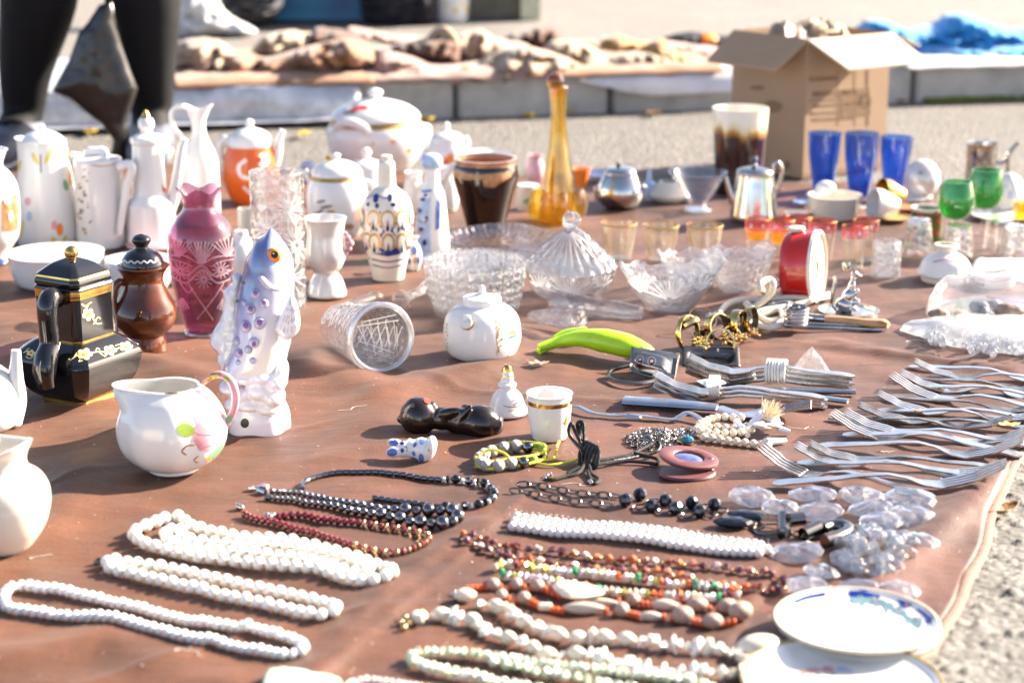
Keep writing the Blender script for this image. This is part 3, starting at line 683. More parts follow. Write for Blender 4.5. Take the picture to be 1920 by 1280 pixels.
for p, q in ((a, b), (a+V3((0, .18, .55)), b+V3((0, .18, .55))), (a, a+V3((0, .18, .55))), (b, b+V3((0, .18, .55)))): m.tube([p+V3((0, -.004, .004)), q+V3((0, -.004, .004))], .008, 6)
m.build('frame', wf, t)
Y = PY(42); heap('dark_coat', 'dark plaid coat heaped upright beside the teal canvas', [(686, 43), (684, -60), (720, -110), (790, -100), (815, -40), (812, 43)], Y, .10, pm('dark plaid', (.022, .02, .028), .9, var=.6, ns=30), 'coat', 31, lump=.2)
p = Pot(845, 40, KT); t = thing('planter', 'white pot with yellow blossoms painted near its rim', 'pot', p.o)
ob = body(p, [(30, 40), (34, 20), (35, -20), (36, -60), (38, -90)], [WH], 'pot', t, th=.004); paint(ob, YEL, [('e', 853, 20, 5, 6), ('e', 875, 18, 4, 5), ('e', 868, 8, 4, 4), ('e', 838, 12, 3, 4)])
Y = PY(38); a, b = VP(882, 38, Y), VP(1012, 36, Y+.02); m = MB(); m.sheet([a, b, b+V3((0, 0, .3)), a+V3((0, 0, .3))], -.25)
t = thing('crate', 'olive grey wooden crate standing beside the white pot', 'crate', a); m.build('side', pm('olive crate board', (.13, .115, .085), .8, var=.3, ns=20), t)
m = MB(); a2 = VP(976, 37, Y-.004); m.sheet([a2, b+V3((0, -.01, 0)), b+V3((0, -.01, .3)), a2+V3((0, 0, .3))], .006); m.build('pale_side', pm('pale yellow board', (.52, .50, .36), .8), t)
heap('plastic_bag', 'white plastic bag slumped on the pavement beyond the person', [(335, 70), (338, -30), (380, -50), (420, 20), (470, 50), (480, 62), (420, 66)], PY(66), .08, pm('white bag plastic', (.55, .54, .54), .35, var=.1, ns=10, bump=.4, bs=25), 'bag', 41, lump=.1)
heap('dark_bag', 'dark grey cloth bag lying over the white plastic bag', [(375, -40), (420, -60), (520, -50), (525, 25), (470, 46), (430, 30), (395, 8)], PY(50), .12, pm('dark grey bag', (.05, .05, .055), .7, var=.3), 'bag', 42, lump=.3)
heap('navy_bag', 'navy blue bag edge above the rosy suede bundle', [(462, 50), (458, 20), (475, -60), (530, -60), (500, 46)], PY(44), .06, pm('navy cloth', (.015, .025, .07), .8), 'bag', 43, lump=.2)
# ------------------------------------------------------------------ cardboard box
CARD = bpy.data.materials.new('cardboard'); CARD.use_nodes = True; nt = CARD.node_tree; lk = nt.links.new; b_ = nt.nodes['Principled BSDF']
tc = nd(nt, 'ShaderNodeTexCoord'); wv = nd(nt, 'ShaderNodeTexWave', Scale=28.0, Distortion=1.5); wv.bands_direction = 'Z'; nz = nd(nt, 'ShaderNodeTexNoise', Scale=12.0, Detail=5.0)
lk(tc.outputs['Object'], wv.inputs['Vector']); lk(tc.outputs['Object'], nz.inputs['Vector'])
mx = nd(nt, 'ShaderNodeMix', data_type='RGBA'); mx.inputs[6].default_value = (.31, .20, .12, 1); mx.inputs[7].default_value = (.38, .26, .165, 1); lk(nz.outputs[0], mx.inputs[0])
m2 = nd(nt, 'ShaderNodeMix', data_type='RGBA', blend_type='MULTIPLY'); m2.inputs[0].default_value = .04; lk(mx.outputs[2], m2.inputs[6]); lk(wv.outputs[0], m2.inputs[7]); lk(m2.outputs[2], b_.inputs['Base Color']); b_.inputs['Roughness'].default_value = .85
PRINT = pm('box print', (.24, .15, .085), .9, var=.25, ns=60); CARDP = pm('pale cardboard', (.44, .36, .28), .8, var=.12, ns=20)
c0 = G(1505, 336, ZR); al = math.radians(35); er = V3((math.cos(al), math.sin(al), 0)); el_ = V3((-math.sin(al), math.cos(al), 0)); up = V3((0, 0, ZH(79, c0.y)-ZR))
LR = .213; LL = .205; th_ = .004
box = thing('cardboard_box', 'open brown cardboard box standing on the road with flaps folded out', 'box', c0)
m = MB()
def wall(a, b, nrm): m.sheet([a, b, b+up, a+up], 0); 
def slab(q, nrm, mat=0, mb=None): (mb or m).add([*q, *[V3(x)+V3(nrm)*th_ for x in q]], [(3, 2, 1, 0), (4, 5, 6, 7), (0, 1, 5, 4), (1, 2, 6, 5), (2, 3, 7, 6), (3, 0, 4, 7)], mat)
A0, B0, C0, D0 = c0, c0+er*LR, c0+er*LR+el_*LL, c0+el_*LL
slab([A0, B0, B0+up, A0+up], el_); slab([D0+er*.0001, A0+el_*th_, A0+el_*th_+up, D0+up], er)
slab([B0+el_*th_, C0, C0+up, B0+up+el_*th_], -er); slab([C0-er*th_, D0+er*th_, D0+er*th_+up, C0-er*th_+up], -el_)
slab([A0+V3((0, 0, .004)), B0+V3((0, 0, .004)), C0+V3((0, 0, .004)), D0+V3((0, 0, .004))], V3((0, 0, 1)))
bo = fixn(m.build('box_body', CARD, box, sharp=30))
paint(bo, PRINT, [('s', [(1508, y), (1508+w_, y-w_*.06)], h_) for y, w_, h_ in ((150, 60, 8), (178, 100, 10), (190, 60, 3), (200, 110, 5), (214, 70, 4), (226, 96, 5))] + [('s', [(x, 130), (x+1, 236)], w2) for x, w2 in ((1570, 2), (1602, 2), (1626, 4))] + [('p', [(1575, 170), (1630, 165), (1632, 215), (1577, 222)]), ('e', 1620, 190, 14, 14), ('e', 1450, 200, 18, 12), ('e', 1420, 165, 14, 5), ('e', 1476, 310, 6, 9)], .0006)
def flap(a, b, out, cut, mat):
    mm = MB(); v = V3(out); d = (b-a)
    slab([a, b, b+v+d*cut[1], a+v+d*cut[0]], V3((0, 0, 1)), 0, mm); return fixn(mm.build('flap', mat, box, sharp=30))
e2 = up+V3((0, 0, .001))
flap(A0+e2, B0+e2, -el_*.095+V3((0, 0, -.045)), (.05, .02), CARDP)
flap(D0+e2, A0+e2, -er*.07+V3((0, 0, -.052)), (.03, -.04), CARD)
flap(B0+e2, C0+e2, er*.09+V3((0, 0, -.03)), (.04, -.04), CARD)
flap(C0+e2, D0+e2, el_*.06+V3((0, 0, -.06)), (.02, -.02), CARD)
CRUM = pm('crumpled packing paper', (.34, .26, .17), .5, var=.5, ns=30)
for k, (x, y, r) in enumerate(((1466, 56, 24), (1500, 62, 22), (1545, 52, 34), (1585, 50, 28), (1612, 58, 20))):
    c = c0+er*(.03+.035*k)+el_*.10; c.z = VP(x, y, c.y).z; m = MB(); c.z -= .012; m.ell(c, (r*.0011, .04, .026), 16, 11, jit=.16)
    lb = ['cream crumpled paper bundle at the box corner', 'grey crumpled foil scrap in the box', 'large golden crumpled paper wad in the box', 'tan crumpled paper wad with pale top in the box', 'white crumpled paper at the blue cloth side of the box'][k]
    tag(m.build('paper_wad', [CRUM, KERBM, CRUM, CRUM, S3][k], sharp=20), lb, 'paper', 'crumpled wads filling the cardboard box')
# ================================================================== PERSON BEHIND THE CLOTH
LEG = pm('black leggings', (.003, .003, .0045), .7, var=.3, ns=20, bump=.9, bs=22, spec=.3); SKIN = pm('skin', (.55, .34, .25), .5, sss=.1)
JACK = pm('black jacket', (.015, .015, .018), .7, var=.3, ns=15); SHOE = pm('grey blue shoes', (.10, .11, .15), .5, var=.4, ns=40); HAIR = pm('dark hair', (.03, .018, .01), .5)
FY = G(120, 296, ZR).y
def fx(x, row): p = VP(x, row, FY); return p
pr = thing('person', 'person in black leggings standing behind the white pots with a dark bag', 'person', G(160, 296, ZR))
def skinmesh(name, verts, edges, rad, mat, root=0, sub=2):
    me = bpy.data.meshes.new(name); o = WLOC[pr]; me.from_pydata([V3(v)-o for v in verts], edges, []); ob = bpy.data.objects.new(name, me); C.objects.link(ob); ob.parent = pr; WLOC[ob] = o
    md = ob.modifiers.new('s', 'SKIN'); md.use_smooth_shade = True
    for i, r in enumerate(rad): me.skin_vertices[0].data[i].radius = r if isinstance(r, tuple) else (r, r)
    me.skin_vertices[0].data[root].use_root = True
    ob.modifiers.new('u', 'SUBSURF').levels = sub; ob.modifiers['u'].render_levels = sub
    apply_mods(ob); ob.data.materials.clear(); ob.data.materials.append(mat); return ob
aL, aR = fx(42, 262), fx(282, 235); zc = ZH(20, FY)
def at(x, z, dy=0): return V3((x, FY+dy, z))
xl, xr = fx(78, 0).x, fx(275, 0).x; xm = (xl+xr)/2
verts = [at(xm, .90), at(xm, 1.05, .01), at(xm, 1.22), at(xm, 1.38, -.01), at(xm, 1.47), at(xm, 1.55, -.02), at(xm, 1.66, -.01),
         at(xl+.03, .84), at(xl+.01, .47, -.02), at(xl, .30, .0), at(aL.x+.012, .17, .01), at(aL.x, .06, .015), at(aL.x-.02, ZR+.035, -.10),
         at(xr-.02, .84), at(xr, .47, -.02), at(xr, .30, .0), at(aR.x+.004, .17, .01), at(aR.x, .06, .015), at(aR.x+.015, ZR+.035, -.10),
         at(xm-.19, 1.36), at(xm-.25, 1.10, .0), at(xm-.22, .90, -.10), at(xm-.2, .83, -.13), at(xm+.19, 1.36), at(xm+.24, 1.10), at(xm+.10, .93, -.13), at(xm+.02, .86, -.15)]
edges = [(0, 1), (1, 2), (2, 3), (3, 4), (4, 5), (5, 6), (0, 7), (7, 8), (8, 9), (9, 10), (10, 11), (11, 12), (0, 13), (13, 14), (14, 15), (15, 16), (16, 17), (17, 18), (3, 19), (19, 20), (20, 21), (21, 22), (3, 23), (23, 24), (24, 25), (25, 26)]
rad = [(.15, .11), (.13, .10), (.15, .11), (.15, .10), .055, (.075, .09), (.07, .085), .095, .078, .086, .058, .042, .036, .095, .075, .076, .055, .042, .036, .06, .045, .036, .03, .06, .045, .036, .03]
skinmesh('body', verts, edges, rad, LEG)
# jacket, head, hair, hands and shoes over the body
m = MB()
for pts, r in (([at(xm, .80), at(xm, 1.0, .01), at(xm, 1.25), at(xm, 1.42, -.01), at(xm, 1.47)], [.18, .165, .175, .15, .07]), ([at(xm-.14, 1.40), at(xm-.21, 1.34), at(xm-.26, 1.10), at(xm-.215, .88, -.11)], [.06, .07, .055, .045]), ([at(xm+.14, 1.40), at(xm+.21, 1.34), at(xm+.25, 1.10), at(xm+.09, .92, -.14)], [.06, .07, .055, .045])):
    m.tube(catmull(pts, 6), r, 18, flat=.8, up=None)
m.build('jacket', JACK, pr)
m = MB(); m.ell(at(xm, 1.60, -.02), (.075, .092, .11), 20, 14); m.ell(at(xm, 1.585, -.115), (.012, .02, .022), 8, 6); m.ell(at(xm-.077, 1.60, -.01), (.01, .018, .03), 8, 6); m.ell(at(xm+.077, 1.60, -.01), (.01, .018, .03), 8, 6); m.build('head', SKIN, pr)
m = MB()
for s in (-1, 1): m.ell(at(xm+s*.028, 1.613, -.102), (.011, .008, .006), 8, 6)
m.build('eyes', BLKP, pr); m = MB(); m.ell(at(xm, 1.545, -.102), (.022, .008, .006), 8, 6); m.build('mouth', pm('lips', (.5, .2, .18), .5), pr)
m = MB(); m.ell(at(xm, 1.635, .005), (.088, .10, .10), 18, 12); m.tube(catmull([at(xm, 1.66, .06), at(xm, 1.55, .10), at(xm, 1.44, .10)], 5), [.06, .055, .02], 12); m.build('hair', HAIR, pr)
for hx, hy, hz in ((xm-.2, -.14, .81), (xm+.02, -.16, .84)):
    m = MB(); c = at(hx, hz, hy); m.ell(c, (.022, .038, .042), 12, 8)
    for k in range(4): m.tube(catmull([c+V3((-.024+.016*k, -.02, -.03)), c+V3((-.024+.016*k, -.032, -.055)), c+V3((-.024+.016*k, -.012, -.075+.004*abs(k-1.5)))], 4), [.009, .008, .006], 8)
    m.tube(catmull([c+V3((.02, -.02, .0)), c+V3((.036, -.03, -.02)), c+V3((.03, -.03, -.045))], 4), [.010, .009, .007], 8); m.build('hand', SKIN, pr)
for q, s in ((aL, -1), (aR, 1)):
    m = MB(); c = V3((q.x, FY, ZR)); P = catmull([c+V3((0, .05, .05)), c+V3((s*.002, .0, .05)), c+V3((s*.012, -.08, .04)), c+V3((s*.02, -.15, .03)), c+V3((s*.022, -.18, .025))], 5)
    m.tube(P, [.035, .048, .045, .04, .02], 14, flat=.8); m.tube([c+V3((0, .055, .009)), c+V3((s*.004, -.04, .009)), c+V3((s*.02, -.175, .009))], [.034, .04, .03], 12, flat=.22, up=(0, 0, 1), mat=1); m.build('shoe', [SHOE, WH], pr)
# the dark bag the person holds
BAGM = bpy.data.materials.new('dark thin plastic'); BAGM.use_nodes = True; nt = BAGM.node_tree; b_ = nt.nodes['Principled BSDF']
b_.inputs['Base Color'].default_value = (.016, .014, .013, 1); b_.inputs['Roughness'].default_value = .30; b_.inputs['Coat Weight'].default_value = .12
tc = nd(nt, 'ShaderNodeTexCoord'); nz = nd(nt, 'ShaderNodeTexNoise', Scale=22.0, Detail=2.0); nt.links.new(tc.outputs['Object'], nz.inputs[0]); bp = nd(nt, 'ShaderNodeBump', Strength=.18, Distance=.012); nt.links.new(nz.outputs[0], bp.inputs['Height']); nt.links.new(bp.outputs[0], b_.inputs['Normal'])
tr = nd(nt, 'ShaderNodeBsdfTransparent'); tr.inputs[0].default_value = (.75, .6, .5, 1); ms = nd(nt, 'ShaderNodeMixShader', Fac=.08); nt.links.new(b_.outputs[0], ms.inputs[1]); nt.links.new(tr.outputs[0], ms.inputs[2]); nt.links.new(ms.outputs[0], nt.nodes['Material Output'].inputs[0])
m = MB(); BY = FY-.10
puff(m, [(212, 0), (186, 10), (165, 42), (148, 62), (130, 112), (98, 170), (130, 188), (190, 232), (212, 262), (206, 300), (238, 300), (244, 262), (238, 228), (258, 166), (246, 138), (228, 86), (214, 40)], onplane(BY), .030, step=6, smooth=False, lump=.12, ls=.03, seed=3, fold=.06)
puff(m, [(198, -300), (212, 4), (196, 6), (180, -300)], onplane(BY), .006, step=9, smooth=False)
tag(fixn(m.build('carrier_bag', BAGM, sharp=0)), 'dark translucent plastic bag hanging between the black leggings', 'bag')
# ================================================================== WHITE POTS ALONG THE BACK
# slim vase cut by the picture edge
p = Pot(-14, 492); t = thing('vase', 'white vase with a brown printed figure beside the tulip coffee pot', 'vase', p.o)
ob = body(p, [(28, 492), (36, 468), (52, 440), (57, 392), (55, 350), (44, 326), (31, 310), (39, 286), (43, 281)], [WH], 'vase_body', t, th=.003)
paint(ob, BRNP, [('p', [(2, 380), (12, 360), (28, 358), (36, 378), (34, 430), (22, 436), (4, 434)])]); paint(ob, CRM, [('e', 14, 375, 7, 9), ('e', 20, 405, 4, 10)], .0007); paint(ob, BLUL, [('p', [(-8, 484), (10, 486), (19, 496), (-8, 500)])])
# tall pot with tulips
p = Pot(92, 454); t = thing('coffee_pot', 'tall white coffee pot with scattered coloured tulips', 'coffee pot', p.o)
def lip(a, z, r):
    f = max(0, min(1, (z-.11)/.07)); k = max(0, math.cos(a-math.pi*.97))**6
    return r*(1+.40*f*f*k), z+.006*f*k
ob = body(p, [(56, 454), (61, 440), (61, 420), (58, 385), (52, 340), (47, 300), (43, 268), (44, 262)], [WH], 'pot_body', t, th=.003, mod=lip)
body(p, [(41, 263), (34, 255), (22, 248), (8, 244), (5, 240), (6, 236), (0, 233)], [WH], 'lid', t); 
handle(p, [(135, 290), (158, 300, 30), (160, 350, 40), (150, 400, 20)], 6, WH, t)
paint(ob, YEL, [('e', 66, 298, 4, 13, -28), ('e', 90, 294, 4, 16, 24), ('e', 36, 312, 3, 12, 15), ('e', 41, 432, 2.5, 20, 8), ('e', 101, 450, 4, 7, -40), ('e', 121, 448, 3, 8, 25), ('e', 147, 390, 2, 18)])
paint(ob, GREYP, [('s', [(76, 290), (77, 324)], 3)]); paint(ob, BLUP, [('e', 55, 406, 5, 10)]); paint(ob, PNK, [('e', 52, 378, 6, 8), ('e', 101, 422, 6, 9)])
paint(ob, ORP, [('e', 112, 430, 6.5, 12), ('e', 133, 332, 4, 16), ('e', 127, 288, 2, 7)]); paint(ob, GRN, [('e', 123, 347, 5, 11, -12)])
# straight pot with golden flowers
p = Pot(192, 459); t = thing('coffee_pot', 'straight sided white coffee pot with faded gold flowers', 'coffee pot', p.o)
ob = body(p, [(43, 460), (46, 452), (46, 400), (45, 350), (45, 304), (44, 301)], [WH], 'pot_body', t)
ob2 = body(p, [(44, 301), (44, 298), (38, 295), (12, 293), (9, 291)], [WH], 'lid', t)
m = MB(); m.tube(catmull([p.p(163, 293), p.p(166, 284), p.p(180, 283), p.p(193, 283), p.p(197, 293)], 5), .0045, 8, flat=1.4); m.build('lid_knob', WH, ob2)
handle(p, [(222, 314, -30), (240, 308, -32), (248, 318, -32), (238, 350, -32), (228, 410, -34), (224, 440, -36)], [9, 9, 9, 8, 7, 6], WH, t)
rnd = random.Random(3)
paint(ob, OCH, [('e', 158+rnd.gauss(0, 7), y, rnd.uniform(1.5, 4.5), rnd.uniform(1.2, 3), rnd.uniform(0, 180)) for y in range(318, 442, 7)]); paint(ob, GREYP, [('e', 153+rnd.gauss(0, 4), y, 3, 3) for y in (352, 365, 378, 394, 399)], .0006)
paint(ob, GOLDD, [('s', [(152, 304), (190, 312), (228, 304)], 2)]); 
# pot with finial lid
p = Pot(285, 459); t = thing('coffee_pot', 'white stepped coffee pot with gold tipped finial lid', 'coffee pot', p.o)
ob = body(p, [(42, 461), (46, 450), (46, 420), (45, 386), (43, 378), (36, 368), (32, 360), (30, 330), (29, 290), (29, 270)], [WH], 'pot_body', t)
lidd = body(p, [(28, 270), (31, 267), (32, 262), (30, 256), (20, 252), (11, 250), (11, 244), (15, 236), (14, 226), (8, 218), (4, 210), (0, 205)], [WH, GOLD], 'lid', t, band=lambda z, k: 1 if z > p.z(221) else 0)
handle(p, [(314, 400), (326, 370), (334, 320), (340, 280), (346, 260)], [13, 11, 9, 8, 7], WH, t, 'spout'); paint(ob, REDP, [('p', [(303, 346), (312, 352), (315, 366), (306, 360)])])
p2 = Pot(290, 468); tag(body(p2, [(30, 470), (48, 462), (52, 456), (46, 462), (0, 466)], [PNKL], 'saucer', None), 'pale pink edged saucer before the stepped coffee pot', 'saucer')
# double lipped decanter
p = Pot(380, 418); t = thing('jug', 'plain white jug with slim neck and winged double lip', 'jug', p.o)
def wing(a, z, r):
    f = max(0, min(1, (z-p.z(228))/(p.z(200)-p.z(228)))); return r*(1+f*.75*abs(math.cos(a))**4), z+f*.010*abs(math.cos(a))**3
body(p, [(32, 420), (34, 395), (34, 320), (31, 292), (20, 268), (14, 252), (13, 232), (15, 216), (19, 205)], [WH], 'jug_body', t, th=.0025, mod=wing)
handle(p, [(364, 212), (345, 202), (328, 202), (320, 216), (326, 240), (340, 256), (352, 280)], 4, WH, t)
# orange teapot
p = Pot(472, 378); t = thing('teapot', 'orange teapot with white scroll pattern and white lid', 'teapot', p.o)
ob = body(p, [(34, 379), (40, 370), (50, 345), (53, 325), (48, 295), (41, 272)], [ORG, WH], 'pot_body', t)
body(p, [(42, 273), (43, 269), (38, 254), (24, 244), (9, 239), (7, 235), (10, 230), (6, 225), (0, 223)], [WH], 'lid', t)
handle(p, [(434, 285), (424, 262), (414, 268), (412, 290), (424, 330), (440, 372)], [6, 8, 8, 8, 8, 7], WH, t)
handle(p, [(510, 320), (520, 290), (524, 262), (530, 244)], [12, 9, 7, 6], WH, t, 'spout')
paint(ob, WH, [('e', 494, 300, 11, 13), ('s', [(490, 330), (505, 345), (498, 366)], 8), ('s', [(462, 300), (448, 312), (452, 330), (470, 335)], 7), ('s', [(456, 350), (470, 362), (490, 366)], 6)]); paint(ob, REDP, [('e', 498, 322, 6, 9), ('e', 486, 300, 5, 6), ('e', 500, 360, 6, 5)], .0006)
# low bowl
p = Pot(108, 532); body_ = body(p, [(62, 533), (74, 526), (84, 505), (88, 482), (90, 472)], [WH], 'bowl', None, th=.003); tag(body_, 'wide plain white bowl behind the black coffee pot', 'bowl')
# cup behind the brown jug
p = Pot(262, 540); t = thing('cup', 'white cup with looped handle half hidden behind the brown jug', 'cup', p.o)
body(p, [(48, 545), (58, 525), (62, 500), (62, 484)], [WH], 'cup_body', t, th=.002); handle(p, [(214, 535), (194, 520), (188, 498), (200, 485), (216, 496)], 5, WH, t)
p = Pot(455, 520); tag(body(p, [(20, 530), (30, 510), (34, 480), (26, 458), (14, 444), (12, 432)], [WH], 'vase', None, th=.002), 'small round white vase between plum vase and fish', 'vase')
p = Pot(462, 448); tag(body(p, [(14, 452), (15, 430), (15, 396), (14, 390)], [CRM], 'beaker', None, th=.002), 'narrow cream beaker behind the plum vase', 'beaker')
# ------------------------------------------------------------------ crystal cylinder vase
p = Pot(526, 570)
def cut(a, z, r): return r*(1+.018*math.sin(a*14+z*180)+.016*math.sin(a*14-z*180)), z
t = thing('vase', 'tall clear crystal cylinder vase with star cuts behind the fish', 'vase', p.o)
ob = body(p, [(48, 572), (49, 560), (49, 500), (50, 420), (51, 330), (52, 322)], [GCR2], 'vase_body', t, th=.005, mod=lambda a, z, r: cut(a, z, r) if p.z(535) < z < p.z(400) else (r, z), sub=6, flat=False, n=72, sharp=15)
for sx, sy in ((540, 395), (500, 430), (556, 460), (505, 500), (545, 520)):
    paint(ob, GFR, [('s', [(sx+4*math.cos(k*.524), sy+4*math.sin(k*.524)), (sx+32*math.cos(k*.524), sy+34*math.sin(k*.524))], 3.2) for k in range(12)])
# tureen
p = Pot(706, 316); t = thing('tureen', 'large white lidded tureen with gold rim and red flower', 'tureen', p.o)
ob = body(p, [(56, 320), (70, 308), (87, 282), (93, 256), (90, 238), (82, 224)], [WH, GOLDD], 'tureen_body', t, band=lambda z, k: 1 if z > p.z(232) else 0)
ld = body(p, [(83, 222), (84, 217), (76, 207), (58, 196), (30, 188), (11, 185), (10, 181), (14, 175), (12, 169), (0, 165)], [WH], 'lid', t)
paint(ld, REDP, [('e', 678, 202, 14, 5), ('e', 664, 206, 8, 4)]); paint(ld, GREYP, [('e', 655, 212, 12, 3), ('e', 668, 198, 7, 3)], .0006)
handle(p, [(632, 240, -55), (645, 230, -70), (668, 233, -82), (688, 245, -85), (693, 260, -80), (684, 264, -72)], [8, 9, 9, 9, 9, 8], WH, t); handle(p, [(780, 240, 20), (800, 240, 30), (798, 262, 30), (782, 268, 20)], 8, WH, t)
paint(ob, ORP, [('e', 738, 266, 5, 4), ('e', 700, 270, 3, 3), ('e', 768, 282, 4, 5)])
# small lidded pots
p = Pot(634, 440); t = thing('sugar_pot', 'white lidded sugar pot with gold rim and grey leaves', 'sugar pot', p.o)
ob = body(p, [(34, 446), (46, 432), (56, 400), (59, 370), (55, 345), (47, 328)], [WH, GOLDD], 'pot_body', t, band=lambda z, k: 1 if z > p.z(333) else 0)
body(p, [(48, 327), (47, 320), (38, 310), (24, 303), (8, 299), (6, 295), (8, 290), (0, 286)], [WH], 'lid', t); handle(p, [(592, 350), (580, 335), (572, 318)], [8, 7, 5], WH, t, 'spout'); handle(p, [(684, 340), (702, 350), (700, 385), (684, 400)], 5, WH, t)
paint(ob, GREYP, [('e', 602, 378, 9, 3, -12), ('e', 612, 388, 12, 3, -10), ('e', 598, 398, 10, 3, -30)]); paint(ob, OCH, [('e', 620, 398, 8, 4), ('e', 655, 425, 9, 6), ('e', 600, 405, 5, 3)])
m = MB(); q = p.p(616, 300); m.ell(q, .0062, 12, 8); m.tube([q, p.p(617, 312)], .003, 8); m.build('knob', GOLD, t)
p = Pot(688, 372); t = thing('sugar_pot', 'plain white lidded pot behind the patterned bottle', 'sugar pot', p.o)
body(p, [(26, 374), (33, 355), (36, 338), (33, 318)], [WH], 'pot_body', t); body(p, [(33, 318), (32, 311), (24, 303), (9, 298), (7, 293), (10, 286), (6, 279), (0, 277)], [WH], 'lid', t)
p = Pot(838, 340); t = thing('teapot', 'white teapot with an orange flower behind the brown pot', 'teapot', p.o)
ob = body(p, [(26, 342), (36, 325), (40, 300), (39, 280), (33, 264)], [WH], 'pot_body', t); body(p, [(33, 265), (31, 257), (22, 250), (8, 246), (5, 242), (6, 236), (3, 230), (0, 228)], [WH], 'lid', t)
handle(p, [(868, 290), (876, 270), (872, 256)], [7, 6, 5], WH, t, 'spout'); paint(ob, ORP, [('p', [(830, 312), (834, 296), (846, 286), (852, 298), (844, 314)])]); paint(ob, REDP, [('e', 836, 306, 5, 6)], .0006); handle(p, [(806, 280), (794, 285), (794, 305), (806, 318)], 4, WH, t)
p = Pot(838, 390); t = thing('pitcher', 'small white pitcher squeezed between brown pot and blue figure bottle', 'pitcher', p.o)
body(p, [(18, 393), (23, 375), (22, 345), (17, 325), (20, 312)], [WH], 'pitcher_body', t, th=.002); handle(p, [(822, 345, -20), (836, 330, -22), (850, 312, -22), (858, 306, -22)], [7, 8, 8, 7], WH, t, 'spout')
p = Pot(776, 396); t = thing('pitcher', 'tiny white cream jug behind the patterned bottle', 'pitcher', p.o)
body(p, [(16, 398), (20, 382), (19, 355), (14, 335), (17, 322)], [WH], 'pitcher_body', t, th=.002); handle(p, [(770, 340, -22), (782, 336, -24), (788, 350, -24), (782, 378, -22)], 2.6, WH, t)
p = Pot(578, 338); tag(body(p, [(10, 340), (13, 320), (13, 306), (10, 303)], [BLUP, GREYP], 'cap_jar', None), 'small grey blue jar behind the crystal cylinder vase', 'jar')
p = Pot(915, 300); tag(body(p, [(18, 302), (36, 294), (46, 286), (36, 293), (0, 298)], [WH], 'saucer', None), 'white saucer behind the rim of the brown pot', 'saucer')
# ------------------------------------------------------------------ lustre goblet
p = Pot(613, 551); t = thing('goblet', 'pearly lustre goblet mug on a flared foot with pink handle', 'goblet', p.o)
body(p, [(37, 552), (37, 546), (31, 526), (24, 514), (23, 509), (30, 500), (37, 482), (37, 462), (35, 440), (37, 420), (41, 408)], [LUST], 'goblet_body', t, th=.002)
m = MB()
for a, b, r in ((652, 446, 6), (657, 456, 7), (654, 466, 6), (648, 474, 5), (648, 438, 4)): m.ell(p.p(a, b, -.004), r*p.s, 10, 8)
m.build('handle', PNK, t)
# ------------------------------------------------------------------ patterned bottle
p = Pot(728, 520); t = thing('bottle', 'white stoppered bottle with blue and gold scale pattern', 'bottle', p.o)
ob = body(p, [(30, 521), (33, 505), (38, 482), (45, 450), (49, 415), (47, 388), (38, 366), (24, 354), (17.5, 346), (16.5, 318), (15, 304), (10.5, 301), (10.5, 293), (9, 291)], [CRM], 'bottle_body', t, sub=7)
rows = [(410, 17, 22, [678, 700, 727, 754, 774]), (452, 15, 21, [688, 702, 728, 753, 768])]
spn = [math.pi]; ax = p.o
paint(ob, BLU, [('p', [(681, 392), (727, 399), (773, 392), (771, 420), (762, 474), (727, 481), (690, 474), (682, 420)])], .0002, spn, ax)
for y, rx, ry, xs in rows:
    for i, x in enumerate(xs):
        sq = math.sqrt(max(.08, 1-((x-727)/52)**2)); yy = y+6*sq-6
        paint(ob, CRM, [('e', x, yy, (rx-2)*sq+1, ry-2)], .0004, spn, ax); paint(ob, GOLDD, [('e', x, yy+1, (rx-4)*sq+1, ry-5)], .0006, spn, ax); paint(ob, CRM, [('e', x, yy+3, (rx-7)*sq+.6, ry-8)], .0008, spn, ax); paint(ob, BLU, [('p', [(x-3*sq, yy+ry), (x, yy+2), (x+3*sq, yy+ry)])], .0010, spn, ax)
paint(ob, CRM, [('e', x, y, 4, 6) for x, y in ((714, 432), (741, 432), (692, 430), (764, 430))], .0005); paint(ob, GOLDD, [('e', x, y, 2.4, 3) for x, y in ((714, 420), (741, 420), (716, 462), (740, 462), (694, 420))], .0007)
paint(ob, BLU, [('s', [(692, 484), (727, 491), (762, 484)], 2.5), ('s', [(694, 495), (727, 502), (760, 495)], 2), ('e', 705, 372, 5, 9, 10), ('e', 731, 371, 4, 8), ('e', 707, 386, 4, 5), ('e', 737, 384, 5, 4), ('e', 690, 383, 3, 4), ('s', [(688, 372), (705, 366), (722, 372), (745, 366), (760, 376)], 1.5)], .0004, spn, ax)
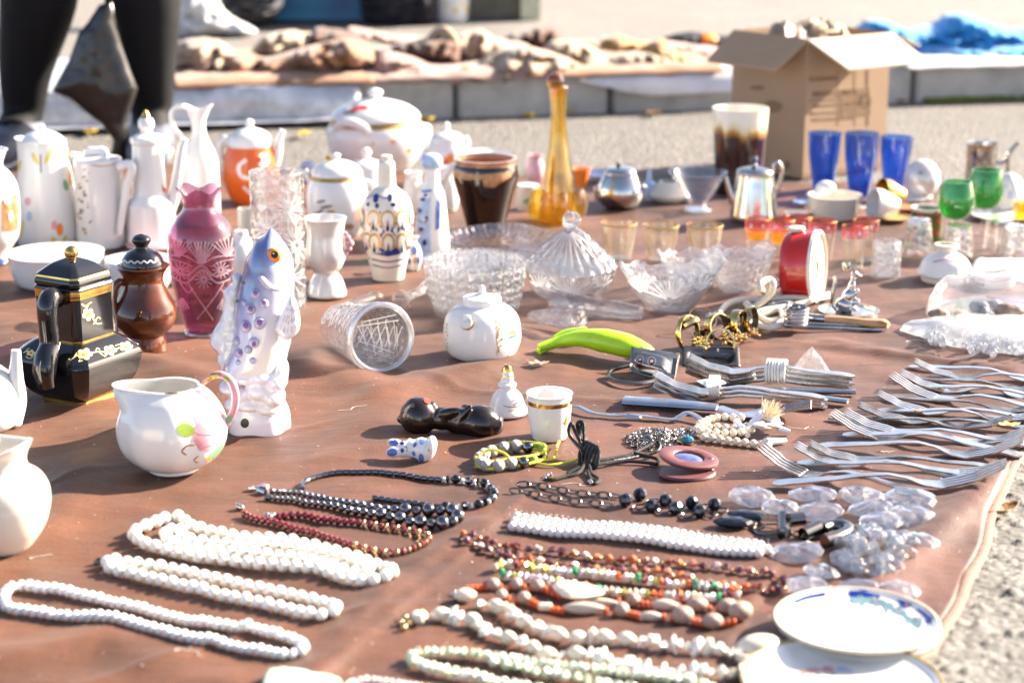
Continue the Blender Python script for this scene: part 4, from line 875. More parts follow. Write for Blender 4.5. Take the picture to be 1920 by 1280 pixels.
# ------------------------------------------------------------------ blue and white figure bottle
p = Pot(811, 476); t = thing('figurine', 'slim blue and white robed figurine with rounded cap', 'figurine', p.o)
ob = body(p, [(31, 480), (32, 470), (31, 440), (28, 400), (24, 365), (18, 350), (15, 338), (14, 318), (18, 312), (21, 303), (18, 294), (12, 289), (0, 287)], [WH, BLUP], 'figure', t, band=lambda z, k: 1 if z > p.z(314) else 0)
paint(ob, BLUP, [('p', [(783, 358), (808, 358), (808, 472), (806, 484), (779, 478), (780, 400)])]); paint(ob, BLUL, [('p', [(820, 372), (826, 380), (824, 428), (816, 432), (817, 390)]), ('s', [(783, 357), (796, 359), (809, 357)], 4), ('s', [(791, 322), (792, 350)], 5)], .0005)
paint(ob, BLU, [('e', 793, 374, 5, 4), ('e', 786, 395, 6, 5), ('e', 798, 366, 3, 3), ('e', 790, 430, 5, 4), ('e', 800, 408, 3, 3), ('e', 796, 455, 4, 6), ('s', [(784, 412), (794, 418), (804, 412)], 1.5)], .0007); paint(ob, ORP, [('e', 792, 436, 2.5, 2), ('e', 784, 434, 2, 2), ('e', 799, 413, 2, 2)], .0009)
p = Pot(777, 502); ob = body(p, [(9, 505), (13, 494), (15, 480), (11, 464), (6, 455), (6, 450), (11, 443)], [WH], 'vase', None, th=.0012); tag(ob, 'tiny blue patterned vase beside the scale pattern bottle', 'vase')
paint(ob, BLUL, [('e', 776, 470, 6, 8), ('e', 768, 490, 3, 6), ('e', 785, 488, 3, 8)]); paint(ob, OCH, [('e', 778, 488, 4, 6), ('e', 772, 478, 2, 3)], .0005)
# ------------------------------------------------------------------ brown pot
COPP = pm('copper brown rim', (.42, .20, .10), .2, var=.3, coat=.5)
p = Pot(911, 437); t = thing('pot', 'tall dark brown glazed pot with ochre drips below the rim', 'pot', p.o)
ob = body(p, [(31, 438), (36, 424), (46, 388), (57, 350), (62, 330), (60, 312), (57, 305), (59, 299), (60, 296)], [DBRG, COPP], 'pot_body', t, th=.006, band=lambda z, k: 1 if z > p.z(306) or k > 46 else 0)
paint(ob, BRNP, [('p', [(852, 318), (880, 326), (880, 338), (853, 334)]), ('p', [(900, 328), (945, 324), (960, 318), (958, 332), (940, 342), (925, 352), (908, 350)])]); paint(ob, BRNP, [('p', [(880, 326), (902, 328), (902, 336), (880, 336)])])
# ------------------------------------------------------------------ amber decanter
p = Pot(1046, 412); t = thing('decanter', 'tall amber glass decanter with petal foot and ball stopper', 'decanter', p.o)
body(p, [(32, 420), (36, 408), (36, 385), (31, 348), (24, 305), (18, 265), (15, 230), (15, 200), (16.5, 178), (18, 166), (17, 162)], [GAMB], 'glass_body', t, th=.003)
m = MB()
for k in range(8):
    a = 2*math.pi*k/8+.2; c = p.o+V3((math.cos(a)*.036, math.sin(a)*.036, .026)); R = Matrix.Rotation(a, 3, 'Z'); m.ell(c, (.014, .011, .026), 10, 8, R)
m.build('petal_foot', GAMB, t)
m = MB(); m.ell(p.p(1041, 153), 16*p.s, 16, 12); m.tube([p.p(1041, 166), p.p(1042, 180)], .006, 10); m.build('stopper', GAMD, t)
# small things around it
p = Pot(1090, 350); tag(body(p, [(8, 354), (11, 340), (15, 325), (17, 316)], [ORP, WH], 'cup', None, th=.0015), 'small bright orange cup beside the amber decanter', 'cup')
p = Pot(1004, 345); tag(body(p, [(12, 348), (18, 330), (16, 310), (12, 298), (14, 290)], [PNKL], 'vase', None, th=.0015), 'pale pink small vase behind the amber decanter', 'vase')
p = Pot(990, 390); ob = body(p, [(20, 394), (22, 380), (21, 352), (20, 346)], [CRM, WH], 'jar', None); tag(ob, 'cream jar with a green mark left of the amber decanter', 'jar'); paint(ob, GRN, [('e', 987, 378, 6, 5), ('e', 992, 374, 3, 5)])
p = Pot(1217, 372); tag(body(p, [(16, 375), (17, 362), (14, 345), (6, 338), (4, 322), (0, 316)], [BLUP, WH], 'lidded_jar', None), 'small pale blue lidded jar behind the silver pots', 'jar')
p = Pot(1254, 374); tag(body(p, [(26, 377), (34, 370), (36, 362), (22, 345), (18, 340)], [CRM], 'dish', None, th=.002), 'cream dish left of the footed glass bowl', 'dish')
p = Pot(1128, 335); tag(body(p, [(26, 338), (34, 330), (36, 324), (24, 330)], [BLUP], 'dish', None), 'flat blue grey dish behind the lidded silver pot', 'dish')
# ------------------------------------------------------------------ silver pots
p = Pot(1163, 388); t = thing('sugar_pot', 'round silver lidded pot with black knob', 'sugar pot', p.o)
body(p, [(24, 390), (36, 382), (44, 366), (43, 350), (36, 334), (31, 326)], [SILV], 'pot_body', t); body(p, [(31, 326), (31, 322), (24, 315), (8, 312)], [SILV], 'lid', t)
m = MB(); m.ell(p.p(1160, 309), (5*p.s, 5*p.s, 4*p.s), 12, 8); m.tube([p.p(1160, 316), p.p(1160, 309)], .003, 8); m.build('knob', BLKP, t)
handle(p, [(1128, 345), (1117, 352), (1118, 372), (1130, 378)], 2.5, SILV, t); handle(p, [(1198, 345), (1208, 352), (1207, 372), (1196, 378)], 2.5, SILV, t)
p = Pot(1413, 413); t = thing('coffee_pot', 'tall silver coffee pot with ball knob and curled handle', 'coffee pot', p.o)
ob = body(p, [(44, 415), (46, 405), (44, 390), (39, 355), (36, 335), (35, 326)], [SILV, SILW], 'pot_body', t, band=lambda z, k: 1 if z < p.z(402) else 0); body(p, [(35, 326), (35, 321), (28, 315), (9, 311), (3, 309), (3, 306)], [SILV], 'lid', t)
m = MB(); m.ell(p.p(1414, 300), 7*p.s, 12, 8); m.build('knob', pm('dark knob', (.05, .06, .09), .12, coat=.6), t)
handle(p, [(1448, 328), (1452, 308), (1462, 306), (1466, 324), (1460, 352), (1450, 372)], 3.4, SILV, t); handle(p, [(1376, 380), (1366, 350), (1362, 332)], [9, 6, 4], SILV, t, 'spout')
# footed glass bowl
p = Pot(1308, 391); tag(body(p, [(27, 394), (26, 390), (18, 384), (17, 379), (24, 370), (38, 350), (50, 330), (56, 322)], [GCL], 'footed_bowl', None, th=.002), 'clear conical glass bowl on a short foot', 'bowl')
# drip glazed cup
p = Pot(1384, 360); t = thing('cup', 'large dark brown cup with dripping cream glaze rim before the box', 'cup', p.o)
DRIP = bpy.data.materials.new('drip glaze'); DRIP.use_nodes = True; nt = DRIP.node_tree; lk = nt.links.new; b_ = nt.nodes['Principled BSDF']; tc = nd(nt, 'ShaderNodeTexCoord')
mp = nd(nt, 'ShaderNodeMapping'); mp.inputs['Scale'].default_value = (75, 75, 5); nz = nd(nt, 'ShaderNodeTexNoise', Scale=1.0, Detail=3.0); sx = nd(nt, 'ShaderNodeSeparateXYZ'); lk(tc.outputs['Object'], mp.inputs[0]); lk(mp.outputs[0], nz.inputs[0]); lk(tc.outputs['Object'], sx.inputs[0])
mr = nd(nt, 'ShaderNodeMapRange'); zt = p.z(203); mr.inputs[1].default_value = zt-.065; mr.inputs[2].default_value = zt; lk(sx.outputs[2], mr.inputs[0])
ma = nd(nt, 'ShaderNodeMath', operation='MULTIPLY_ADD'); ma.inputs[1].default_value = .55; lk(nz.outputs[0], ma.inputs[0]); lk(mr.outputs[0], ma.inputs[2])
cr = nd(nt, 'ShaderNodeValToRGB'); el = cr.color_ramp.elements; el[0].position = .52; el[0].color = (.030, .010, .007, 1); el[1].position = 1.0; el[1].color = (.80, .76, .66, 1); e = el.new(.68); e.color = (.42, .20, .05, 1); e = el.new(.80); e.color = (.70, .60, .36, 1)
lk(ma.outputs[0], cr.inputs[0]); lk(cr.outputs[0], b_.inputs['Base Color']); b_.inputs['Roughness'].default_value = .1; b_.inputs['Coat Weight'].default_value = .5
body(p, [(42, 362), (44, 350), (47, 300), (50, 250), (52, 212), (53, 202)], [DRIP], 'cup_body', t, th=.005)
# blue tumblers
for k, (cx, r0, top, rr) in enumerate(((1543, 355, 249, 32), (1611, 366, 249, 32), (1676, 354, 256, 31))):
    p = Pot(cx, r0); lb = ['cobalt blue tumbler standing nearest the brown drip cup', 'cobalt blue tumbler in the middle of the trio', 'paler cobalt tumbler beside the pearly ball'][k]
    tag(body(p, [(19, r0+1), (21, r0-10), (26, r0-45), (30, r0-75), (rr, top)], [GBLU], 'tumbler', None, th=.0015), lb, 'glass', 'cobalt blue tumblers before the cardboard box')
# planter, dishes
p = Pot(1564, 405); t = thing('planter', 'low white oval planter before the blue tumblers', 'planter', p.o); body(p, [(41, 408), (44, 395), (49, 375), (52, 365)], [CRM], 'planter_bowl', t, th=.004)
c = p.p(1548, 352); tag(blob([(c, (.017, .012, .012)), (c+V3((-.010, 0, -.008)), (.010, .012, .008))], 'shell', [WH], vox=.002), 'white shell resting in the low white planter', 'shell')
for k, (cx, r0, r, lb, mt) in enumerate(((1505, 386, 17, 'small white dish beside the planter and silver coffee pot', BLUP), (1492, 407, 22, 'small white pink rimmed bowl behind the red rimmed glasses', WH), (1606, 396, 16, 'little white dish between planter and gold cup', WH), (1706, 378, 32, 'white saucer below the pearly ball', WH), (1690, 394, 36, 'brown edged saucer behind the green mug', BRNP), (1672, 414, 34, 'brown saucer holding the tipped gold cups', OCH))):
    p = Pot(cx, r0); tag(body(p, [(r*.6, r0), (r, r0-7), (r*1.02, r0-9), (r*.85, r0-6), (0, r0-3)], [mt, WH], 'saucer', None), lb, 'saucer')
def lying(cx, cy, zc, prof, ax, mats, name, parent=None, n=36, band=None, th=.0015, flat=False, mod=None, sharp=38):
    """a vessel on its side: centre point of its mouth in the photo and the axis from the mouth to the base"""
    o = G(cx, cy, zc); q = V3(ax).normalized().to_track_quat('Z', 'Y').to_matrix().to_4x4(); m = MB()
    m.lathe(prof, n, Matrix.Translation(o) @ q, mod, band=band); b = V3((o.x, o.y, 0)); return m.build(name, mats, parent, base=(None if parent else b), flat=flat, sharp=sharp)
def cupprof(R, r, L, th=.0018): return [(R-th, 0), (R, 0), (R*.98, L*.3), (r*1.15, L*.85), (r, L), (0, L), (0, L-th), (r*1.05-th, L*.85), (R*.98-th, L*.3), (R-th, 0)]
tag(lying(1637, 382, .030, cupprof(.026, .014, .042), (1, .25, -.15), [WH, GOLD], 'cup', band=lambda z, k: 0), 'white cup with gold foot tipped over on the brown saucer', 'cup')
tag(lying(1652, 362, .040, cupprof(.025, .013, .04), (1, .3, -.2), [GOLD, WH], 'cup'), 'gold cup tipped over behind the white tipped cup', 'cup')
c = G(1727, 372); t = thing('ornament', 'round pearly lustre ornament between blue tumblers and green goblets', 'ornament', c)
m = MB(); m.ell(V3((c.x, c.y, .034)), (.031, .03, .034), 24, 16); m.lathe([(0, 0), (.018, 0), (.020, .004), (.014, .010), (0, .01)], 20, Matrix.Translation(c)); ob = m.build('ball', LUST, t); paint(ob, GREYP, [('e', 1726, 324, 5, 3)])
p = Pot(1838, 338); t = thing('mug', 'ornate dark silver mug with scrolled handle at the cloth edge', 'mug', p.o)
ob = body(p, [(27, 345), (28, 330), (28, 300), (29, 275), (30, 268)], [SILW], 'mug_body', t, th=.002, mod=lambda a, z, r: (r*(1+.02*math.sin(a*9)*math.sin(z*160)), z)); paint(ob, DMET, [('s', [(1820, 285), (1836, 300), (1822, 318), (1846, 330)], 3), ('s', [(1850, 285), (1842, 305), (1855, 322)], 3)]); paint(ob, GOLDD, [('e', 1830, 278, 8, 3), ('e', 1852, 279, 5, 3)], .0006)
handle(p, [(1862, 305), (1880, 304), (1892, 288), (1905, 272), (1911, 268)], [4, 4, 5, 4, 3], SILW, t); handle(p, [(1890, 290), (1890, 320), (1888, 345)], 4, SILW, t, 'handle_stem')
for k, (cx, r0, rows) in enumerate(((1788, 470, [(17, 472), (16, 468), (4, 462), (3.5, 425), (7, 412), (22, 405), (33, 388), (34, 372), (30, 352), (27, 340)]), (1843, 440, [(16, 442), (15, 439), (4, 433), (5, 415), (4, 400), (8, 392), (24, 385), (34, 368), (34, 352), (31, 330), (28, 318)]))):
    p = Pot(cx, r0); t = thing('goblet', ['green glass goblet with a wide round bowl nearer the upturned tumblers', 'green glass goblet on clear knobbed stem before the ornate mug'][k], 'goblet', p.o, 'green goblets')
    i = 4 if k == 0 else 5; body(p, rows[:i+1], [GCL], 'stem', t); body(p, rows[i:], [GGRN], 'bowl', t, th=.0015)
p = Pot(1890, 394); t = thing('figurine', 'white blue tinted porcelain ornament behind the green goblets', 'ornament', p.o); ob = body(p, [(24, 400), (26, 380), (25, 355), (18, 335), (8, 326), (0, 324)], [WH], 'figure', t, mod=lambda a, z, r: (r*(1+.12*math.sin(a*5+z*60)), z)); paint(ob, BLUP, [('e', 1880, 350, 8, 5), ('e', 1895, 365, 6, 8)])
p = Pot(1880, 408); tag(body(p, [(40, 410), (56, 404), (58, 401), (50, 404), (0, 407)], [CRM], 'saucer', None), 'cream plate under the white blue tinted ornament', 'plate')
p = Pot(1737, 447); ob = body(p, [(28, 450), (29, 430), (31, 400), (32, 388)], [pm('olive glaze', (.16, .13, .03), .2, var=.4, ns=40), CRM], 'mug', None, th=.003, band=lambda z, k: 1 if z > p.z(394) else 0); tag(ob, 'olive green mug with red spots and cream rim', 'mug'); paint(ob, REDP, [('e', 1755, 400, 4, 4), ('e', 1762, 415, 4, 5), ('e', 1726, 402, 4, 3), ('e', 1758, 436, 4, 4)])
p = Pot(1918, 415); tag(body(p, [(16, 418), (18, 400), (20, 378)], [GAMB], 'tumbler', None, th=.002), 'amber glass at the edge beyond the upturned tumblers', 'glass')
# upturned tumblers
for k, (cx, r0, top, rt, rb, lb) in enumerate(((1720, 476, 411, 22, 30, 'upturned clear tumbler nearest the olive mug'), (1794, 482, 422, 25, 30, 'upturned clear tumbler behind the inverted white dish'), (1872, 470, 406, 24, 30, 'upturned frosted clear tumbler standing behind the others'), (1900, 478, 422, 20, 27, 'upturned clear tumbler beside the white packing paper'))):
    p = Pot(cx, r0); pf = p.pr([(rb, r0), (rb-1, r0-14), (rt+1, top+8), (rt, top)]); m = MB(); m.lathe(pf+[(0, pf[-1][1]), (0, pf[-1][1]-.006), (pf[-1][0]-.003, pf[-1][1]-.006), (pf[0][0]-.003, 0.0)], 32, p.M, lambda a, z, r: (r*(1+.012*math.cos(a*12)), z)); tag(m.build('tumbler', GCR2 if k != 2 else GCL, base=p.o, sharp=20), lb, 'glass', 'tumblers standing upside down')
p = Pot(1660, 517); tag(body(p, [(26, 519), (27, 505), (26, 480), (26, 456), (25, 451)], [GCR], 'tumbler', None, th=.003, n=28, mod=lambda a, z, r: (r*(1+.05*abs(math.sin(a*7+z*120))*abs(math.sin(z*140-a*7))), z), flat=True), 'square pattern pressed glass tumbler beyond the kangaroo', 'glass')
# red rimmed glasses
for k, (cx, r0, top, r, fill, lb) in enumerate(((1419, 466, 410, 24, 1, 'red rimmed gold glass with orange inside, nearest the silver coffee pot'), (1464, 476, 412, 24, 1, 'red rimmed gold glass with orange inside, behind the alarm clock'), (1496, 462, 406, 24, 0, 'red rimmed glass standing behind the planter bowl side'), (1540, 486, 414, 26, 0, 'red rimmed gold glass just beyond the clock face'), (1600, 500, 424, 24, 0, 'red rimmed tapering glass nearest the pressed tumbler'), (1621, 486, 412, 24, 0, 'red rimmed gold glass partly hidden behind the tapering one'))):
    p = Pot(cx, r0); t = thing('glass', lb, 'glass', p.o, 'red rimmed gold glasses')
    hgt = r0-top; m = MB(); pf = p.pr([(r*.72, r0+1), (r*.76, r0-12), (r*.9, r0-hgt*.55), (r, top+20)]); m.lathe([(0, pf[0][1])]+pf, 32, p.M); m.build('cup', GYEL, t)
    m = MB(); pf2 = p.pr([(r, top+20), (r*1.01, top+10), (r*1.02, top)]); m.lathe(pf2, 32, p.M); rb_ = m.build('red_band', GRED, t); paint(rb_, WH, [('e', cx-r*.45, top+14, 3, 4), ('e', cx+r*.5, top+14, 3, 4)])
    m = MB(); m.lathe([(a*.985, b) for a, b in p.pr([(r*1.03, top+1.2), (r*1.05, top), (r*1.03, top-1.2)])], 32, p.M); m.build('gold_rim', GOLDD, t)
    if fill: m = MB(); m.lathe(closed([(a*.93, b) for a, b in p.pr([(r*.85, r0-hgt*.35), (r*.93, r0-hgt*.6), (r*.96, top+22)])]), 24, p.M); m.build('orange_glass', GORN, t)
for k, (cx, r0) in enumerate(((1160, 482), (1238, 486), (1320, 486))):
    p = Pot(cx, r0); t = thing('glass', ['gold edged shot glass closest to the crystal bonbon dish', 'gold edged shot glass in the middle of its row', 'gold edged shot glass closest to the red rimmed glasses'][k], 'glass', p.o, 'row of gold edged shot glasses')
    body(p, [(23, r0+2), (26, r0-10), (32, r0-40), (34, r0-64)], [GYEL], 'cup', t, th=.002, n=32, mod=lambda a, z, r: (r*(1+.012*math.cos(a*8)), z)); m = MB(); m.lathe(p.pr([(34.4, r0-62.5), (35, r0-64.5), (33.6, r0-65)]), 32, p.M); m.build('gold_rim', GOLDD, t)
# ================================================================== FRONT CERAMICS
# ------------------------------------------------------------------ square black coffee pot
p = Pot(150, 745)
t = thing('coffee_pot', 'square black glazed coffee pot with gold bands and yellow flower garlands', 'coffee pot', p.o)
PHI = math.radians(15)
def sq(chamf=.80):
    def f(a, z, r):
        b = (a-PHI) % (math.pi/2) - math.pi/4                    # flats between the corners
        flat = math.cos(math.pi/4)/max(.2, math.cos(b)); return r*min(flat*1.06, chamf*1.10 if abs(abs(b)-math.pi/4) < .01 else 9, 1)*1.0, z
    return f
def octo(a, z, r):
    b = abs((a-PHI+math.pi/4) % (math.pi/2) - math.pi/4)            # 0 at a corner, pi/4 mid-face
    d1 = .735/max(1e-3, math.cos(math.pi/4-b)); d2 = .93/max(1e-3, math.cos(b)); return r*min(d1, d2), z
def oct_body(pts, mats, name, parent, band=None, sub=5): return body(p, pts, mats, name, parent, n=96, mod=octo, band=band, sub=sub, sharp=22)
ob = oct_body([(66, 748), (72, 744), (73, 736), (73, 736), (96, 722), (115, 702), (124, 680), (128, 668), (128, 661), (123, 654), (123, 654), (98, 638), (74, 626), (74, 626), (74, 615), (74, 575), (75, 548), (76, 540), (76, 530), (70, 528)], [BLK, GOLD], 'pot_body', t,
    band=lambda z, k: 1 if (z < p.z(735) or p.z(547) < z < p.z(534) or p.z(629) < z < p.z(624)) else 0)
ld = oct_body([(70, 529), (75, 524), (76, 518), (72, 511), (72, 511), (71, 508), (71, 508), (42, 492), (16, 484), (10, 482)], [BLK, GOLD], 'lid', t, band=lambda z, k: 1 if p.z(512) < z < p.z(508.5) else 0)
m = MB(); q = p.p(150, 476); q = V3((p.o.x, p.o.y, p.o.z+p.z(474))); m.ell(q, 12.5*p.s, 18, 12); m.tube([q-V3((0, 0, .012)), q-V3((0, 0, .004))], .006, 12); m.build('knob', GOLD, ld)
cdir = V3((-math.sin(PHI), -math.cos(PHI), 0))
def hp(R, row): return p.o+cdir*(R*p.s)+V3((0, 0, p.z(row)))
m = MB(); m.tube(catmull([hp(62, 545), hp(86, 538), hp(101, 552), hp(101, 585), hp(99, 620), hp(118, 642), hp(126, 662), hp(120, 690)], 7), [.0105, .0115, .0115, .011, .0115, .013, .013, .010], 14); m.build('handle', BLK, t)
m = MB(); hs = lambda R, row: p.o-cdir*(R*p.s)+V3((0, 0, p.z(row))); m.tube(catmull([hs(100, 680), hs(118, 640), hs(122, 600), hs(140, 560)], 6), [.018, .014, .010, .007], 12); m.build('spout', BLK, t)
def flower(ob, x, y, r, fl=1.0, rot=0, col=None):
    paint(ob, col or CRMY, [('e', x+r*math.cos(a+rot), y+r*fl*math.sin(a+rot), r*.62, r*.62*fl+.3) for a in [k*1.2566 for k in range(5)]], .0005); paint(ob, ORP, [('e', x, y, r*.42, r*.42*fl+.2)], .0008)
CRMY = pm('pale yellow enamel', (.72, .64, .28), .3, var=.2, ns=90)
flower(ob, 165, 589, 7.5, 1.0, .3); paint(ob, CRMY, [('s', [(152, 569), (160, 573), (170, 566)], 2), ('s', [(163, 577), (166, 570), (172, 566)], 1.6), ('s', [(152, 569), (156, 573), (163, 576)], 2.4), ('s', [(172, 594), (180, 606), (190, 606)], 2.4), ('s', [(178, 600), (184, 594), (188, 598)], 1.6), ('s', [(180, 600), (174, 608)], 1.6)], .0005)
for x, y, r in ((159, 664, 9), (206, 657, 8), (236, 650, 8)): flower(ob, x, y, r, .75)
paint(ob, CRMY, [('s', [(132, 676), (142, 668), (150, 664), (152, 668)], 2), ('s', [(140, 668), (146, 660), (150, 661)], 1.8), ('s', [(168, 662), (182, 660), (198, 660)], 2), ('s', [(178, 661), (182, 653), (187, 656)], 1.8), ('s', [(186, 661), (196, 668), (200, 664)], 1.8), ('s', [(215, 656), (224, 652), (230, 652)], 2), ('s', [(150, 674), (148, 678), (155, 676)], 1.6), ('s', [(216, 648), (224, 646)], 1.6), ('s', [(240, 658), (246, 654)], 1.6),
    ('s', [(44, 662), (52, 658), (62, 666), (72, 662), (86, 668)], 2), ('s', [(48, 668), (56, 672), (64, 668)], 1.6), ('s', [(66, 672), (74, 674), (82, 666)], 1.6), ('s', [(50, 656), (56, 653)], 1.6), ('s', [(80, 566), (84, 574), (82, 584)], 1.8), ('s', [(84, 574), (88, 566)], 1.4)], .0005)
flower(ob, 58, 662, 5.5, .7); flower(ob, 78, 668, 5.5, .7)
# ------------------------------------------------------------------ brown jug with a black lid
p = Pot(275, 652); t = thing('jug', 'round bellied brown glazed jug with black zigzag lid', 'jug', p.o)
ob = body(p, [(40, 654), (38, 640), (34, 628), (34, 628), (44, 618), (56, 604), (60, 588), (56, 570), (45, 548), (38, 530), (38, 518), (44, 506), (51, 498)], [BROG], 'jug_body', t, sub=6)
ld = body(p, [(40, 500), (40, 493), (35, 480), (24, 470), (13, 465), (12, 461), (16, 455), (18, 449), (14, 443), (6, 440), (0, 440)], [BLK], 'lid', t)
paint(ld, CRM, [('s', [(222+i*6, 489+(3 if i % 2 else -1)+2*(1-abs(i-6)/6)) for i in range(13)], 2.6)], .0004)
handle(p, [(240, 530, -10), (222, 530, -24), (212, 550, -30), (214, 580, -30), (226, 606, -26), (238, 612, -20)], [6, 8, 8, 8, 8, 7], BROG, t)
# ------------------------------------------------------------------ plum cut glass vase
p = Pot(384, 622); t = thing('vase', 'plum coloured cut glass vase with wavy rim and clear foot', 'vase', p.o)
def wave(a, z, r):
    f = max(0, min(1, (z-p.z(376))/(p.z(356)-p.z(376)))); return r*(1+.05*f*math.cos(5*a+1)), z+f*.0035*math.cos(5*a+1)
ob = body(p, [(33, 620), (42, 592), (52, 552), (60, 502), (63, 462), (60, 434), (48, 412), (34, 396), (30, 384), (33, 370), (43, 354)], [GPUR], 'vase_body', t, th=.003, mod=wave, n=60)
m = MB(); m.lathe(closed(p.pr([(36, 624), (39, 622), (36, 618), (32, 616)])), 40, p.M, lambda a, z, r: (r*(1+.05*math.cos(a*10)), z)); m.build('foot', GCR2, t)
def fan(ob, x, y, r, a0, a1, n, wd, mat=GPURF): paint(ob, mat, [('s', [(x+r*.12*math.cos(a), y+r*.12*math.sin(a)), (x+r*math.cos(a), y+r*math.sin(a))], wd) for a in [math.radians(a0+(a1-a0)*k/(n-1)) for k in range(n)]])
paint(ob, GPURF, [('s', [(322, 478), (348, 480), (376, 494), (404, 482), (438, 478)], 3), ('s', [(322, 502), (350, 516), (378, 498), (404, 518), (438, 504)], 3.5), ('s', [(322, 518), (350, 530), (380, 506), (406, 530), (438, 520)], 3.5), ('s', [(322, 486), (345, 492), (360, 500)], 2), ('s', [(394, 500), (415, 490), (438, 486)], 2),
    ('s', [(352, 530), (372, 560), (400, 600)], 2.6), ('s', [(420, 530), (400, 560), (370, 598)], 2.6), ('s', [(338, 530), (352, 548), (362, 540)], 2.4), ('s', [(412, 540), (424, 548), (434, 530)], 2.4)])
fan(ob, 378, 498, 46, 235, 305, 9, 3); fan(ob, 430, 485, 40, 220, 290, 7, 2.6); fan(ob, 332, 485, 36, 250, 320, 7, 2.6)
for x, y in ((382, 524), (338, 508), (414, 506)): fan(ob, x, y, 17, 0, 330, 12, 2.4)
fan(ob, 342, 556, 26, 60, 130, 7, 2.2); fan(ob, 420, 556, 26, 50, 120, 7, 2.2)
# ------------------------------------------------------------------ fish
p = Pot(484, 800); t = thing('figurine', 'pearly upright fish figurine with purple dots and orange eye', 'figurine', p.o)
FY_ = p.o.y
FISH = bpy.data.materials.new('fish lustre'); FISH.use_nodes = True; nt = FISH.node_tree; lk = nt.links.new; b_ = nt.nodes['Principled BSDF']
tc = nd(nt, 'ShaderNodeTexCoord'); sx = nd(nt, 'ShaderNodeSeparateXYZ'); lk(tc.outputs['Object'], sx.inputs[0]); nz = nd(nt, 'ShaderNodeTexNoise', Scale=22.0, Detail=3.0); lk(tc.outputs['Object'], nz.inputs[0])
# a glaze gradient fired into the body: slate blue on the back of the head, lilac flank, cream belly
mA = nd(nt, 'ShaderNodeMath', operation='MULTIPLY_ADD'); mA.inputs[1].default_value = -1.5; lk(sx.outputs[0], mA.inputs[0]); lk(sx.outputs[2], mA.inputs[2])
mB_ = nd(nt, 'ShaderNodeMath', operation='MULTIPLY_ADD'); mB_.inputs[1].default_value = .05; lk(nz.outputs[0], mB_.inputs[0]); lk(mA.outputs[0], mB_.inputs[2])
mr = nd(nt, 'ShaderNodeMapRange'); mr.inputs[1].default_value = .0; mr.inputs[2].default_value = .225; lk(mB_.outputs[0], mr.inputs[0])
cr = nd(nt, 'ShaderNodeValToRGB'); el = cr.color_ramp.elements; el[0].position = .0; el[0].color = (.78, .70, .66, 1); el[1].position = 1; el[1].color = (.055, .075, .19, 1)
for q_, c_ in ((.35, (.76, .70, .62)), (.60, (.56, .53, .66)), (.80, (.22, .25, .46))): e = el.new(q_); e.color = (*c_, 1)
lk(mr.outputs[0], cr.inputs[0]); lk(cr.outputs[0], b_.inputs['Base Color']); b_.inputs['Roughness'].default_value = .12; b_.inputs['Coat Weight'].default_value = .8; b_.inputs['Thin Film Thickness'].default_value = 420
m = MB(); puff(m, [(505, 428), (516, 432), (530, 450), (546, 474), (553, 505), (553, 545), (552, 590), (548, 640), (538, 680), (535, 712), (470, 722), (418, 708), (418, 685), (434, 640), (438, 590), (444, 545), (454, 512), (462, 478), (476, 452), (494, 440)], onplane(FY_), .040, D=52, step=7, pw=.55, edge=.03)
ob = fixn(m.build('fish_body', FISH, t, sharp=0)); sm = ob.modifiers.new('s', 'SMOOTH'); sm.iterations = 4; apply_mods(ob)
m = MB(); puff(m, [(444, 512), (436, 515), (434, 532), (420, 546), (418, 580), (412, 600), (410, 605), (396, 628), (395, 648), (408, 662), (406, 676), (414, 690), (408, 700), (430, 712), (452, 640), (450, 560), (456, 520)], onplane(FY_+.004), .010, D=14, step=6, pw=.8, lump=.5, ls=.12); m_ = fixn(m.build('dorsal_fin', PEARL, t, sharp=0))
m = MB(); puff(m, [(546, 552), (558, 572), (563, 606), (556, 626), (535, 638), (518, 622), (516, 612), (530, 582)], onplane(FY_-.034), .006, D=12, step=6, lump=.5, ls=.16); fn = fixn(m.build('pectoral_fin', PEARL, t, sharp=0))
for a in range(5): paint(fn, pm('lilac lustre', (.5, .46, .62), .15, coat=.6), [('s', [(546, 560), (523+a*8, 625-abs(a-2)*1.5)], 1.4)])
m = MB(); puff(m, [(484, 522), (492, 516), (512, 536), (526, 544), (516, 546), (498, 540)], onplane(FY_-.040), .005, D=6, step=4); fixn(m.build('mouth', pm('lilac grey lustre', (.46, .44, .56), .15, coat=.6), t, sharp=0))
def surf(x, y, o=.001): 
    bv = BVHTree.FromPolygons([v.co+WLOC[ob] for v in ob.data.vertices], [tuple(f.vertices) for f in ob.data.polygons]); h = bv.ray_cast(V3((0, 0, H)), ray(x, y).normalized()); return h[0] or VP(x, y, FY_-.03)
PURP = pm('purple lustre', (.30, .10, .36), .12, coat=.8, var=.3, ns=90)
m = MB(); sp2 = [(479, 551, 7), (495, 569, 7), (470, 580, 8), (461, 612, 9), (487, 606, 9), (445, 640, 7), (476, 642, 8), (466, 655, 6), (449, 662, 7), (447, 679, 4), (474, 676, 5), (458, 568, 4)]
for x, y, r in sp2: m.ell(surf(x, y), r*p.s*1.3, 14, 10)
m.build('scale_bosses', pm('lilac pearl lustre', (.50, .46, .60), .12, coat=.8, var=.3, ns=40, film=400), ob)
dots = ob.children[0]; paint(dots, PURP, [('e', x, y-1.5, r*.55, r*.6) for x, y, r in sp2[:5]+[(476, 646, 7), (450, 663, 6)]], .0006)
paint(ob, BLKP, [('e', 456, 530, 3, 3), ('e', 445, 564, 3, 3), ('e', 437, 594, 3, 3)])
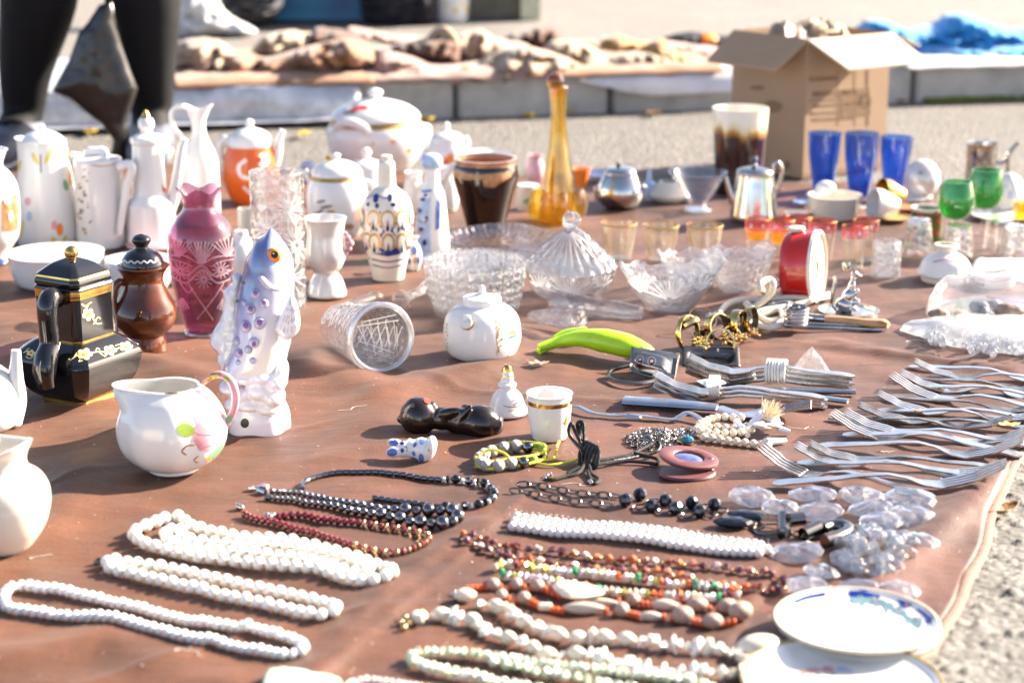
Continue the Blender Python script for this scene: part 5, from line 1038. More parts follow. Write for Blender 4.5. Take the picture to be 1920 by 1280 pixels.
ey = surf(513, 479); m = MB(); m.ell(ey, (.0082, .005, .0082), 18, 12); eo = m.build('eye', ORP, t); paint(eo, BLKP, [('e', 515, 477.5, 6.5, 6.5)], .0005); paint(eo, WH, [('e', 513, 475, 1.6, 1.3)], .0009)
LIL = pm('lilac base lustre', (.66, .60, .70), .14, coat=.8, var=.18, ns=25, tint=(.74, .70, .70), film=400)
bs_ = body(p, [(58, 806), (60, 796), (58, 772), (50, 752), (40, 740)], [LIL], 'base', t, mod=lambda a, z, r: (r*(1+.04*math.sin(a*5)), z)); paint(bs_, BLKP, [('e', 459, 793, 8, 9), ('e', 487, 750, 4, 5)])
wv_ = [(432, 724, 22, 14), (462, 706, 26, 13), (492, 702, 24, 16), (520, 712, 20, 20), (528, 694, 14, 24), (452, 738, 24, 16), (486, 730, 26, 18), (514, 742, 22, 18), (470, 756, 30, 14), (505, 762, 24, 14), (440, 756, 20, 14)]
m = blob([(VP(x, y, FY_-.016+random.uniform(-.006, .006)), (a*p.s, .022, b*p.s)) for x, y, a, b in wv_], 'waves', [PEARL], t, vox=.0022, sm=3)
# ------------------------------------------------------------------ creamer
p = Pot(326, 876); t = thing('creamer', 'ribbed white cream jug with painted pink rose and gold handle', 'creamer', p.o)
def spt(a, z, r):
    f = max(0, min(1, (z-p.z(766))/(p.z(724)-p.z(766)))); k = max(0, math.cos(a-math.pi-.1))**6; rib = 1+.022*math.cos(a*9)*max(0, 1-((z-p.z(800))/.055)**2)
    return r*rib*(1+.92*f*f*k), z+f*f*k*.003
ob = body(p, [(46, 879), (49, 876), (49, 872), (72, 862), (93, 838), (102, 805), (98, 774), (84, 748), (66, 732), (57, 726), (56, 722)], [WH], 'jug_body', t, th=.0025, mod=spt, n=72)
hd = handle(p, [(380, 718, 0), (398, 704, 0), (418, 703, 0), (434, 716, 0), (442, 742, 0), (438, 770, 0), (424, 796, 0)], [5, 6, 7, 7.5, 7.5, 7, 6], PNK, t, sub=8)
paint(hd, GOLD, [('p', [(376, 722), (396, 700), (414, 697), (416, 710), (400, 712), (384, 728)])]); paint(hd, LIME, [('e', 424, 711, 7, 5, 40)]); paint(hd, GRN, [('e', 428, 784, 8, 9)])
paint(ob, PNKL, [('p', [(366, 760), (374, 750), (392, 756), (404, 772), (406, 796), (392, 808), (374, 804), (364, 784)])]); paint(ob, PNK, [('p', [(364, 800), (376, 790), (398, 794), (418, 776), (424, 800), (416, 832), (396, 848), (374, 844), (363, 826)])])
paint(ob, PNK, [('s', [(368, 800), (384, 812), (402, 812), (416, 800)], 2), ('s', [(368, 824), (386, 834), (406, 830)], 2), ('s', [(380, 768), (386, 782), (398, 790)], 1.4)], .0007)
paint(ob, LIME, [('e', 348, 806, 17, 13, 10)]); paint(ob, GRN, [('p', [(388, 862), (396, 848), (416, 832), (422, 826), (416, 842), (402, 858)])]); paint(ob, YEL, [('e', 390, 860, 5, 4)], .0006)
paint(ob, GOLD, [('s', [(364, 834), (350, 836), (341, 846), (349, 852)], 2.4), ('s', [(372, 854), (364, 862), (370, 867)], 2), ('e', 322, 737, 13, 1.6)])
# ------------------------------------------------------------------ teapot and vase at the edge
p = Pot(-36, 800); t = thing('teapot', 'plain white teapot whose upright spout rises at the picture edge', 'teapot', p.o)
body(p, [(50, 806), (70, 792), (80, 768), (80, 742), (68, 712), (46, 690), (30, 680), (10, 672)], [WH], 'pot_body', t); handle(p, [(22, 790), (32, 750), (30, 710), (30, 680), (30, 656)], [20, 18, 14, 11, 9], WH, t, 'spout')
p = Pot(8, 1022); ob = body(p, [(46, 1026), (58, 1014), (80, 982), (91, 945), (90, 915), (78, 893), (60, 880), (55, 876), (52, 862), (55, 850), (62, 838), (66, 830)], [CRM], 'vase', None, th=.003, mod=lambda a, z, r: (r, z+(.0035*math.cos(2*a+.6)*max(0, min(1, (z-p.z(858))/.012)))), n=60, sub=6); tag(ob, 'cream bulbous vase with notched rim in the near corner', 'vase')
# ------------------------------------------------------------------ round white pot
p = Pot(904, 666); t = thing('sugar_pot', 'squat white porcelain pot with pointed lid and gold ringed hand button', 'sugar pot', p.o)
def soft(a, z, r): return r*(1+.030*math.cos(4*a)*max(0, 1-((z-p.z(620))/.05)**2)), z
ob = body(p, [(40, 672), (43, 669), (60, 662), (70, 640), (71, 616), (66, 592), (52, 576), (38, 570), (36, 568)], [WH], 'pot_body', t, mod=soft); paint(ob, GOLD, [('s', [(925, 676), (940, 674), (954, 667)], 3)])
body(p, [(37, 569), (37, 560), (37, 560), (34, 556), (16, 553), (8, 549), (6, 542), (4, 536), (0, 533)], [WH], 'lid', t)
bt = body  # button
c_ = None
bvh = BVHTree.FromPolygons([v.co+WLOC[ob] for v in ob.data.vertices], [tuple(f.vertices) for f in ob.data.polygons])
def on(x, y): return bvh.ray_cast(V3((0, 0, H)), ray(x, y).normalized())
h = on(877, 607); R = h[1].to_track_quat('Z', 'Y').to_matrix().to_4x4(); m = MB(); m.lathe([(0, -.002), (12*p.s, -.002), (13*p.s, .002), (12*p.s, .0035)], 24, Matrix.Translation(h[0]) @ R, mat=1); m.lathe([(12*p.s, .0035), (11*p.s, .005), (0, .003)], 24, Matrix.Translation(h[0]) @ R)
for k in range(4): m.tube([on(877-4+3*k, 606)[0]+h[1]*.004, on(876-4+3.4*k, 592+abs(k-1.5))[0]+h[1]*.003], .0016, 8)
m.tube([on(884, 606)[0]+h[1]*.004, on(890, 600)[0]+h[1]*.003], .0016, 8); m.build('hand_button', [WH, GOLD], t)
rn = random.Random(5); paint(ob, GOLDD, [('e', 934+rn.gauss(0, 3), y, rn.uniform(1.5, 3.5), rn.uniform(1, 2.5), rn.uniform(0, 180)) for y in range(600, 668, 4)]+[('s', [(930, 612), (935, 626), (931, 640), (936, 660)], 1.6)])
paint(ob, pm('pale cyan paint', (.50, .66, .70), .2), [('e', 962, 628, 8, 9)]); paint(ob, YEL, [('e', 962, 623, 6, 4)], .0005); paint(ob, pm('dark teal paint', (.05, .12, .12), .2), [('s', [(956, 632), (962, 630), (969, 627)], 2.5)], .0007)
rn = random.Random(9); paint(ob, OCH, [('e', 838+rn.uniform(-1, 2), y, 1.3, 2) for y in range(608, 655, 7)])
# ------------------------------------------------------------------ bell bottle and little cup
p = Pot(951, 773); t = thing('bell_bottle', 'white bell shaped porcelain bottle with gold tip and bird print', 'bottle', p.o)
ob = body(p, [(37, 774), (39, 771), (38, 766), (34, 758), (28, 742), (20, 732), (15, 728), (15, 725), (18, 722), (17, 718), (13, 715), (12, 706), (11, 700), (9, 690), (6, 685), (0, 683)], [WH, GOLD], 'bottle_body', t, band=lambda z, k: 1 if (z > p.z(696) or p.z(705) < z < p.z(703)) else 0)
paint(ob, pm('plum line', (.25, .05, .12), .3), [('s', [(944, 760), (955, 763), (965, 763)], 1.3), ('s', [(962, 764), (972, 761), (982, 752)], 1.3)]); paint(ob, GREYP, [('p', [(960, 758), (974, 748), (980, 744), (976, 756), (966, 762)])]); paint(ob, GOLDD, [('s', [(952, 771), (968, 766), (984, 752)], 1.4), ('e', 973, 740, 3, 5)]); paint(ob, PNK, [('e', 964, 750, 3, 2), ('e', 972, 742, 2, 2)], .0006)
p = Pot(1030, 817); t = thing('cup', 'small handleless white cup with gold band and gold leaf', 'cup', p.o)
ob = body(p, [(30, 820), (33, 818), (36, 806), (40, 780), (42, 755), (42, 740), (44, 736)], [WH, GOLD], 'cup_body', t, th=.002, band=lambda z, k: 1 if (p.z(755.5) < z < p.z(746.5) and k < 32) else 0, sub=7)
paint(ob, GOLD, [('p', [(1056, 792), (1060, 788), (1062, 778), (1065, 788), (1066, 790), (1062, 796), (1060, 798)])])
# ================================================================== CRYSTAL
def facet(nn, am, zz): return lambda a, z, r: (r*(1+am*abs(math.sin(a*nn+z*zz))*1.0-am*.6*abs(math.sin(a*nn-z*zz))), z)
# lidded dish
p = Pot(1070, 556); t = thing('bonbon_dish', 'lidded cut crystal bonbon dish with faceted ball knob', 'bonbon dish', p.o)
ob = body(p, [(46, 560), (54, 556), (72, 540), (81, 518), (83, 502)], [GCR2], 'dish', t, th=.003, mod=facet(9, .03, 60), n=72, flat=False, sharp=12)
ld = body(p, [(84, 502), (86, 498), (80, 490), (64, 474), (46, 456), (30, 440), (16, 430), (9, 425)], [GCR2], 'lid', t, mod=lambda a, z, r: (r*(1+.035*abs(math.sin(a*12))), z), n=96, sharp=12)
m = MB(); q = V3((p.o.x, p.o.y, p.z(413))); m.ell(q, 18*p.s, 9, 6); m.tube([q-V3((0, 0, .014)), q-V3((0, 0, .005))], .006, 9); m.build('knob', GCR, ld, flat=True)
fan(ob, 1068, 556, 60, 200, 340, 12, 3, GFR); fan(ob, 1010, 540, 30, 220, 320, 7, 2.5, GFR); fan(ob, 1128, 540, 30, 220, 320, 7, 2.5, GFR); fan(ld, 1066, 430, 70, 35, 145, 10, 3, GFR)
# stack of shell dishes, plate, stoppers
p = Pot(892, 586); t = thing('bowl', 'square cut crystal bowl behind the squat white pot', 'bowl', p.o)
def sqr(a, z, r): return r*(.93+.10*abs(math.cos(2*a))**.6)*(1+.03*abs(math.sin(a*16))-.02*abs(math.sin(z*260))), z
body(p, [(62, 596), (72, 588), (82, 560), (88, 530), (92, 505), (93, 488)], [GCR], 'bowl_body', t, th=.004, mod=sqr, n=96, sharp=10, sub=4)
p = Pot(890, 520, .028); tag(body(p, [(40, 524), (60, 520), (84, 500), (92, 484)], [GCR], 'bowl', None, th=.004, mod=sqr, n=96, sharp=10, sub=4), 'scalloped crystal dish nested on top of the square crystal bowl', 'bowl')
p = Pot(940, 462, .012); tag(body(p, [(60, 474), (80, 470), (96, 462), (104, 454)], [GCR2], 'oval_plate', None, th=.003, mod=lambda a, z, r: (r*(1+.10*math.cos(2*a))*(1+.02*abs(math.sin(a*24))), z+.012*math.sin(a)*r/.07), n=96, sharp=10, sub=3), 'oval cut crystal plate tilted behind the crystal bowls', 'plate')
def rod(name, lb, a, b, r, mats, cat, za=.01, zb=.01, prof=None, n=24, mod=None, flat=False):
    A, B = G(*a, za), G(*b, zb); m = MB(); q = (B-A).to_track_quat('Z', 'Y').to_matrix().to_4x4(); L = (B-A).length; s = scl(A)
    m.lathe([(rr*s, k*L) for rr, k in prof], n, Matrix.Translation(A) @ q, mod); return tag(m.build(name, mats, sharp=14, flat=flat), lb, cat)
rod('stopper', 'cylindrical clear glass stopper behind the lying tumbler', (646, 580), (708, 560), 12, GCL, 'stopper', .010, .012, [(0, 0), (12, .02), (16, .5), (14, .8), (17, .9), (16, 1), (0, 1)])
t = thing('stopper', 'round clear glass ball stopper beside the crystal bowls', 'stopper', G(752, 560)); m = MB(); m.ell(G(752, 561, .010), 17*scl(G(752, 561)), 18, 12); m.build('ball', GCL, t); m = MB(); m.tube([G(764, 556, .012), G(790, 546, .014), G(806, 532, .018)], [.005, .007, .009], 12); m.build('shank', GCR2, t)
rod('salt_shaker', 'ribbed clear conical glass piece lying by the green peeler', (1090, 602), (992, 590), 20, GCR2, 'glass', .018, .011, [(0, 0), (21, 0), (23, .05), (20, .3), (15, .7), (9, .95), (4, 1), (0, 1)], mod=lambda a, z, r: (r*(1+.03*abs(math.sin(a*12))), z))
rod('vase', 'slim ribbed clear glass bud vase lying before the bonbon dish', (1036, 566), (1206, 588), 20, GCR2, 'vase', .015, .010, [(24, 0), (24, .08), (20, .3), (17, .5), (15, .8), (13, .97), (9, 1), (0, 1)], mod=lambda a, z, r: (r*(1+.04*abs(math.sin(z*260))), z))
# boat bowls
for k, (cx, r0, rim, r, L, rotk, lb) in enumerate(((1256, 574, 508, 76, .24, .1, 'boat shaped cut crystal bowl nearest the gold rings'), (1300, 536, 480, 60, .2, .35, 'boat shaped crystal bowl nested behind the nearest one'), (1384, 542, 480, 58, .24, .5, 'boat shaped crystal bowl beside the alarm clock'))):
    p = Pot(cx, r0); t = thing('boat_bowl', lb, 'bowl', p.o, 'boat shaped crystal bowls')
    def boat(a, z, r, L=L, ph=rotk): 
        f = max(0, min(1, z/.05)); c = math.cos(a-ph); return r*(1+L*f*abs(c)**3-.10*f*(1-abs(c)))*(1+.035*abs(math.sin(a*11))*f), z*(1+.20*abs(c)**3) + .004*f*math.cos(a*8)*(z > .03)
    ob = body(p, [(r*.55, r0+3), (r*.62, r0), (r*.8, r0-22), (r*.95, r0-44), (r*1.02, rim)], [GCR], 'bowl_body', t, th=.003, mod=boat, n=88, sharp=10, sub=4)
    if k == 0:
        fan(ob, 1255, 562, 50, 200, 340, 11, 3, GFR); fan(ob, 1205, 550, 36, 220, 300, 7, 3, GFR); fan(ob, 1310, 545, 36, 240, 330, 7, 3, GFR)
# lying tumbler
s_ = scl(G(720, 660)); o = G(716, 634, .0395)
m = MB(); ax = V3((-.46, .88, -.11)).normalized(); q = ax.to_track_quat('Z', 'Y').to_matrix().to_4x4(); M = Matrix.Translation(o) @ q
R1, R2, L = 64*s_, 38*s_, .135
pf = [(R1*.86, .004), (R1*.90, 0), (R1, .001), (R1*1.02, .006), (R1, .018), (R1*.97, .02), (R1*.90, L*.4), (R1*.75, L*.75), (R2*1.1, L*.95), (R2, L), (0, L)]
m.lathe(pf, 72, M, lambda a, z, r: (r*(1+.022*abs(math.sin(a*12+z*150))-.018*abs(math.sin(a*12-z*150))) if .021 < z < L*.93 else r, z)); m.lathe([(R1*.86, .004), (R1*.82, .03), (R1*.66, L*.75), (R2*.9, L*.9), (0, L*.9)], 48, M)
mo = m.build('tumbler', GCR2, base=V3((o.x, o.y, 0)), sharp=12); m = MB(); m.tube([M @ V3((R1*.95*math.cos(a), R1*.95*math.sin(a), .003)) for a in [2*math.pi*k/64 for k in range(64)]], .0034, 10, closed=True); m.build('rim', glass('bright rim glass', (.96, .97, .97), .3, milk=.12, rough=.08), mo); tag(mo, 'cut crystal tumbler lying on its side with open mouth forward', 'glass')
paint(mo, GFR, [('s', [(672+i*18, 612), (690+i*14, 650)], 1.4) for i in range(5)]+[('s', [(690+i*16, 612), (668+i*18, 650)], 1.4) for i in range(5)]+[('s', [(678+i*15, 600), (690+i*14, 668)], 1.2) for i in range(5)]+[('s', [(675, 640), (740, 662)], 2), ('s', [(680, 652), (735, 672)], 2), ('s', [(668, 606), (742, 590)], 2), ('s', [(670, 612), (748, 600)], 2)])
# ================================================================== SMALL WARES IN THE MIDDLE
# green peeler
GREENP = pm('lime green plastic', (.36, .62, .015), .28, var=.06, coat=.2)
m = MB()
P = [G(1010, 652, .010), G(1050, 640, .016), G(1090, 634, .022), G(1130, 638, .022), G(1175, 648, .018), G(1215, 662, .010), G(1230, 668, .006)]
m.tube(catmull(P, 6), [.006, .009, .014, .019, .019, .013, .004], 18, flat=.75, up=(0, 0, 1))
t = thing('peeler', 'lime green plastic peeler lying before the glass bud vase', 'peeler', G(1120, 655))
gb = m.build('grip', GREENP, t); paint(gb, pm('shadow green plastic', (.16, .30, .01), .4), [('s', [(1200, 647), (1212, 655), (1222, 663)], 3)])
m = MB(); m.tube(catmull([G(1040, 634, .012), G(1062, 626, .016), G(1100, 624, .018)], 5), [.004, .006, .008], 10); m.tube(catmull([G(1009, 660, .004), G(1024, 652, .008), G(1056, 642, .014)], 5), [.006, .008, .008], 12, flat=.5, up=(0, 0, 1)); m.build('tip', GREENP, t)
# gold rings, cuffs and brooches
GR = 'gold coloured rings and brooches in a little heap'
GMET = pm('polished gold metal', (.80, .56, .22), .12, metal=1, var=.3, ns=60); GDK = pm('tarnished ring lining', (.10, .08, .06), .2, metal=.7)
def ring(name, lb, c, R, wd, ax, th=.0016, mat=GMET, inner=GDK, extra=None):
    c = V3(c); q = V3(ax).normalized().to_track_quat('Z', 'Y').to_matrix().to_4x4(); M = Matrix.Translation(c) @ q; t = thing(name, lb, 'ring', V3((c.x, c.y, 0)), GR)
    m = MB(); h = wd/2; m.lathe([(R-th, -h), (R, -h), (R+th*.4, 0), (R, h), (R-th, h)], 36, M); m.build('band', mat, t)
    m = MB(); m.lathe([(R-th-.0001, h), (R-th-.0001, -h)], 36, M); m.build('lining', inner, t)
    if extra: extra(t, M)
    return t
def filig(cpx, z, r, n, mat=GMET):
    def f(t, M):
        m = MB(); rn = random.Random(n)
        for k in range(n): q = G(cpx[0]+rn.uniform(-r, r), cpx[1]+rn.uniform(-r*.6, r*.6), z+rn.uniform(-.004, .004)); m.ell(q, rn.uniform(.0018, .0035), 7, 5)
        m.build('ornament', mat, t)
    return f
def watch(t, M):
    m = MB(); m.lathe([(0, -.004), (.0145, -.004), (.0165, -.001), (.016, .003), (0, .004)], 28, M @ Matrix.Translation((.004, .010, -.002)) @ Matrix.Rotation(1.15, 4, 'X')); m.build('dial_back', GMET, t)
    m = MB(); m.lathe([(.0005, .0043), (.0135, .0040)], 24, M @ Matrix.Translation((.004, .010, -.002)) @ Matrix.Rotation(1.15, 4, 'X')); m.build('dial_lining', GDK, t)
ring('ring', 'gold cocktail ring with dark lined disc, nearest the green peeler', G(1290, 624, .021), .022, .006, (.75, -.6, .15), extra=watch)
ring('ring', 'wide gold ring with dark lining lying open toward the metal bracket', G(1352, 642, .017), .0175, .012, (-.25, -.95, .25), extra=filig((1322, 646), .012, 14, 24))
ring('ring', 'broad polished gold ring standing behind the open one', G(1345, 612, .020), .017, .012, (.55, -.75, .2))
ring('ring', 'broad gold ring with scalloped ornament beside the white cable', G(1385, 606, .021), .017, .012, (.8, -.55, .1), extra=filig((1392, 628), .008, 14, 18))
ring('ring', 'narrow gold ring leaning on the broad ornamented one', G(1407, 600, .021), .017, .008, (.85, -.5, .1), extra=filig((1414, 624), .007, 10, 12))
ring('ring', 'thin plain gold hoop behind the cocktail ring', G(1318, 596, .018), .018, .0012, (.2, -.5, .8), th=.001)
ring('ring', 'gold ring lying flat between the cocktail ring and the open ring', G(1318, 634, .008), .014, .009, (.1, -.3, 1), extra=filig((1312, 640), .012, 15, 20))
ring('ring', 'small gold ring with knobbly stone cluster under the broad rings', G(1372, 630, .010), .013, .007, (.4, -.6, .7), extra=filig((1366, 636), .010, 16, 16))
m = MB(); m.ell(G(1330, 590, .006), (.006, .004, .003), 12, 8, Matrix.Rotation(.5, 3, 'Z')); m.ell(G(1344, 586, .006), (.005, .003, .003), 10, 7); tag(m.build('earring', SILV), 'small silver earring tucked behind the gold rings', 'earring')
# white cable and silver coil
CAB = pm('ivory cable', (.66, .60, .50), .3, var=.12, ns=30)
t = thing('cable', 'tangled ivory electric cable with a raised loop', 'cable', G(1450, 580))
m = MB(); W_ = .0042
def cab(pts, r=W_): m.tube(catmull([G(*q) for q in pts], 7), r, 10)
cab([(1408, 600, .006), (1352, 594, .004), (1362, 572, .010), (1395, 562, .012), (1440, 562, .012), (1430, 545, .030), (1424, 540, .045), (1430, 528, .052), (1444, 524, .052), (1450, 534, .046), (1444, 552, .028), (1420, 572, .014), (1400, 580, .010)])
cab([(1398, 568, .022), (1412, 582, .016), (1418, 604, .008), (1440, 615, .005), (1466, 608, .006)])
cab([(1420, 566, .010), (1450, 560, .010), (1490, 558, .012), (1520, 562, .012), (1500, 570, .008), (1440, 580, .008), (1420, 590, .006), (1450, 606, .005), (1470, 596, .006)])
cab([(1430, 558, .016), (1470, 548, .014), (1500, 546, .012), (1530, 552, .010)], .0036); cab([(1430, 592, .005), (1460, 580, .012), (1464, 598, .008), (1440, 600, .005)], .003)
m.build('cord', CAB, t)
m = MB(); m.tube(catmull([G(1488, 565, .004), G(1520, 562, .004), G(1548, 556, .005), G(1556, 548, .006)], 6), [.006, .0085, .0085, .005], 12, flat=.25, up=(0, 0, 1)); m.build('flat_end', CAB, t)
m = MB(); c = G(1490, 618); pts = []
for k in range(130):
    a = k*.27; pts.append(c+V3((.0135*math.cos(a)+.0004*k*.04, .0135*math.sin(a), .0045+.0002*k)))
m.tube(pts, .0026, 8); m.tube(catmull([pts[-1], G(1494, 574, .020), G(1478, 566, .020), G(1440, 572, .016)], 6), .0024, 8); tag(m.build('coil_bracelet', SILV), 'silver spring coil bracelet at the end of the cable', 'bracelet')
# alarm clock
p0 = G(1500, 562); t = thing('alarm_clock', 'round red alarm clock turned so its pale face looks sideways', 'clock', p0)
RED = pm('red enamel', (.50, .018, .014), .2, var=.12, ns=30, coat=.5)
ax = V3((.925, -.38, .05)).normalized(); R0 = 68*scl(p0)*.98; c = V3((p0.x, p0.y, R0-.001)); q = ax.to_track_quat('Z', 'Y').to_matrix().to_4x4(); M = Matrix.Translation(c) @ q
m = MB(); m.lathe([(0, -.020), (R0*.90, -.020), (R0*.97, -.016), (R0*.98, -.009), (R0*.985, -.008), (R0*.98, -.007), (R0, .015), (R0*1.02, .018), (R0*1.02, .022)], 64, M); cb = m.build('case', RED, t)
m = MB(); m.lathe([(R0*1.025, .019), (R0*1.02, .024), (R0*.93, .026), (R0*.92, .022)], 64, M); m.build('bezel', pm('ivory bezel', (.80, .72, .60), .3), t)
m = MB(); m.lathe([(R0*.93, .0215), (0, .0215)], 64, M); fc = m.build('face', pm('clock face paper', (.80, .76, .66), .4, var=.06), t)
m = MB()
for a, L, wd in ((.6, .55, .0012), (2.2, .75, .001), (4.2, .35, .0016)): m.tube([M @ V3((0, 0, .0225)), M @ V3((R0*L*math.cos(a), R0*L*math.sin(a), .0225))], wd, 6)
m.ell(M @ V3((0, 0, .0225)), .0022, 8, 6)
for k in range(12): a = k*math.pi/6; m.tube([M @ V3((R0*.72*math.cos(a), R0*.72*math.sin(a), .0218)), M @ V3((R0*.82*math.cos(a), R0*.82*math.sin(a), .0218))], .0007, 5)
m.build('hands', pm('clock hand bronze', (.22, .17, .09), .4), fc)
m = MB(); u0 = c+V3((0, 0, R0)); m.lathe([(0, -.004), (.006, -.004), (.006, 0), (.011, .001), (.011, .005), (0, .007)], 20, Matrix.Translation(u0-ax*.008)); m.build('button', CAB, t)
m = MB(); b0 = M @ V3((-.012, -.018, -.022)); m.lathe([(0, -.006), (.005, -.006), (.005, .006), (0, .006)], 14, Matrix.Translation(b0) @ q); m.tube([b0+V3((0, 0, -.006)), b0+V3((-.010, 0, -.010))], .0025, 8); m.build('winder', SILV, t)
# gold brooch
m = MB(); puff(m, [(1460, 548), (1480, 552), (1514, 546), (1512, 556), (1480, 562), (1459, 556)], onplane(G(1486, 562).y-.01), .008, D=6, step=5, smooth=False); puff(m, [(1470, 547), (1488, 518), (1496, 528), (1504, 546)], onplane(G(1486, 562).y-.004), .003, D=6, step=5, smooth=False)
o = fixn(m.build('brooch', GMET)); tag(o, 'gold fan shaped brooch on the cable against the clock', 'brooch'); paint(o, GDK, [('p', [(1470, 546), (1490, 549), (1508, 546), (1490, 543)])])
# kangaroo dish
p = Pot(1591, 585); t = thing('ring_dish', 'silver kangaroo figure standing on a small round ring dish', 'ring dish', p.o)
m = MB(); m.lathe(p.pr([(0.01, 588), (50, 588), (55, 584), (56, 581), (53, 580), (48, 584), (0.01, 585)], 3), 48, p.M); s_ = p.s
for k in range(60): a = k*math.pi/30; m.ell(p.o+V3((55.5*s_*math.cos(a), 55.5*s_*math.sin(a), p.z(581))), .0014, 6, 4)
m.build('dish', SILV, t)
def E(x, y, rx, ry, rz, rot=0, dy=0): return (p.p(x, y, dy), (rx*s_, rz*s_, ry*s_), Matrix.Rotation(math.radians(rot), 3, 'Y'))
kb = blob([E(1586, 572, 20, 14, 14, 25), E(1592, 555, 13, 16, 11, 15), E(1597, 536, 7, 12, 7, 12), E(1600, 522, 5, 8, 5), E(1603, 513, 8, 6, 5, 25), E(1611, 517, 6, 3.5, 3.5, 20), E(1606, 548, 4, 9, 5, 20, -.006), E(1604, 566, 9, 7, 6, -10, -.006), E(1598, 580, 12, 4, 6, 0, -.006), E(1570, 580, 10, 5, 6, 30)], 'kangaroo', [SILV], t, vox=.0011, sm=2)
m = MB(); m.tube(catmull([p.p(1572, 582), p.p(1562, 572), p.p(1561, 550), p.p(1566, 530), p.p(1564, 518)], 6), [.004, .0036, .003, .0026, .0022], 8); m.build('tail', SILV, kb)
m = MB()
for x, dy in ((1583, .003), (1592, -.003)): m.ell(p.p(x, 500, dy), (3*s_, 2*s_, 10*s_), 8, 8, Matrix.Rotation(-.35 if x < 1590 else .05, 3, 'Y'))
m.build('ears', SILV, kb)
# knife with wooden handle, steel rods
WOOD = pm('turned pale wood', (.52, .30, .14), .35, var=.25, ns=30, coat=.3)
t = thing('knife', 'knife with pale wooden handle and steel ferrule below the kangaroo dish', 'knife', G(1600, 602))
m = MB(); m.tube(catmull([G(1546, 598, .007), G(1580, 600, .007), G(1625, 605, .007), G(1655, 607, .007), G(1666, 610, .006)], 5), [.006, .0065, .0065, .0078, .005], 14, flat=.8); hb = m.build('wood_handle', WOOD, t); paint(hb, BRNP, [('e', 1653, 605, 8, 2.4, 8)])
m = MB(); m.tube([G(1508, 595, .007), G(1547, 598, .007)], .0058, 14); m.build('ferrule', SILV, t)
for a, b, lb in (((1440, 604), (1645, 612), 'short thin steel rod against the wooden knife handle'), ((1420, 608), (1658, 620), 'long thin steel rod nearest the fork bundles')):
    m = MB(); A, B = G(*a, .0025), G(*b, .0025); m.tube([A, A.lerp(B, .97), B], [.0022, .0022, .0008], 8); tag(m.build('steel_rod', SILW), lb, 'rod')
# inverted dish, little cup, packing paper
p = Pot(1771, 522); t = thing('lidded_dish', 'white lidded dish with red script ring and flared knob', 'dish', p.o)
body(p, [(44, 525), (45, 518), (42, 514)], [CRM], 'dish', t); ob = body(p, [(50, 514), (53, 510), (48, 502), (42, 488), (30, 478), (20, 474), (17, 471)], [WH], 'lid', t)
body(p, [(16, 472), (22, 462), (23, 458), (17, 457)], [CRM], 'knob', t, th=.002); paint(ob, REDP, [('e', 1752+k*5, 487-1.2*(4-abs(k-4))+4, 1.8, 1.6) for k in range(9)])
p = Pot(1866, 532); ob = body(p, [(33, 536), (36, 528), (39, 512), (41, 508)], [WH], 'cup', None, th=.0025); tag(ob, 'shallow white cup with small dark print beside the inverted white dish', 'cup'); paint(ob, pm('plum print', (.14, .07, .12), .4), [('e', 1834, 533, 5, 4), ('e', 1842, 534, 5, 3)]); paint(ob, PNK, [('s', [(1828, 522), (1866, 528), (1904, 520)], 1.5)])
m = MB(); A, B, C2, D2 = G(1815, 515, .004), G(1950, 530, .004), G(1960, 482, .012), G(1830, 486, .016)
n_ = 14; vs = []; fs = []
for i in range(n_+1):
    for j in range(n_+1):
        q = A.lerp(B, i/n_).lerp(D2.lerp(C2, i/n_), j/n_); q.z += .006*noise.noise(V3((i*.4, j*.5, 3))); vs.append(q)
for i in range(n_):
    for j in range(n_): a = i*(n_+1)+j; fs.append((a, a+n_+1, a+n_+2, a+1))
m.add(vs, fs); o = m.build('packing_paper', pm('white packing film', (.70, .76, .78), .35, var=.1, ns=14)); o.modifiers.new('t', 'SOLIDIFY').thickness = .001; tag(o, 'crumpled white packing sheet under the upturned tumblers', 'packing sheet')
# ------------------------------------------------------------------ bags
FILM = glass('clear plastic film', (.97, .96, .95), .10, milk=.12, rough=.10, bump=.5, bs=40); FILMW = glass('white plastic film', (.96, .965, .96), .12, milk=.26, rough=.12, bump=.5, bs=45)
def bag(name, lb, outline, hh, mat, D, seed, stepp=8):
    t = thing(name, lb, 'bag', G(outline[0][0]+60, outline[0][1])); m = MB(); puff(m, outline, onground(.0015), hh, D=D, step=stepp, back=0, lump=.16, ls=.022, seed=seed, pw=.6, edge=.06, smooth=False); fo = fixn(m.build('film', mat, t, sharp=60)); md = fo.modifiers.new('s', 'SMOOTH'); md.iterations = 3; apply_mods(fo); return t
bag('shell_bag', 'clear plastic bag of sea shells behind the bag of glass beads', [(1722, 592), (1768, 560), (1800, 556), (1850, 548), (1900, 552), (1990, 560), (1990, 606), (1900, 602), (1800, 600), (1746, 604)], .050, FILM, 26, 4)
SHB = pm('mottled shell', (.45, .32, .24), .4, var=.6, ns=60); SHG = pm('grey shell', (.36, .35, .36), .4, var=.5, ns=50)
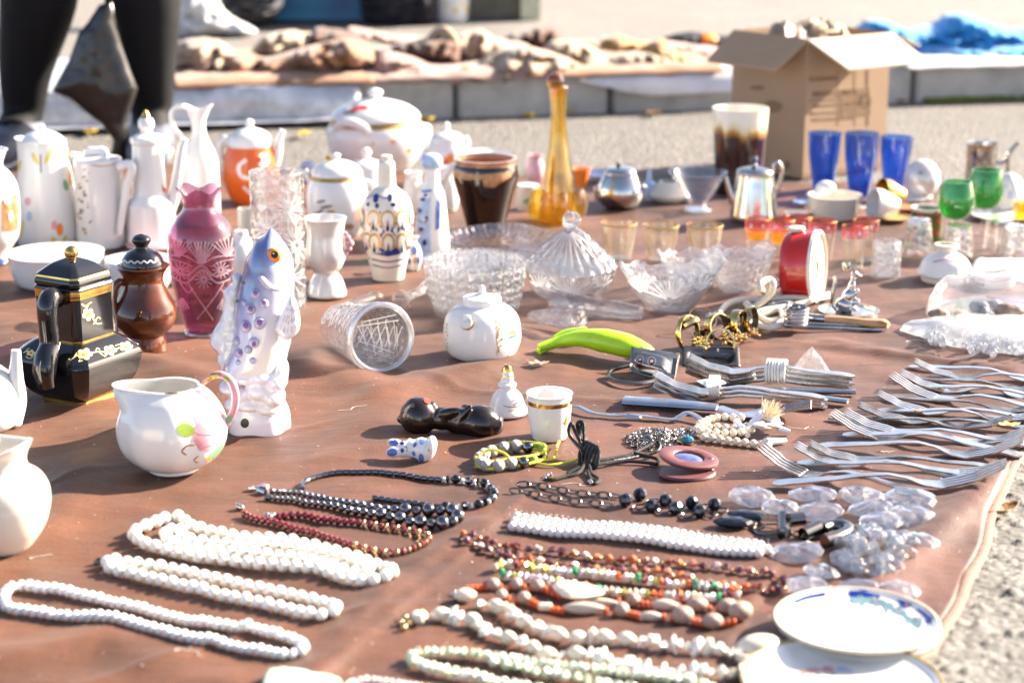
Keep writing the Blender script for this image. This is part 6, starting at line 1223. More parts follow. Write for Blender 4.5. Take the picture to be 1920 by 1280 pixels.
for k, (x, y, rx, ry, mt, lb) in enumerate(((1760, 588, 20, 14, SHB, 'rosy brown shell at the narrow end of the clear bag'), (1800, 592, 24, 12, SHB, 'banded brown shell low in the clear bag'), (1838, 578, 28, 18, SHG, 'big grey white shell in the middle of the clear bag'), (1890, 582, 30, 18, SHB, 'speckled brown shell at the wide end of the clear bag'), (1865, 570, 16, 12, SHG, 'blue grey shell at the back of the clear bag'))):
    m = MB(); s_ = scl(G(x, y)); R = Matrix.Rotation(k*.9, 3, 'Z'); P = [G(x, y, .012)+R @ V3((rx*s_*math.cos(a)*1.0, 0, 0)) for a in (math.pi, 2.3, 1.57, .9, .2)]
    m.tube(catmull(P, 5), [.002, ry*s_*.6, ry*s_, ry*s_*.8, .002], 12, flat=.8); tag(m.build('sea_shell', mt), lb, 'shell', 'sea shells in the clear plastic bag')
bag('bead_bag', 'white plastic bag filled with clear glass beads', [(1675, 620), (1690, 608), (1740, 606), (1800, 598), (1900, 600), (1990, 608), (1990, 676), (1900, 668), (1850, 664), (1780, 654), (1722, 634)], .020, FILMW, 20, 8)
m = MB(); rn = random.Random(2)
for k in range(150):
    x = rn.uniform(1735, 1985); y = rn.uniform(622, 662) if x > 1800 else rn.uniform(616, 644); m.ell(G(x, y, rn.uniform(.004, .016)), rn.uniform(.003, .0055), 7, 5, jit=.08)
o = m.build('glass_beads', GCR, flat=True); tag(o, 'many clear glass beads inside the white plastic bag', 'beads', kind='stuff')
m = MB(); puff(m, [(1482, 697), (1500, 672), (1522, 649), (1540, 670), (1558, 697)], onplane(G(1520, 705).y), .004, D=10, step=6, lump=.8, ls=.12, smooth=False); tag(fixn(m.build('film_scrap', FILM, sharp=20)), 'torn clear plastic scrap standing behind the tied fork bundle', 'plastic scrap')
# ------------------------------------------------------------------ metal brackets
CHR = pm('stamped steel', (.34, .31, .27), .18, metal=1, var=.3, ns=50)
def bracket(name, lb, quad, dome, mats, holes, tilt):
    t = thing(name, lb, 'bottle opener', G(*quad[0])); m = MB(); q = [G(x, y, z) for x, y, z in quad]; n = (q[1]-q[0]).cross(q[3]-q[0]).normalized(); n = n if n.y < 0 else -n
    N = 20; vs = []; fs = []
    for i in range(N+1):
        for j in range(N+1):
            u, v = i/N, j/N; pnt = q[0].lerp(q[1], u).lerp(q[3].lerp(q[2], u), v); a = abs((u-.5)/dome[0]); b = abs((v-dome[2])/dome[1]); k = max(0, 1-(a**4+b**4)); vs.append(pnt+n*dome[3]*min(1, k*1.6))
    for i in range(N):
        for j in range(N): a = i*(N+1)+j; fs.append((a, a+N+1, a+N+2, a+1))
    m.add(vs, fs); ob = m.build('plate', mats, t, sharp=0); md = ob.modifiers.new('t', 'SOLIDIFY'); md.thickness = .0015; apply_mods(ob); fixn(ob)
    for x, y, r in holes: paint(ob, SILV if tilt else DMET, [('e', x, y, r, r)], .0003); paint(ob, DMET if tilt else CRM, [('e', x, y, r*.6, r*.65)], .0006); paint(ob, COPP if tilt else CRM, [('e', x, y+1, r*.35, r*.35)], .0009)
    return t
b1 = bracket('bottle_opener', 'steel bottle opener plate with wire loop before the green peeler', [(1180, 696, .002), (1264, 718, .002), (1276, 662, .016), (1184, 650, .024)], (.40, .30, .45, .012), CHR, [(1200, 674, 8), (1222, 677, 9)], True)
m = MB(); m.tube(catmull([G(1184, 684, .014), G(1160, 690, .007), G(1142, 698, .004), G(1144, 710, .003), G(1166, 717, .003), G(1200, 719, .003), G(1236, 712, .003), G(1262, 704, .003)], 6), .0032, 8, flat=.7); m.build('wire_loop', CHR, b1)
m = MB(); m.sheet([G(1258, 700, .008), G(1266, 702, .008), G(1270, 672, .022), G(1262, 671, .022)], -.002); m.build('tab', CHR, b1)
bracket('bottle_opener', 'dark bronze bottle opener plate behind the tied forks', [(1278, 684, .002), (1388, 686, .002), (1386, 650, .014), (1280, 648, .016)], (.40, .36, .45, -.007), pm('dark bronze steel', (.20, .17, .15), .22, metal=1, var=.3), [(1320, 656, 4), (1346, 656, 4)], False)
# ------------------------------------------------------------------ forks
def forkmesh(L=.205, W=.023, hw=.016, tip=.018, arch=.010):
    m = MB(); th = .0011
    def zc(x):
        u = x/L
        pts = [(0, tip), (.06, tip*.72), (.13, tip*.38), (.20, .0045), (.27, .0016), (.34, .003), (.42, arch*.72), (.50, arch), (.60, arch*.93), (.75, arch*.6), (.9, .0045), (1, .002)]
        for (a, b), (c, d) in zip(pts, pts[1:]):
            if a <= u <= c: k = (u-a)/(c-a); k = k*k*(3-2*k)*.5+k*.5; return b+(d-b)*k
        return pts[-1][1]
    def strip(xs, hws, cy=lambda x: 0):
        o = len(m.v)
        for x, h in zip(xs, hws):
            z = zc(x); c = cy(x)
            for sy, sz in ((-1, -1), (1, -1), (1, 1), (-1, 1)): m.v.append(V3((x, c+sy*h, z+sz*th-(0 if abs(c) > 0 else (.0006 if sz > 0 else -.0)))))
        for i in range(len(xs)-1):
            for k in range(4): a = o+i*4+k; b = o+i*4+(k+1) % 4; m.f.append((a, b, b+4, a+4)); m.m.append(0)
        m.f.append((o, o+3, o+2, o+1)); m.m.append(0); e = o+4*(len(xs)-1); m.f.append((e, e+1, e+2, e+3)); m.m.append(0)
    t_end = .255*L
    for k in range(4):
        c = (k-1.5)*W*.27; xs = [t_end*i/12 for i in range(13)]; strip(xs, [.0006]+[.00125+.0006*i/12 for i in range(1, 13)], lambda x, c=c: c*(1-.04*(x/t_end)))
    xs = [t_end-.002]+[t_end+(.42*L-t_end)*i/10 for i in range(11)]; strip(xs, [W*.5*(1-.02)]*2+[W*.5*(1-.74*(i/10)**1.5)+0 for i in range(1, 11)])
    xs = [.42*L+(L-.42*L)*i/22 for i in range(23)]; strip(xs, [max(.0015, (W*.13+(hw*.5-W*.13)*(i/22)**1.4)*(1 if i < 20 else math.sqrt(max(.04, 1-((i-20)/2.2)**2)))) for i in range(23)])
    return m
ENGR = pm('engraved cutlery steel', (.62, .60, .57), .24, metal=1, var=.18, ns=90, bump=.05, bs=420)
FORKS = {}
SILF = pm('tarnished cutlery', (.46, .43, .39), .28, metal=1, var=.5, ns=70, bump=.08, bs=300)
def fork(name, lb, tipp, endp, group, kind='a', zt=.020, ze=.002, lift=0.0, roll=0, cat='fork'):
    key = kind
    if key not in FORKS:
        kw = dict(a={}, b=dict(W=.021, hw=.013, tip=.016, arch=.008), c=dict(L=.20, W=.024, hw=.018, tip=.022, arch=.012))[kind]
        o = forkmesh(**kw).build(name, dict(a=ENGR, b=SILF, c=STEEL)[kind], base=(0, 0, 0), sharp=25); FORKS[key] = [o, True, kw.get('L', .205)]
    o, first, L = FORKS[key]
    if not first: o = o.copy(); C.objects.link(o)
    FORKS[key][1] = False
    A, B = G(*tipp, zt), G(*endp, ze); d = V3((B.x-A.x, B.y-A.y, 0)); sc_ = d.length/L
    o.location = V3((A.x, A.y, lift+.0008+.5*(Hc(A.x, A.y)+Hc(B.x, B.y)))); o.rotation_euler = (roll, 0, math.atan2(d.y, d.x)); o.scale = (sc_, 1, 1)
    return tag(o, lb, cat, group)
FG = 'loose steel forks laid out in pairs'
row = [((1715, 672), (2040, 722), 'a', 'fork farthest up the row, tines toward the bead bag'), ((1688, 690), (2030, 752), 'a', 'second fork down the row with high arched neck'), ((1671, 704), (2010, 778), 'c', 'third fork down the row with broad bright tines'), ((1647, 730), (2000, 790), 'a', 'fourth fork down the row, tines over dark cloth gap'),
       ((1609, 748), (1990, 806), 'b', 'fifth fork down the row, slim with orange scrap on its neck'), ((1584, 766), (1946, 836), 'a', 'sixth fork down the row, handle under the pale leaf'), ((1560, 774), (1918, 852), 'c', 'long tined fork whose tips reach furthest past its neighbours in the middle of the row'),
       ((1517, 828), (1862, 880), 'b', 'fork with grey worn tines just above the lowest pair'), ((1492, 835), (1832, 898), 'a', 'fork with tines raised beside the rounded white handle end'), ((1428, 840), (1752, 932), 'c', 'lowest and widest fork with tall tines beside the crystal drops')]
for a, b, k, lb in row: fork('fork', lb, a, b, FG, k)
row2 = [((2010, 690), (1704, 686), 'a', 'topmost fork turned the other way, patterned handle end inward'), ((2000, 706), (1686, 706), 'b', 'reversed fork under the second fork of the row'), ((1996, 718), (1712, 722), 'a', 'reversed fork crossing under the third fork of the row'), ((1985, 748), (1654, 743), 'b', 'reversed fork with dotted handle below the fourth fork'),
        ((1970, 760), (1640, 768), 'a', 'reversed fork with engraved handle in the middle of the row'), ((1898, 772), (1553, 780), 'b', 'reversed fork whose tines point up at the pale leaf'), ((1925, 800), (1580, 812), 'a', 'reversed fork with plain rounded handle end'), ((1917, 824), (1532, 833), 'c', 'reversed fork with pale wide worn handle'), ((1887, 868), (1494, 872), 'a', 'reversed fork with pointed handle near the lowest pair'), ((1880, 878), (1448, 910), 'c', 'reversed fork with framed broad handle nearest the crystal drops')]
for a, b, k, lb in row2: fork('fork', lb, a, b, FG, k)
pos = ['bottom', 'second', 'third', 'fourth', 'fifth', 'top']
for k in range(6): fork('fork', f'{pos[k]} fork of the upper tied bundle with white string', (1286+(k % 2)*5, 686-(k % 3)), (1592+(k % 3)*5, 726-(k % 2)), 'forks tied into the upper bundle', 'a' if k % 2 else 'b', lift=.0027*k, ze=.002)
for k in range(5): fork('fork', f'{pos[k] if k < 4 else "top"} fork of the lower tied bundle with frayed plastic tie', (1226+(k % 3)*4, 712-(k % 2)*2), (1552-(k % 3)*6, 758), 'forks tied into the lower bundle', 'c' if k % 2 else 'a', lift=.0027*k)
TIE = pm('white string', (.72, .70, .68), .5, var=.2, ns=120)
t = thing('string_tie', 'white string wound around the upper fork bundle', 'string', G(1458, 712)); m = MB()
A, B = G(1288, 686, .02), G(1592, 726, .002); d = (B-A); d.z = 0; d.normalize(); nrm = V3((-d.y, d.x, 0)); c0_ = A+d*((G(1455, 712)-A).dot(d))
for k in range(7):
    cc = V3((c0_.x, c0_.y, .0185))+d*(.0034*(k-3)); m.tube([cc+nrm*(.0100*math.cos(a)+.0006*math.sin(k*3))+V3((0, 0, .0125*math.sin(a)))+d*.002*math.cos(a) for a in [2*math.pi*i/24 for i in range(24)]], .0017, 6, closed=True)
m.build('winding', TIE, t)
t = thing('plastic_tie', 'frayed white plastic strip tied around the lower fork bundle', 'tie', G(1345, 735)); m = MB(); A, B = G(1226, 712, .02), G(1552, 758, .002); d = (B-A); d.z = 0; d.normalize(); nrm = V3((-d.y, d.x, 0)); c0_ = A+d*((G(1342, 738)-A).dot(d))
for k in range(5):
    cc = V3((c0_.x, c0_.y, .0165))+d*(.0026*(k-2)); m.tube([cc+nrm*(.0090*math.cos(a))+V3((0, 0, .0110*math.sin(a))) for a in [2*math.pi*i/24 for i in range(24)]], .0016, 6, closed=True)
m.build('winding', TIE, t); m = MB(); puff(m, [(1306, 714), (1322, 711), (1352, 714), (1362, 718), (1345, 722), (1326, 726)], onground(.028), .003, D=5, step=4, lump=.8, ls=.3, smooth=False); fixn(m.build('frayed_end', TIE, t))
# serving fork with flat hollow handle
t = thing('serving_fork', 'large serving fork with flat hollow handle below the tied bundles', 'fork', G(1300, 765)); m = MB(); A, B = G(1170, 757), G(1345, 772); d = (B-A).normalized(); nrm = V3((-d.y, d.x, 0))
m.tube([A+V3((0, 0, .004)), A.lerp(B, .5)+V3((0, 0, .005)), B+V3((0, 0, .005))], [.0125, .0125, .010], 16, flat=.36, up=(0, 0, 1)); m.tube(catmull([B+V3((0, 0, .005)), G(1385, 776, .004), G(1415, 776, .003), G(1438, 772, .004)], 5), [.010, .0085, .012, .015], 16, flat=.14, up=(0, 0, 1)); m.build('handle', pm('satin steel', (.56, .58, .62), .3, metal=1, var=.12, ns=25), t)
m = MB()
for k in range(4): o_ = nrm*(.0085*(k-1.5)); m.tube([G(1434, 772, .004)+o_*.9, G(1470, 766, .008)+o_, G(1500, 760, .014)+o_, G(1524-k*2, 758, .018)+o_], [.0022, .0019, .0017, .0012], 7)
m.build('tines', STEEL, t)
for a, b, lb in (((1350, 728), (1604, 734), 'long square steel handle lying under the upper bundle'), ((1480, 738), (1590, 752), 'patterned steel handle end beside the lower bundle')):
    m = MB(); A, B = G(*a, .003), G(*b, .003); m.tube([A, A.lerp(B, .5), B], [.004, .005, .0055], 8, flat=.6, up=(0, 0, 1)); tag(m.build('spoon_handle', ENGR), lb, 'handle')
# ------------------------------------------------------------------ bear, rabbit
BRW = pm('dark stained wood', (.014, .007, .005), .22, var=.4, ns=50, coat=.5)
g0 = G(845, 806); sB = scl(g0); t = thing('bear_figurine', 'dark polished wooden bear lying on its back with red nose', 'figurine', g0)
def EB(x, y, rx, ry, rz, rot=0, dy=0.0): return (VP(x, y, g0.y+dy), (rx*sB, rz*sB, ry*sB), Matrix.Rotation(math.radians(rot), 3, 'Y'))
bb = blob([EB(785, 780, 36, 37, 36), EB(806, 766, 14, 16, 14, 30), EB(752, 786, 9, 8, 6, 10), EB(775, 752, 7, 8, 6, 0, .012), EB(826, 784, 30, 22, 24, 6), EB(862, 789, 32, 26, 26, 8), EB(868, 778, 8, 26, 8, 38, -.010), EB(876, 766, 12, 8, 10, 25, .008), EB(900, 793, 40, 35, 33, 10), EB(924, 796, 22, 22, 24, 25), EB(934, 797, 10, 20, 20, 12), EB(842, 774, 26, 10, 8, -12, -.010)], 'bear_body', [BRW], t, vox=.0016, sm=4)
paint(bb, REDP, [('e', 801, 751, 7, 6, 25)], .001); paint(bb, GREYP, [('e', 774, 760, 3.4, 3.4)], .0006); paint(bb, BLKP, [('e', 774, 760, 2, 2)], .0009); paint(bb, BROG, [('e', 922, 808, 3, 8, -10)])
g0 = G(775, 858); sB = scl(g0); t = thing('rabbit_figurine', 'tiny white and blue porcelain rabbit lying on its back', 'figurine', g0)
bb = blob([EB(742, 832, 17, 10, 9, 15, .005), EB(740, 847, 17, 11, 9, -8, -.005), EB(757, 842, 15, 16, 15), EB(768, 830, 9, 9, 8, 0, .008), EB(774, 841, 16, 18, 16), EB(791, 843, 21, 24, 22, -10), EB(806, 840, 13, 25, 22, 15)], 'rabbit_body', [WH], t, vox=.0012, sm=3)
paint(bb, BLUL, [('e', 737, 829, 10, 7, 20), ('e', 735, 848, 10, 7, -5), ('e', 792, 826, 5, 8, 15), ('e', 790, 858, 5, 8, -10), ('e', 776, 850, 3, 5, -25), ('e', 778, 834, 3, 5, 35), ('e', 776, 861, 9, 4, 20)]); paint(bb, BLU, [('e', 754, 831, 4, 3.4), ('e', 754, 844, 3.6, 4), ('s', [(758, 836), (764, 840), (762, 846)], 1.2)], .0006); paint(bb, CRM, [('e', 808, 842, 4, 12, 8)], .0005); paint(bb, BRNP, [('e', 804, 843, 1.2, 3)], .0008)
# ================================================================== JEWELLERY
BEADM = {}
def beadmesh(key, mat, kind='ball'):
    if (key, kind) in BEADM: return BEADM[(key, kind)]
    m = MB()
    if kind == 'ball': m.ell((0, 0, 0), 1, 16, 10)
    elif kind == 'facet': m.ell((0, 0, 0), 1, 8, 6)
    elif kind == 'chip': random.seed(len(BEADM)*3+1); m.ell((0, 0, 0), (1, .8, .7), 7, 5, jit=.28)
    elif kind == 'tube': m.lathe([(0, -1), (.6, -1), (.95, -.8), (.95, .8), (.6, 1), (0, 1)], 12, Matrix.Rotation(math.pi/2, 4, 'Y'))
    elif kind == 'disc': m.lathe([(0, -.5), (.8, -.5), (1, -.2), (1, .2), (.8, .5), (0, .5)], 12, Matrix.Rotation(math.pi/2, 4, 'Y'))
    elif kind == 'seed': m.lathe([(0, -1), (.35, -.92), (.8, -.5), (1, 0), (.8, .5), (.35, .92), (0, 1)], 14, Matrix.Rotation(math.pi/2, 4, 'Y'))
    vs = [p for p in m.v]; me = bpy.data.meshes.new('bead'); me.from_pydata(vs, [], m.f); me.materials.append(mat)
    me.polygons.foreach_set('use_smooth', [kind in ('ball', 'tube', 'disc', 'seed')]*len(m.f))
    if kind in ('tube', 'disc'): me.set_sharp_from_angle(angle=math.radians(40))
    BEADM[(key, kind)] = me; return me
def bead(t, me, loc, r, ang=0, name='bead', tiltx=0, rz=0):
    o = bpy.data.objects.new(name, me); C.objects.link(o); o.parent = t; o.location = V3(loc)-WLOC[t]
    o.scale = (r, r, r) if isinstance(r, (int, float)) else r; o.rotation_euler = (tiltx, rz, ang); return o
def lay(p, r): return V3((p.x, p.y, Hc(p.x, p.y)+r))
def strand(t, pts, rpx, chooser, loop=False, gap=1.0, cord=None, wiggle=0, rng=None, start=0, cap=999, flatten=1.0):
    """beads along a path drawn through photo points; chooser(i, f) -> (mesh, (rx, ry, rz) factors, name)"""
    rng = rng or random.Random(len(pts)); P = catmull([G(x, y, .004) for x, y in pts], 10, loop); L = [0]
    for a, b in zip(P, P[1:]): L.append(L[-1]+(b-a).length)
    tot = L[-1]+((P[0]-P[-1]).length if loop else 0); PP = P+([P[0]] if loop else []); LL = L+([tot] if loop else [])
    def atd(d):
        for i in range(len(LL)-1):
            if LL[i] <= d <= LL[i+1]: k = (d-LL[i])/max(1e-9, LL[i+1]-LL[i]); return PP[i].lerp(PP[i+1], k), (PP[i+1]-PP[i]).normalized()
        return PP[-1], (PP[-1]-PP[-2]).normalized()
    d = 0; i = start; n = 0; cps = []
    while d < tot and n < cap:
        f = d/tot; r0 = (rpx(f) if callable(rpx) else rpx)
        p, tg = atd(min(d, tot)); s = scl(p); me, k, nm = chooser(i, f); r = r0*s
        dx = 2*r*k[0]*gap
        p, tg = atd(min(d+dx/2, tot)); 
        if loop and d+dx*.6 > tot: break
        q = lay(p, r*k[2]*flatten)+V3((rng.uniform(-1, 1)*wiggle*s, rng.uniform(-1, 1)*wiggle*s, 0)); cps.append(lay(p, r*k[2]*.9))
        tw = rng.uniform(-.5, .5) if wiggle else 0
        bead(t, me, q, (r*k[0], r*k[1], r*k[2]), math.atan2(tg.y, tg.x)+tw*.6, nm, tiltx=(rng.uniform(-1.2, 1.2) if wiggle else 0), rz=(rng.uniform(-.4, .4) if wiggle else 0)); d += dx; i += 1; n += 1
    if cord and len(cps) > 2:
        m = MB(); m.tube(cps, cord[1], 6, closed=loop); m.build('string', cord[0], t)
    return n
def neck(lb, pts0, name='necklace', cat='necklace', group=None): return thing(name, lb, cat, G(*pts0), group)
WBD = pm('white bead glass', (.80, .765, .69), .16, var=.05, ns=50, coat=.4, sss=.15); WBD2 = pm('snow white bead', (.80, .785, .765), .2, var=.05, ns=50, coat=.3, sss=.15)
HEM_ = pm('hematite', (.20, .20, .215), .10, metal=1, var=.2, ns=60); BKB = pm('black jet bead', (.008, .010, .016), .1, coat=.5)
GARN = pm('garnet glass', (.16, .004, .012), .08, coat=.6, var=.4, ns=120); GBD = pm('gold spacer bead', (.75, .52, .24), .2, metal=1, var=.3)
STR = pm('thread', (.55, .50, .44), .7)
B = lambda mat, kind='ball': beadmesh(mat.name, mat, kind)
# hematite tube necklace with striped end
t = neck('thin hematite tube necklace curving around, with black and white end beads', (740, 905))
def ch(i, f):
    if f < .43 or f > .80: return B(HEM_, 'tube'), (1.15, .9, .9), 'bead'
    k = i % 5
    return [(B(BKB), (1.6, 1.5, 1.4), 'bead'), (B(WBD2, 'disc'), (.6, .95, .95), 'bead'), (B(HEM_, 'facet'), (1.5, 1.35, 1.3), 'bead'), (B(WBD2, 'disc'), (.6, .9, .9), 'bead'), (B(BKB, 'disc'), (.9, 1.3, 1.3), 'bead')][k]
strand(t, [(566, 908), (568, 898), (582, 890), (620, 882), (680, 879), (750, 883), (840, 892), (890, 898), (915, 906), (926, 918), (924, 930), (905, 938), (880, 941), (830, 941), (770, 935), (700, 926)], 6.0, ch, cord=(STR, .0008))
# double hematite strand
t = neck('doubled grey hematite bead necklace growing bigger toward one end', (660, 945))
strand(t, [(505, 911), (560, 918), (650, 936), (760, 952), (840, 953), (858, 960), (856, 972), (835, 980), (790, 974), (700, 957), (600, 938), (500, 923)], lambda f: 5.6+4.6*math.sin(math.pi*f)**1.5, lambda i, f: (B(HEM_), ((1, 1, 1) if i % 2 or not .3 < f < .7 else (1.3, 1.3, 1.3)), 'bead'), cord=(STR, .0006))
m = MB()
for a, b in (((502, 911), (488, 908)), ((498, 922), (484, 917))): m.tube([lay(G(*a), .003), lay(G(*b), .003)], .0026, 8)
for k in range(3): q = lay(G(480-k*4, 913), .003); m.tube([q+V3((.003*math.cos(a), .003*math.sin(a), .001*math.sin(2*a))) for a in [2*math.pi*j/10 for j in range(10)]], .0009, 5, closed=True)
m.build('clasp', SILV, t)
# garnet
t = neck('dark red garnet bead necklace with gold spacers at its loop', (630, 990))
def ch(i, f):
    g = .33 < f < .80
    return (B(GBD, 'disc'), (.6, 1.05, 1.05), 'spacer') if g and i % 2 else (B(GARN, 'facet'), (.95, 1, 1), 'bead')
strand(t, [(455, 952), (480, 964), (530, 976), (580, 990), (640, 1010), (700, 1027), (740, 1031), (785, 1020), (803, 1005), (795, 995), (750, 985), (690, 977), (620, 968), (560, 958), (522, 960)], 7.4, ch, cord=(STR, .0006))
m = MB()
for x, y in ((452, 948), (447, 946), (512, 962), (506, 965), (500, 962)): m.ell(lay(G(x, y), .003), .0032, 8, 6)
m.build('clasp', SILV, t)
# white bead necklaces
rw = random.Random(77)
def wb(i, f): k = rw.uniform(.94, 1.04); return (B(WBD), (k, k, k), 'bead')
t = neck('thick four stranded cream white bead necklace with knobbly loops', (480, 1030))
strand(t, [(324, 966), (348, 976), (368, 986), (410, 995), (451, 1003), (500, 1008), (570, 1019), (632, 1035), (692, 1051), (730, 1066), (736, 1078), (720, 1088), (687, 1091), (637, 1083), (592, 1070), (522, 1059), (450, 1048), (380, 1040), (335, 1032), (292, 1023), (264, 1014), (252, 1004), (256, 994), (278, 986), (302, 976)], 12.4, wb, True, 1.02, (STR, .0008), wiggle=.9)
strand(t, [(331, 988), (348, 1004), (393, 1011), (450, 1017), (492, 1021), (545, 1026), (617, 1040), (670, 1056), (694, 1068), (672, 1074), (630, 1066), (570, 1050), (500, 1038), (420, 1028), (360, 1020), (318, 1010), (310, 998)], 12.2, wb, True, 1.02, wiggle=.9)
t = neck('doubled cream white bead necklace with small metal clasp, between two others', (410, 1100))
strand(t, [(203, 1047), (226, 1048), (250, 1052), (319, 1063), (382, 1077), (446, 1091), (515, 1107), (585, 1124), (625, 1137), (630, 1150), (604, 1156), (577, 1152), (527, 1137), (457, 1122), (435, 1117), (368, 1101), (308, 1085), (246, 1070), (206, 1060)], 12.4, wb, True, 1.02, (STR, .0008), wiggle=.9)
m = MB(); m.ell(lay(G(186, 1051), .003), (.005, .0035, .003), 10, 7); m.ell(lay(G(180, 1053), .002), .0025, 8, 6); m.build('clasp', DMET, t)
t = neck('long looped necklace of small snow white beads nearest the corner', (290, 1160))
def w2(i, f): k = rw.uniform(.92, 1.05); return (B(WBD2), (.78*k, k, k), 'bead')
strand(t, [(8, 1122), (8, 1112), (20, 1100), (45, 1096), (80, 1101), (110, 1104), (160, 1114), (230, 1127), (300, 1143), (370, 1158), (440, 1170), (500, 1183), (550, 1196), (568, 1208), (565, 1219), (540, 1223), (500, 1217), (440, 1206), (380, 1193), (310, 1179), (230, 1162), (160, 1152), (100, 1146), (50, 1138), (16, 1132)], 11, w2, True, 1.0, (STR, .0007), wiggle=.5, cap=100)
# black chain
GUN = pm('gunmetal', (.20, .19, .18), .18, metal=1, var=.2, ns=40); CHN = pm('dark chain metal', (.17, .15, .13), .25, metal=1, var=.3)
t = neck('dark chain necklace with black faceted beads and gunmetal tube pendant', (1250, 950))
m = MB()
def link(c, d, L, wd, r, tilt):
    n = V3((-d.y, d.x, 0)); u = V3((0, 0, 1)); n = (n*math.cos(tilt)+u*math.sin(tilt)); m.tube([c+d*(L*math.cos(a))+n*(wd*math.sin(a)) for a in [2*math.pi*k/14 for k in range(14)]], r, 6, closed=True)
def chain(pts, step=.0105, L=.0068, wd=.0028, r=.0009, z=.003):
    P = resample(catmull([lay(G(*q), z) for q in pts], 8), step)
    for i, (a, b) in enumerate(zip(P, P[1:])): link((a+b)/2, (b-a).normalized(), L, wd, r, .25 if i % 2 else 1.15)
chain([(972, 908), (1010, 913), (1050, 920), (1090, 927), (1130, 931), (1176, 936)]); chain([(958, 921), (1000, 929), (1060, 939), (1110, 946), (1152, 952)])
m.build('chain', CHN, t)
for k, (x, y) in enumerate(((1200, 935), (1248, 942), (1297, 948), (1340, 953), (1173, 948), (1222, 954), (1267, 960), (1312, 966))): bead(t, B(BKB, 'facet'), lay(G(x, y), .0062), .0068, k)
for x, y, rx, ry in [(x, y, .0062, .0062) for x, y in ((1224, 940), (1272, 946), (1318, 951), (1198, 952), (1245, 958), (1290, 965), (1332, 966), (1352, 958), (1405, 984), (1422, 990))]+[(1446, 993, .017, .013), (1520, 1003, .018, .010)]:
    m = MB(); q = lay(G(x, y), .0028); m.tube([q+V3((rx*math.cos(a), ry*math.sin(a), .001*math.cos(a))) for a in [2*math.pi*j/18 for j in range(18)]], .0010, 6, closed=True); m.build('ring_link', CHN, t)
for x, y, rx, a in ((1402, 972, .020, -.25), (1374, 986, .019, -.1)): bead(t, B(BKB, 'facet'), lay(G(x, y), .005), (rx, .010, .0048), a, 'oval_pendant')
def ctube(a, b, r): m.lathe([(r*.85, 0), (r, 0), (r, 1), (r*.85, 1), (r*.82, .9), (r*.82, .1), (r*.85, 0)], 16, Matrix.Translation(a) @ (b-a).to_track_quat('Z', 'Y').to_matrix().to_4x4() @ Matrix.Diagonal((1, 1, (b-a).length, 1)))
for a, b in ((G(1470, 1000, .006), G(1470, 968, .010)), (G(1478, 975, .012), G(1506, 972, .012)), (G(1506, 1002, .006), G(1536, 988, .008))): m = MB(); ctube(a, b, .0066); m.build('tube_bead', GUN, t)
m = MB(); m.tube(catmull([G(1542, 992, .007), G(1560, 986, .007), G(1584, 988, .007), G(1590, 996, .007), G(1574, 1006, .007), G(1546, 1014, .007)], 7), .0066, 14); m.build('curved_tube', GUN, t)
# woven pearl band
t = neck('wide woven band of small white pearls', (1190, 1000), 'bracelet', 'bracelet')
PW = pm('white pearl', (.73, .70, .66), .15, var=.06, coat=.6, sss=.3)
for off in (-9, 0, 9): strand(t, [(958-off*.5, 972+off), (1030, 981+off), (1100, 990+off), (1250, 1007+off), (1400, 1026+off), (1438-abs(off), 1032+off*.8)], 9.4, lambda i, f: (B(PW), (1, 1, 1), 'bead'), gap=.82, cap=33)
m = MB()
for i in range(45):
    f = i/44
    for off in (-14, -5, 5, 14): m.ell(lay(G(955+485*f, 971+61*f+off), .0035), .0014, 5, 4)
m.build('crystal_trim', GCR2, t)
# red shell chips
t = neck('long red brown mother of pearl chip necklace below the pearl band', (1150, 1040))
CH = [pm('red shell chip', (.26, .06, .035), .12, coat=.6, var=.4, ns=90), pm('rose shell chip', (.46, .20, .14), .12, coat=.6, var=.4, ns=90), pm('pale shell chip', (.62, .48, .42), .12, coat=.6, var=.3, ns=90), pm('plum shell chip', (.14, .05, .06), .12, coat=.6, var=.4, ns=90), pm('orange shell chip', (.50, .14, .03), .12, coat=.6, var=.3, ns=90)]
rc = random.Random(11)
strand(t, [(868, 1010), (878, 1002), (920, 1010), (1000, 1021), (1090, 1032), (1180, 1042), (1270, 1053), (1350, 1061), (1420, 1068), (1462, 1080), (1474, 1092), (1440, 1098), (1390, 1095), (1320, 1086), (1290, 1076), (1230, 1065), (1150, 1057), (1070, 1050), (990, 1040), (930, 1025), (880, 1014)], 11, lambda i, f: ((B(rc.choice(CH), 'chip'), (.85, 1, .8), 'bead') if i % 3 else (B(GBD), (.35, .4, .4), 'bead')), True, 1.0, (pm('red thread', (.25, .03, .03), .7), .0009), wiggle=2.5, rng=rc, cap=100)
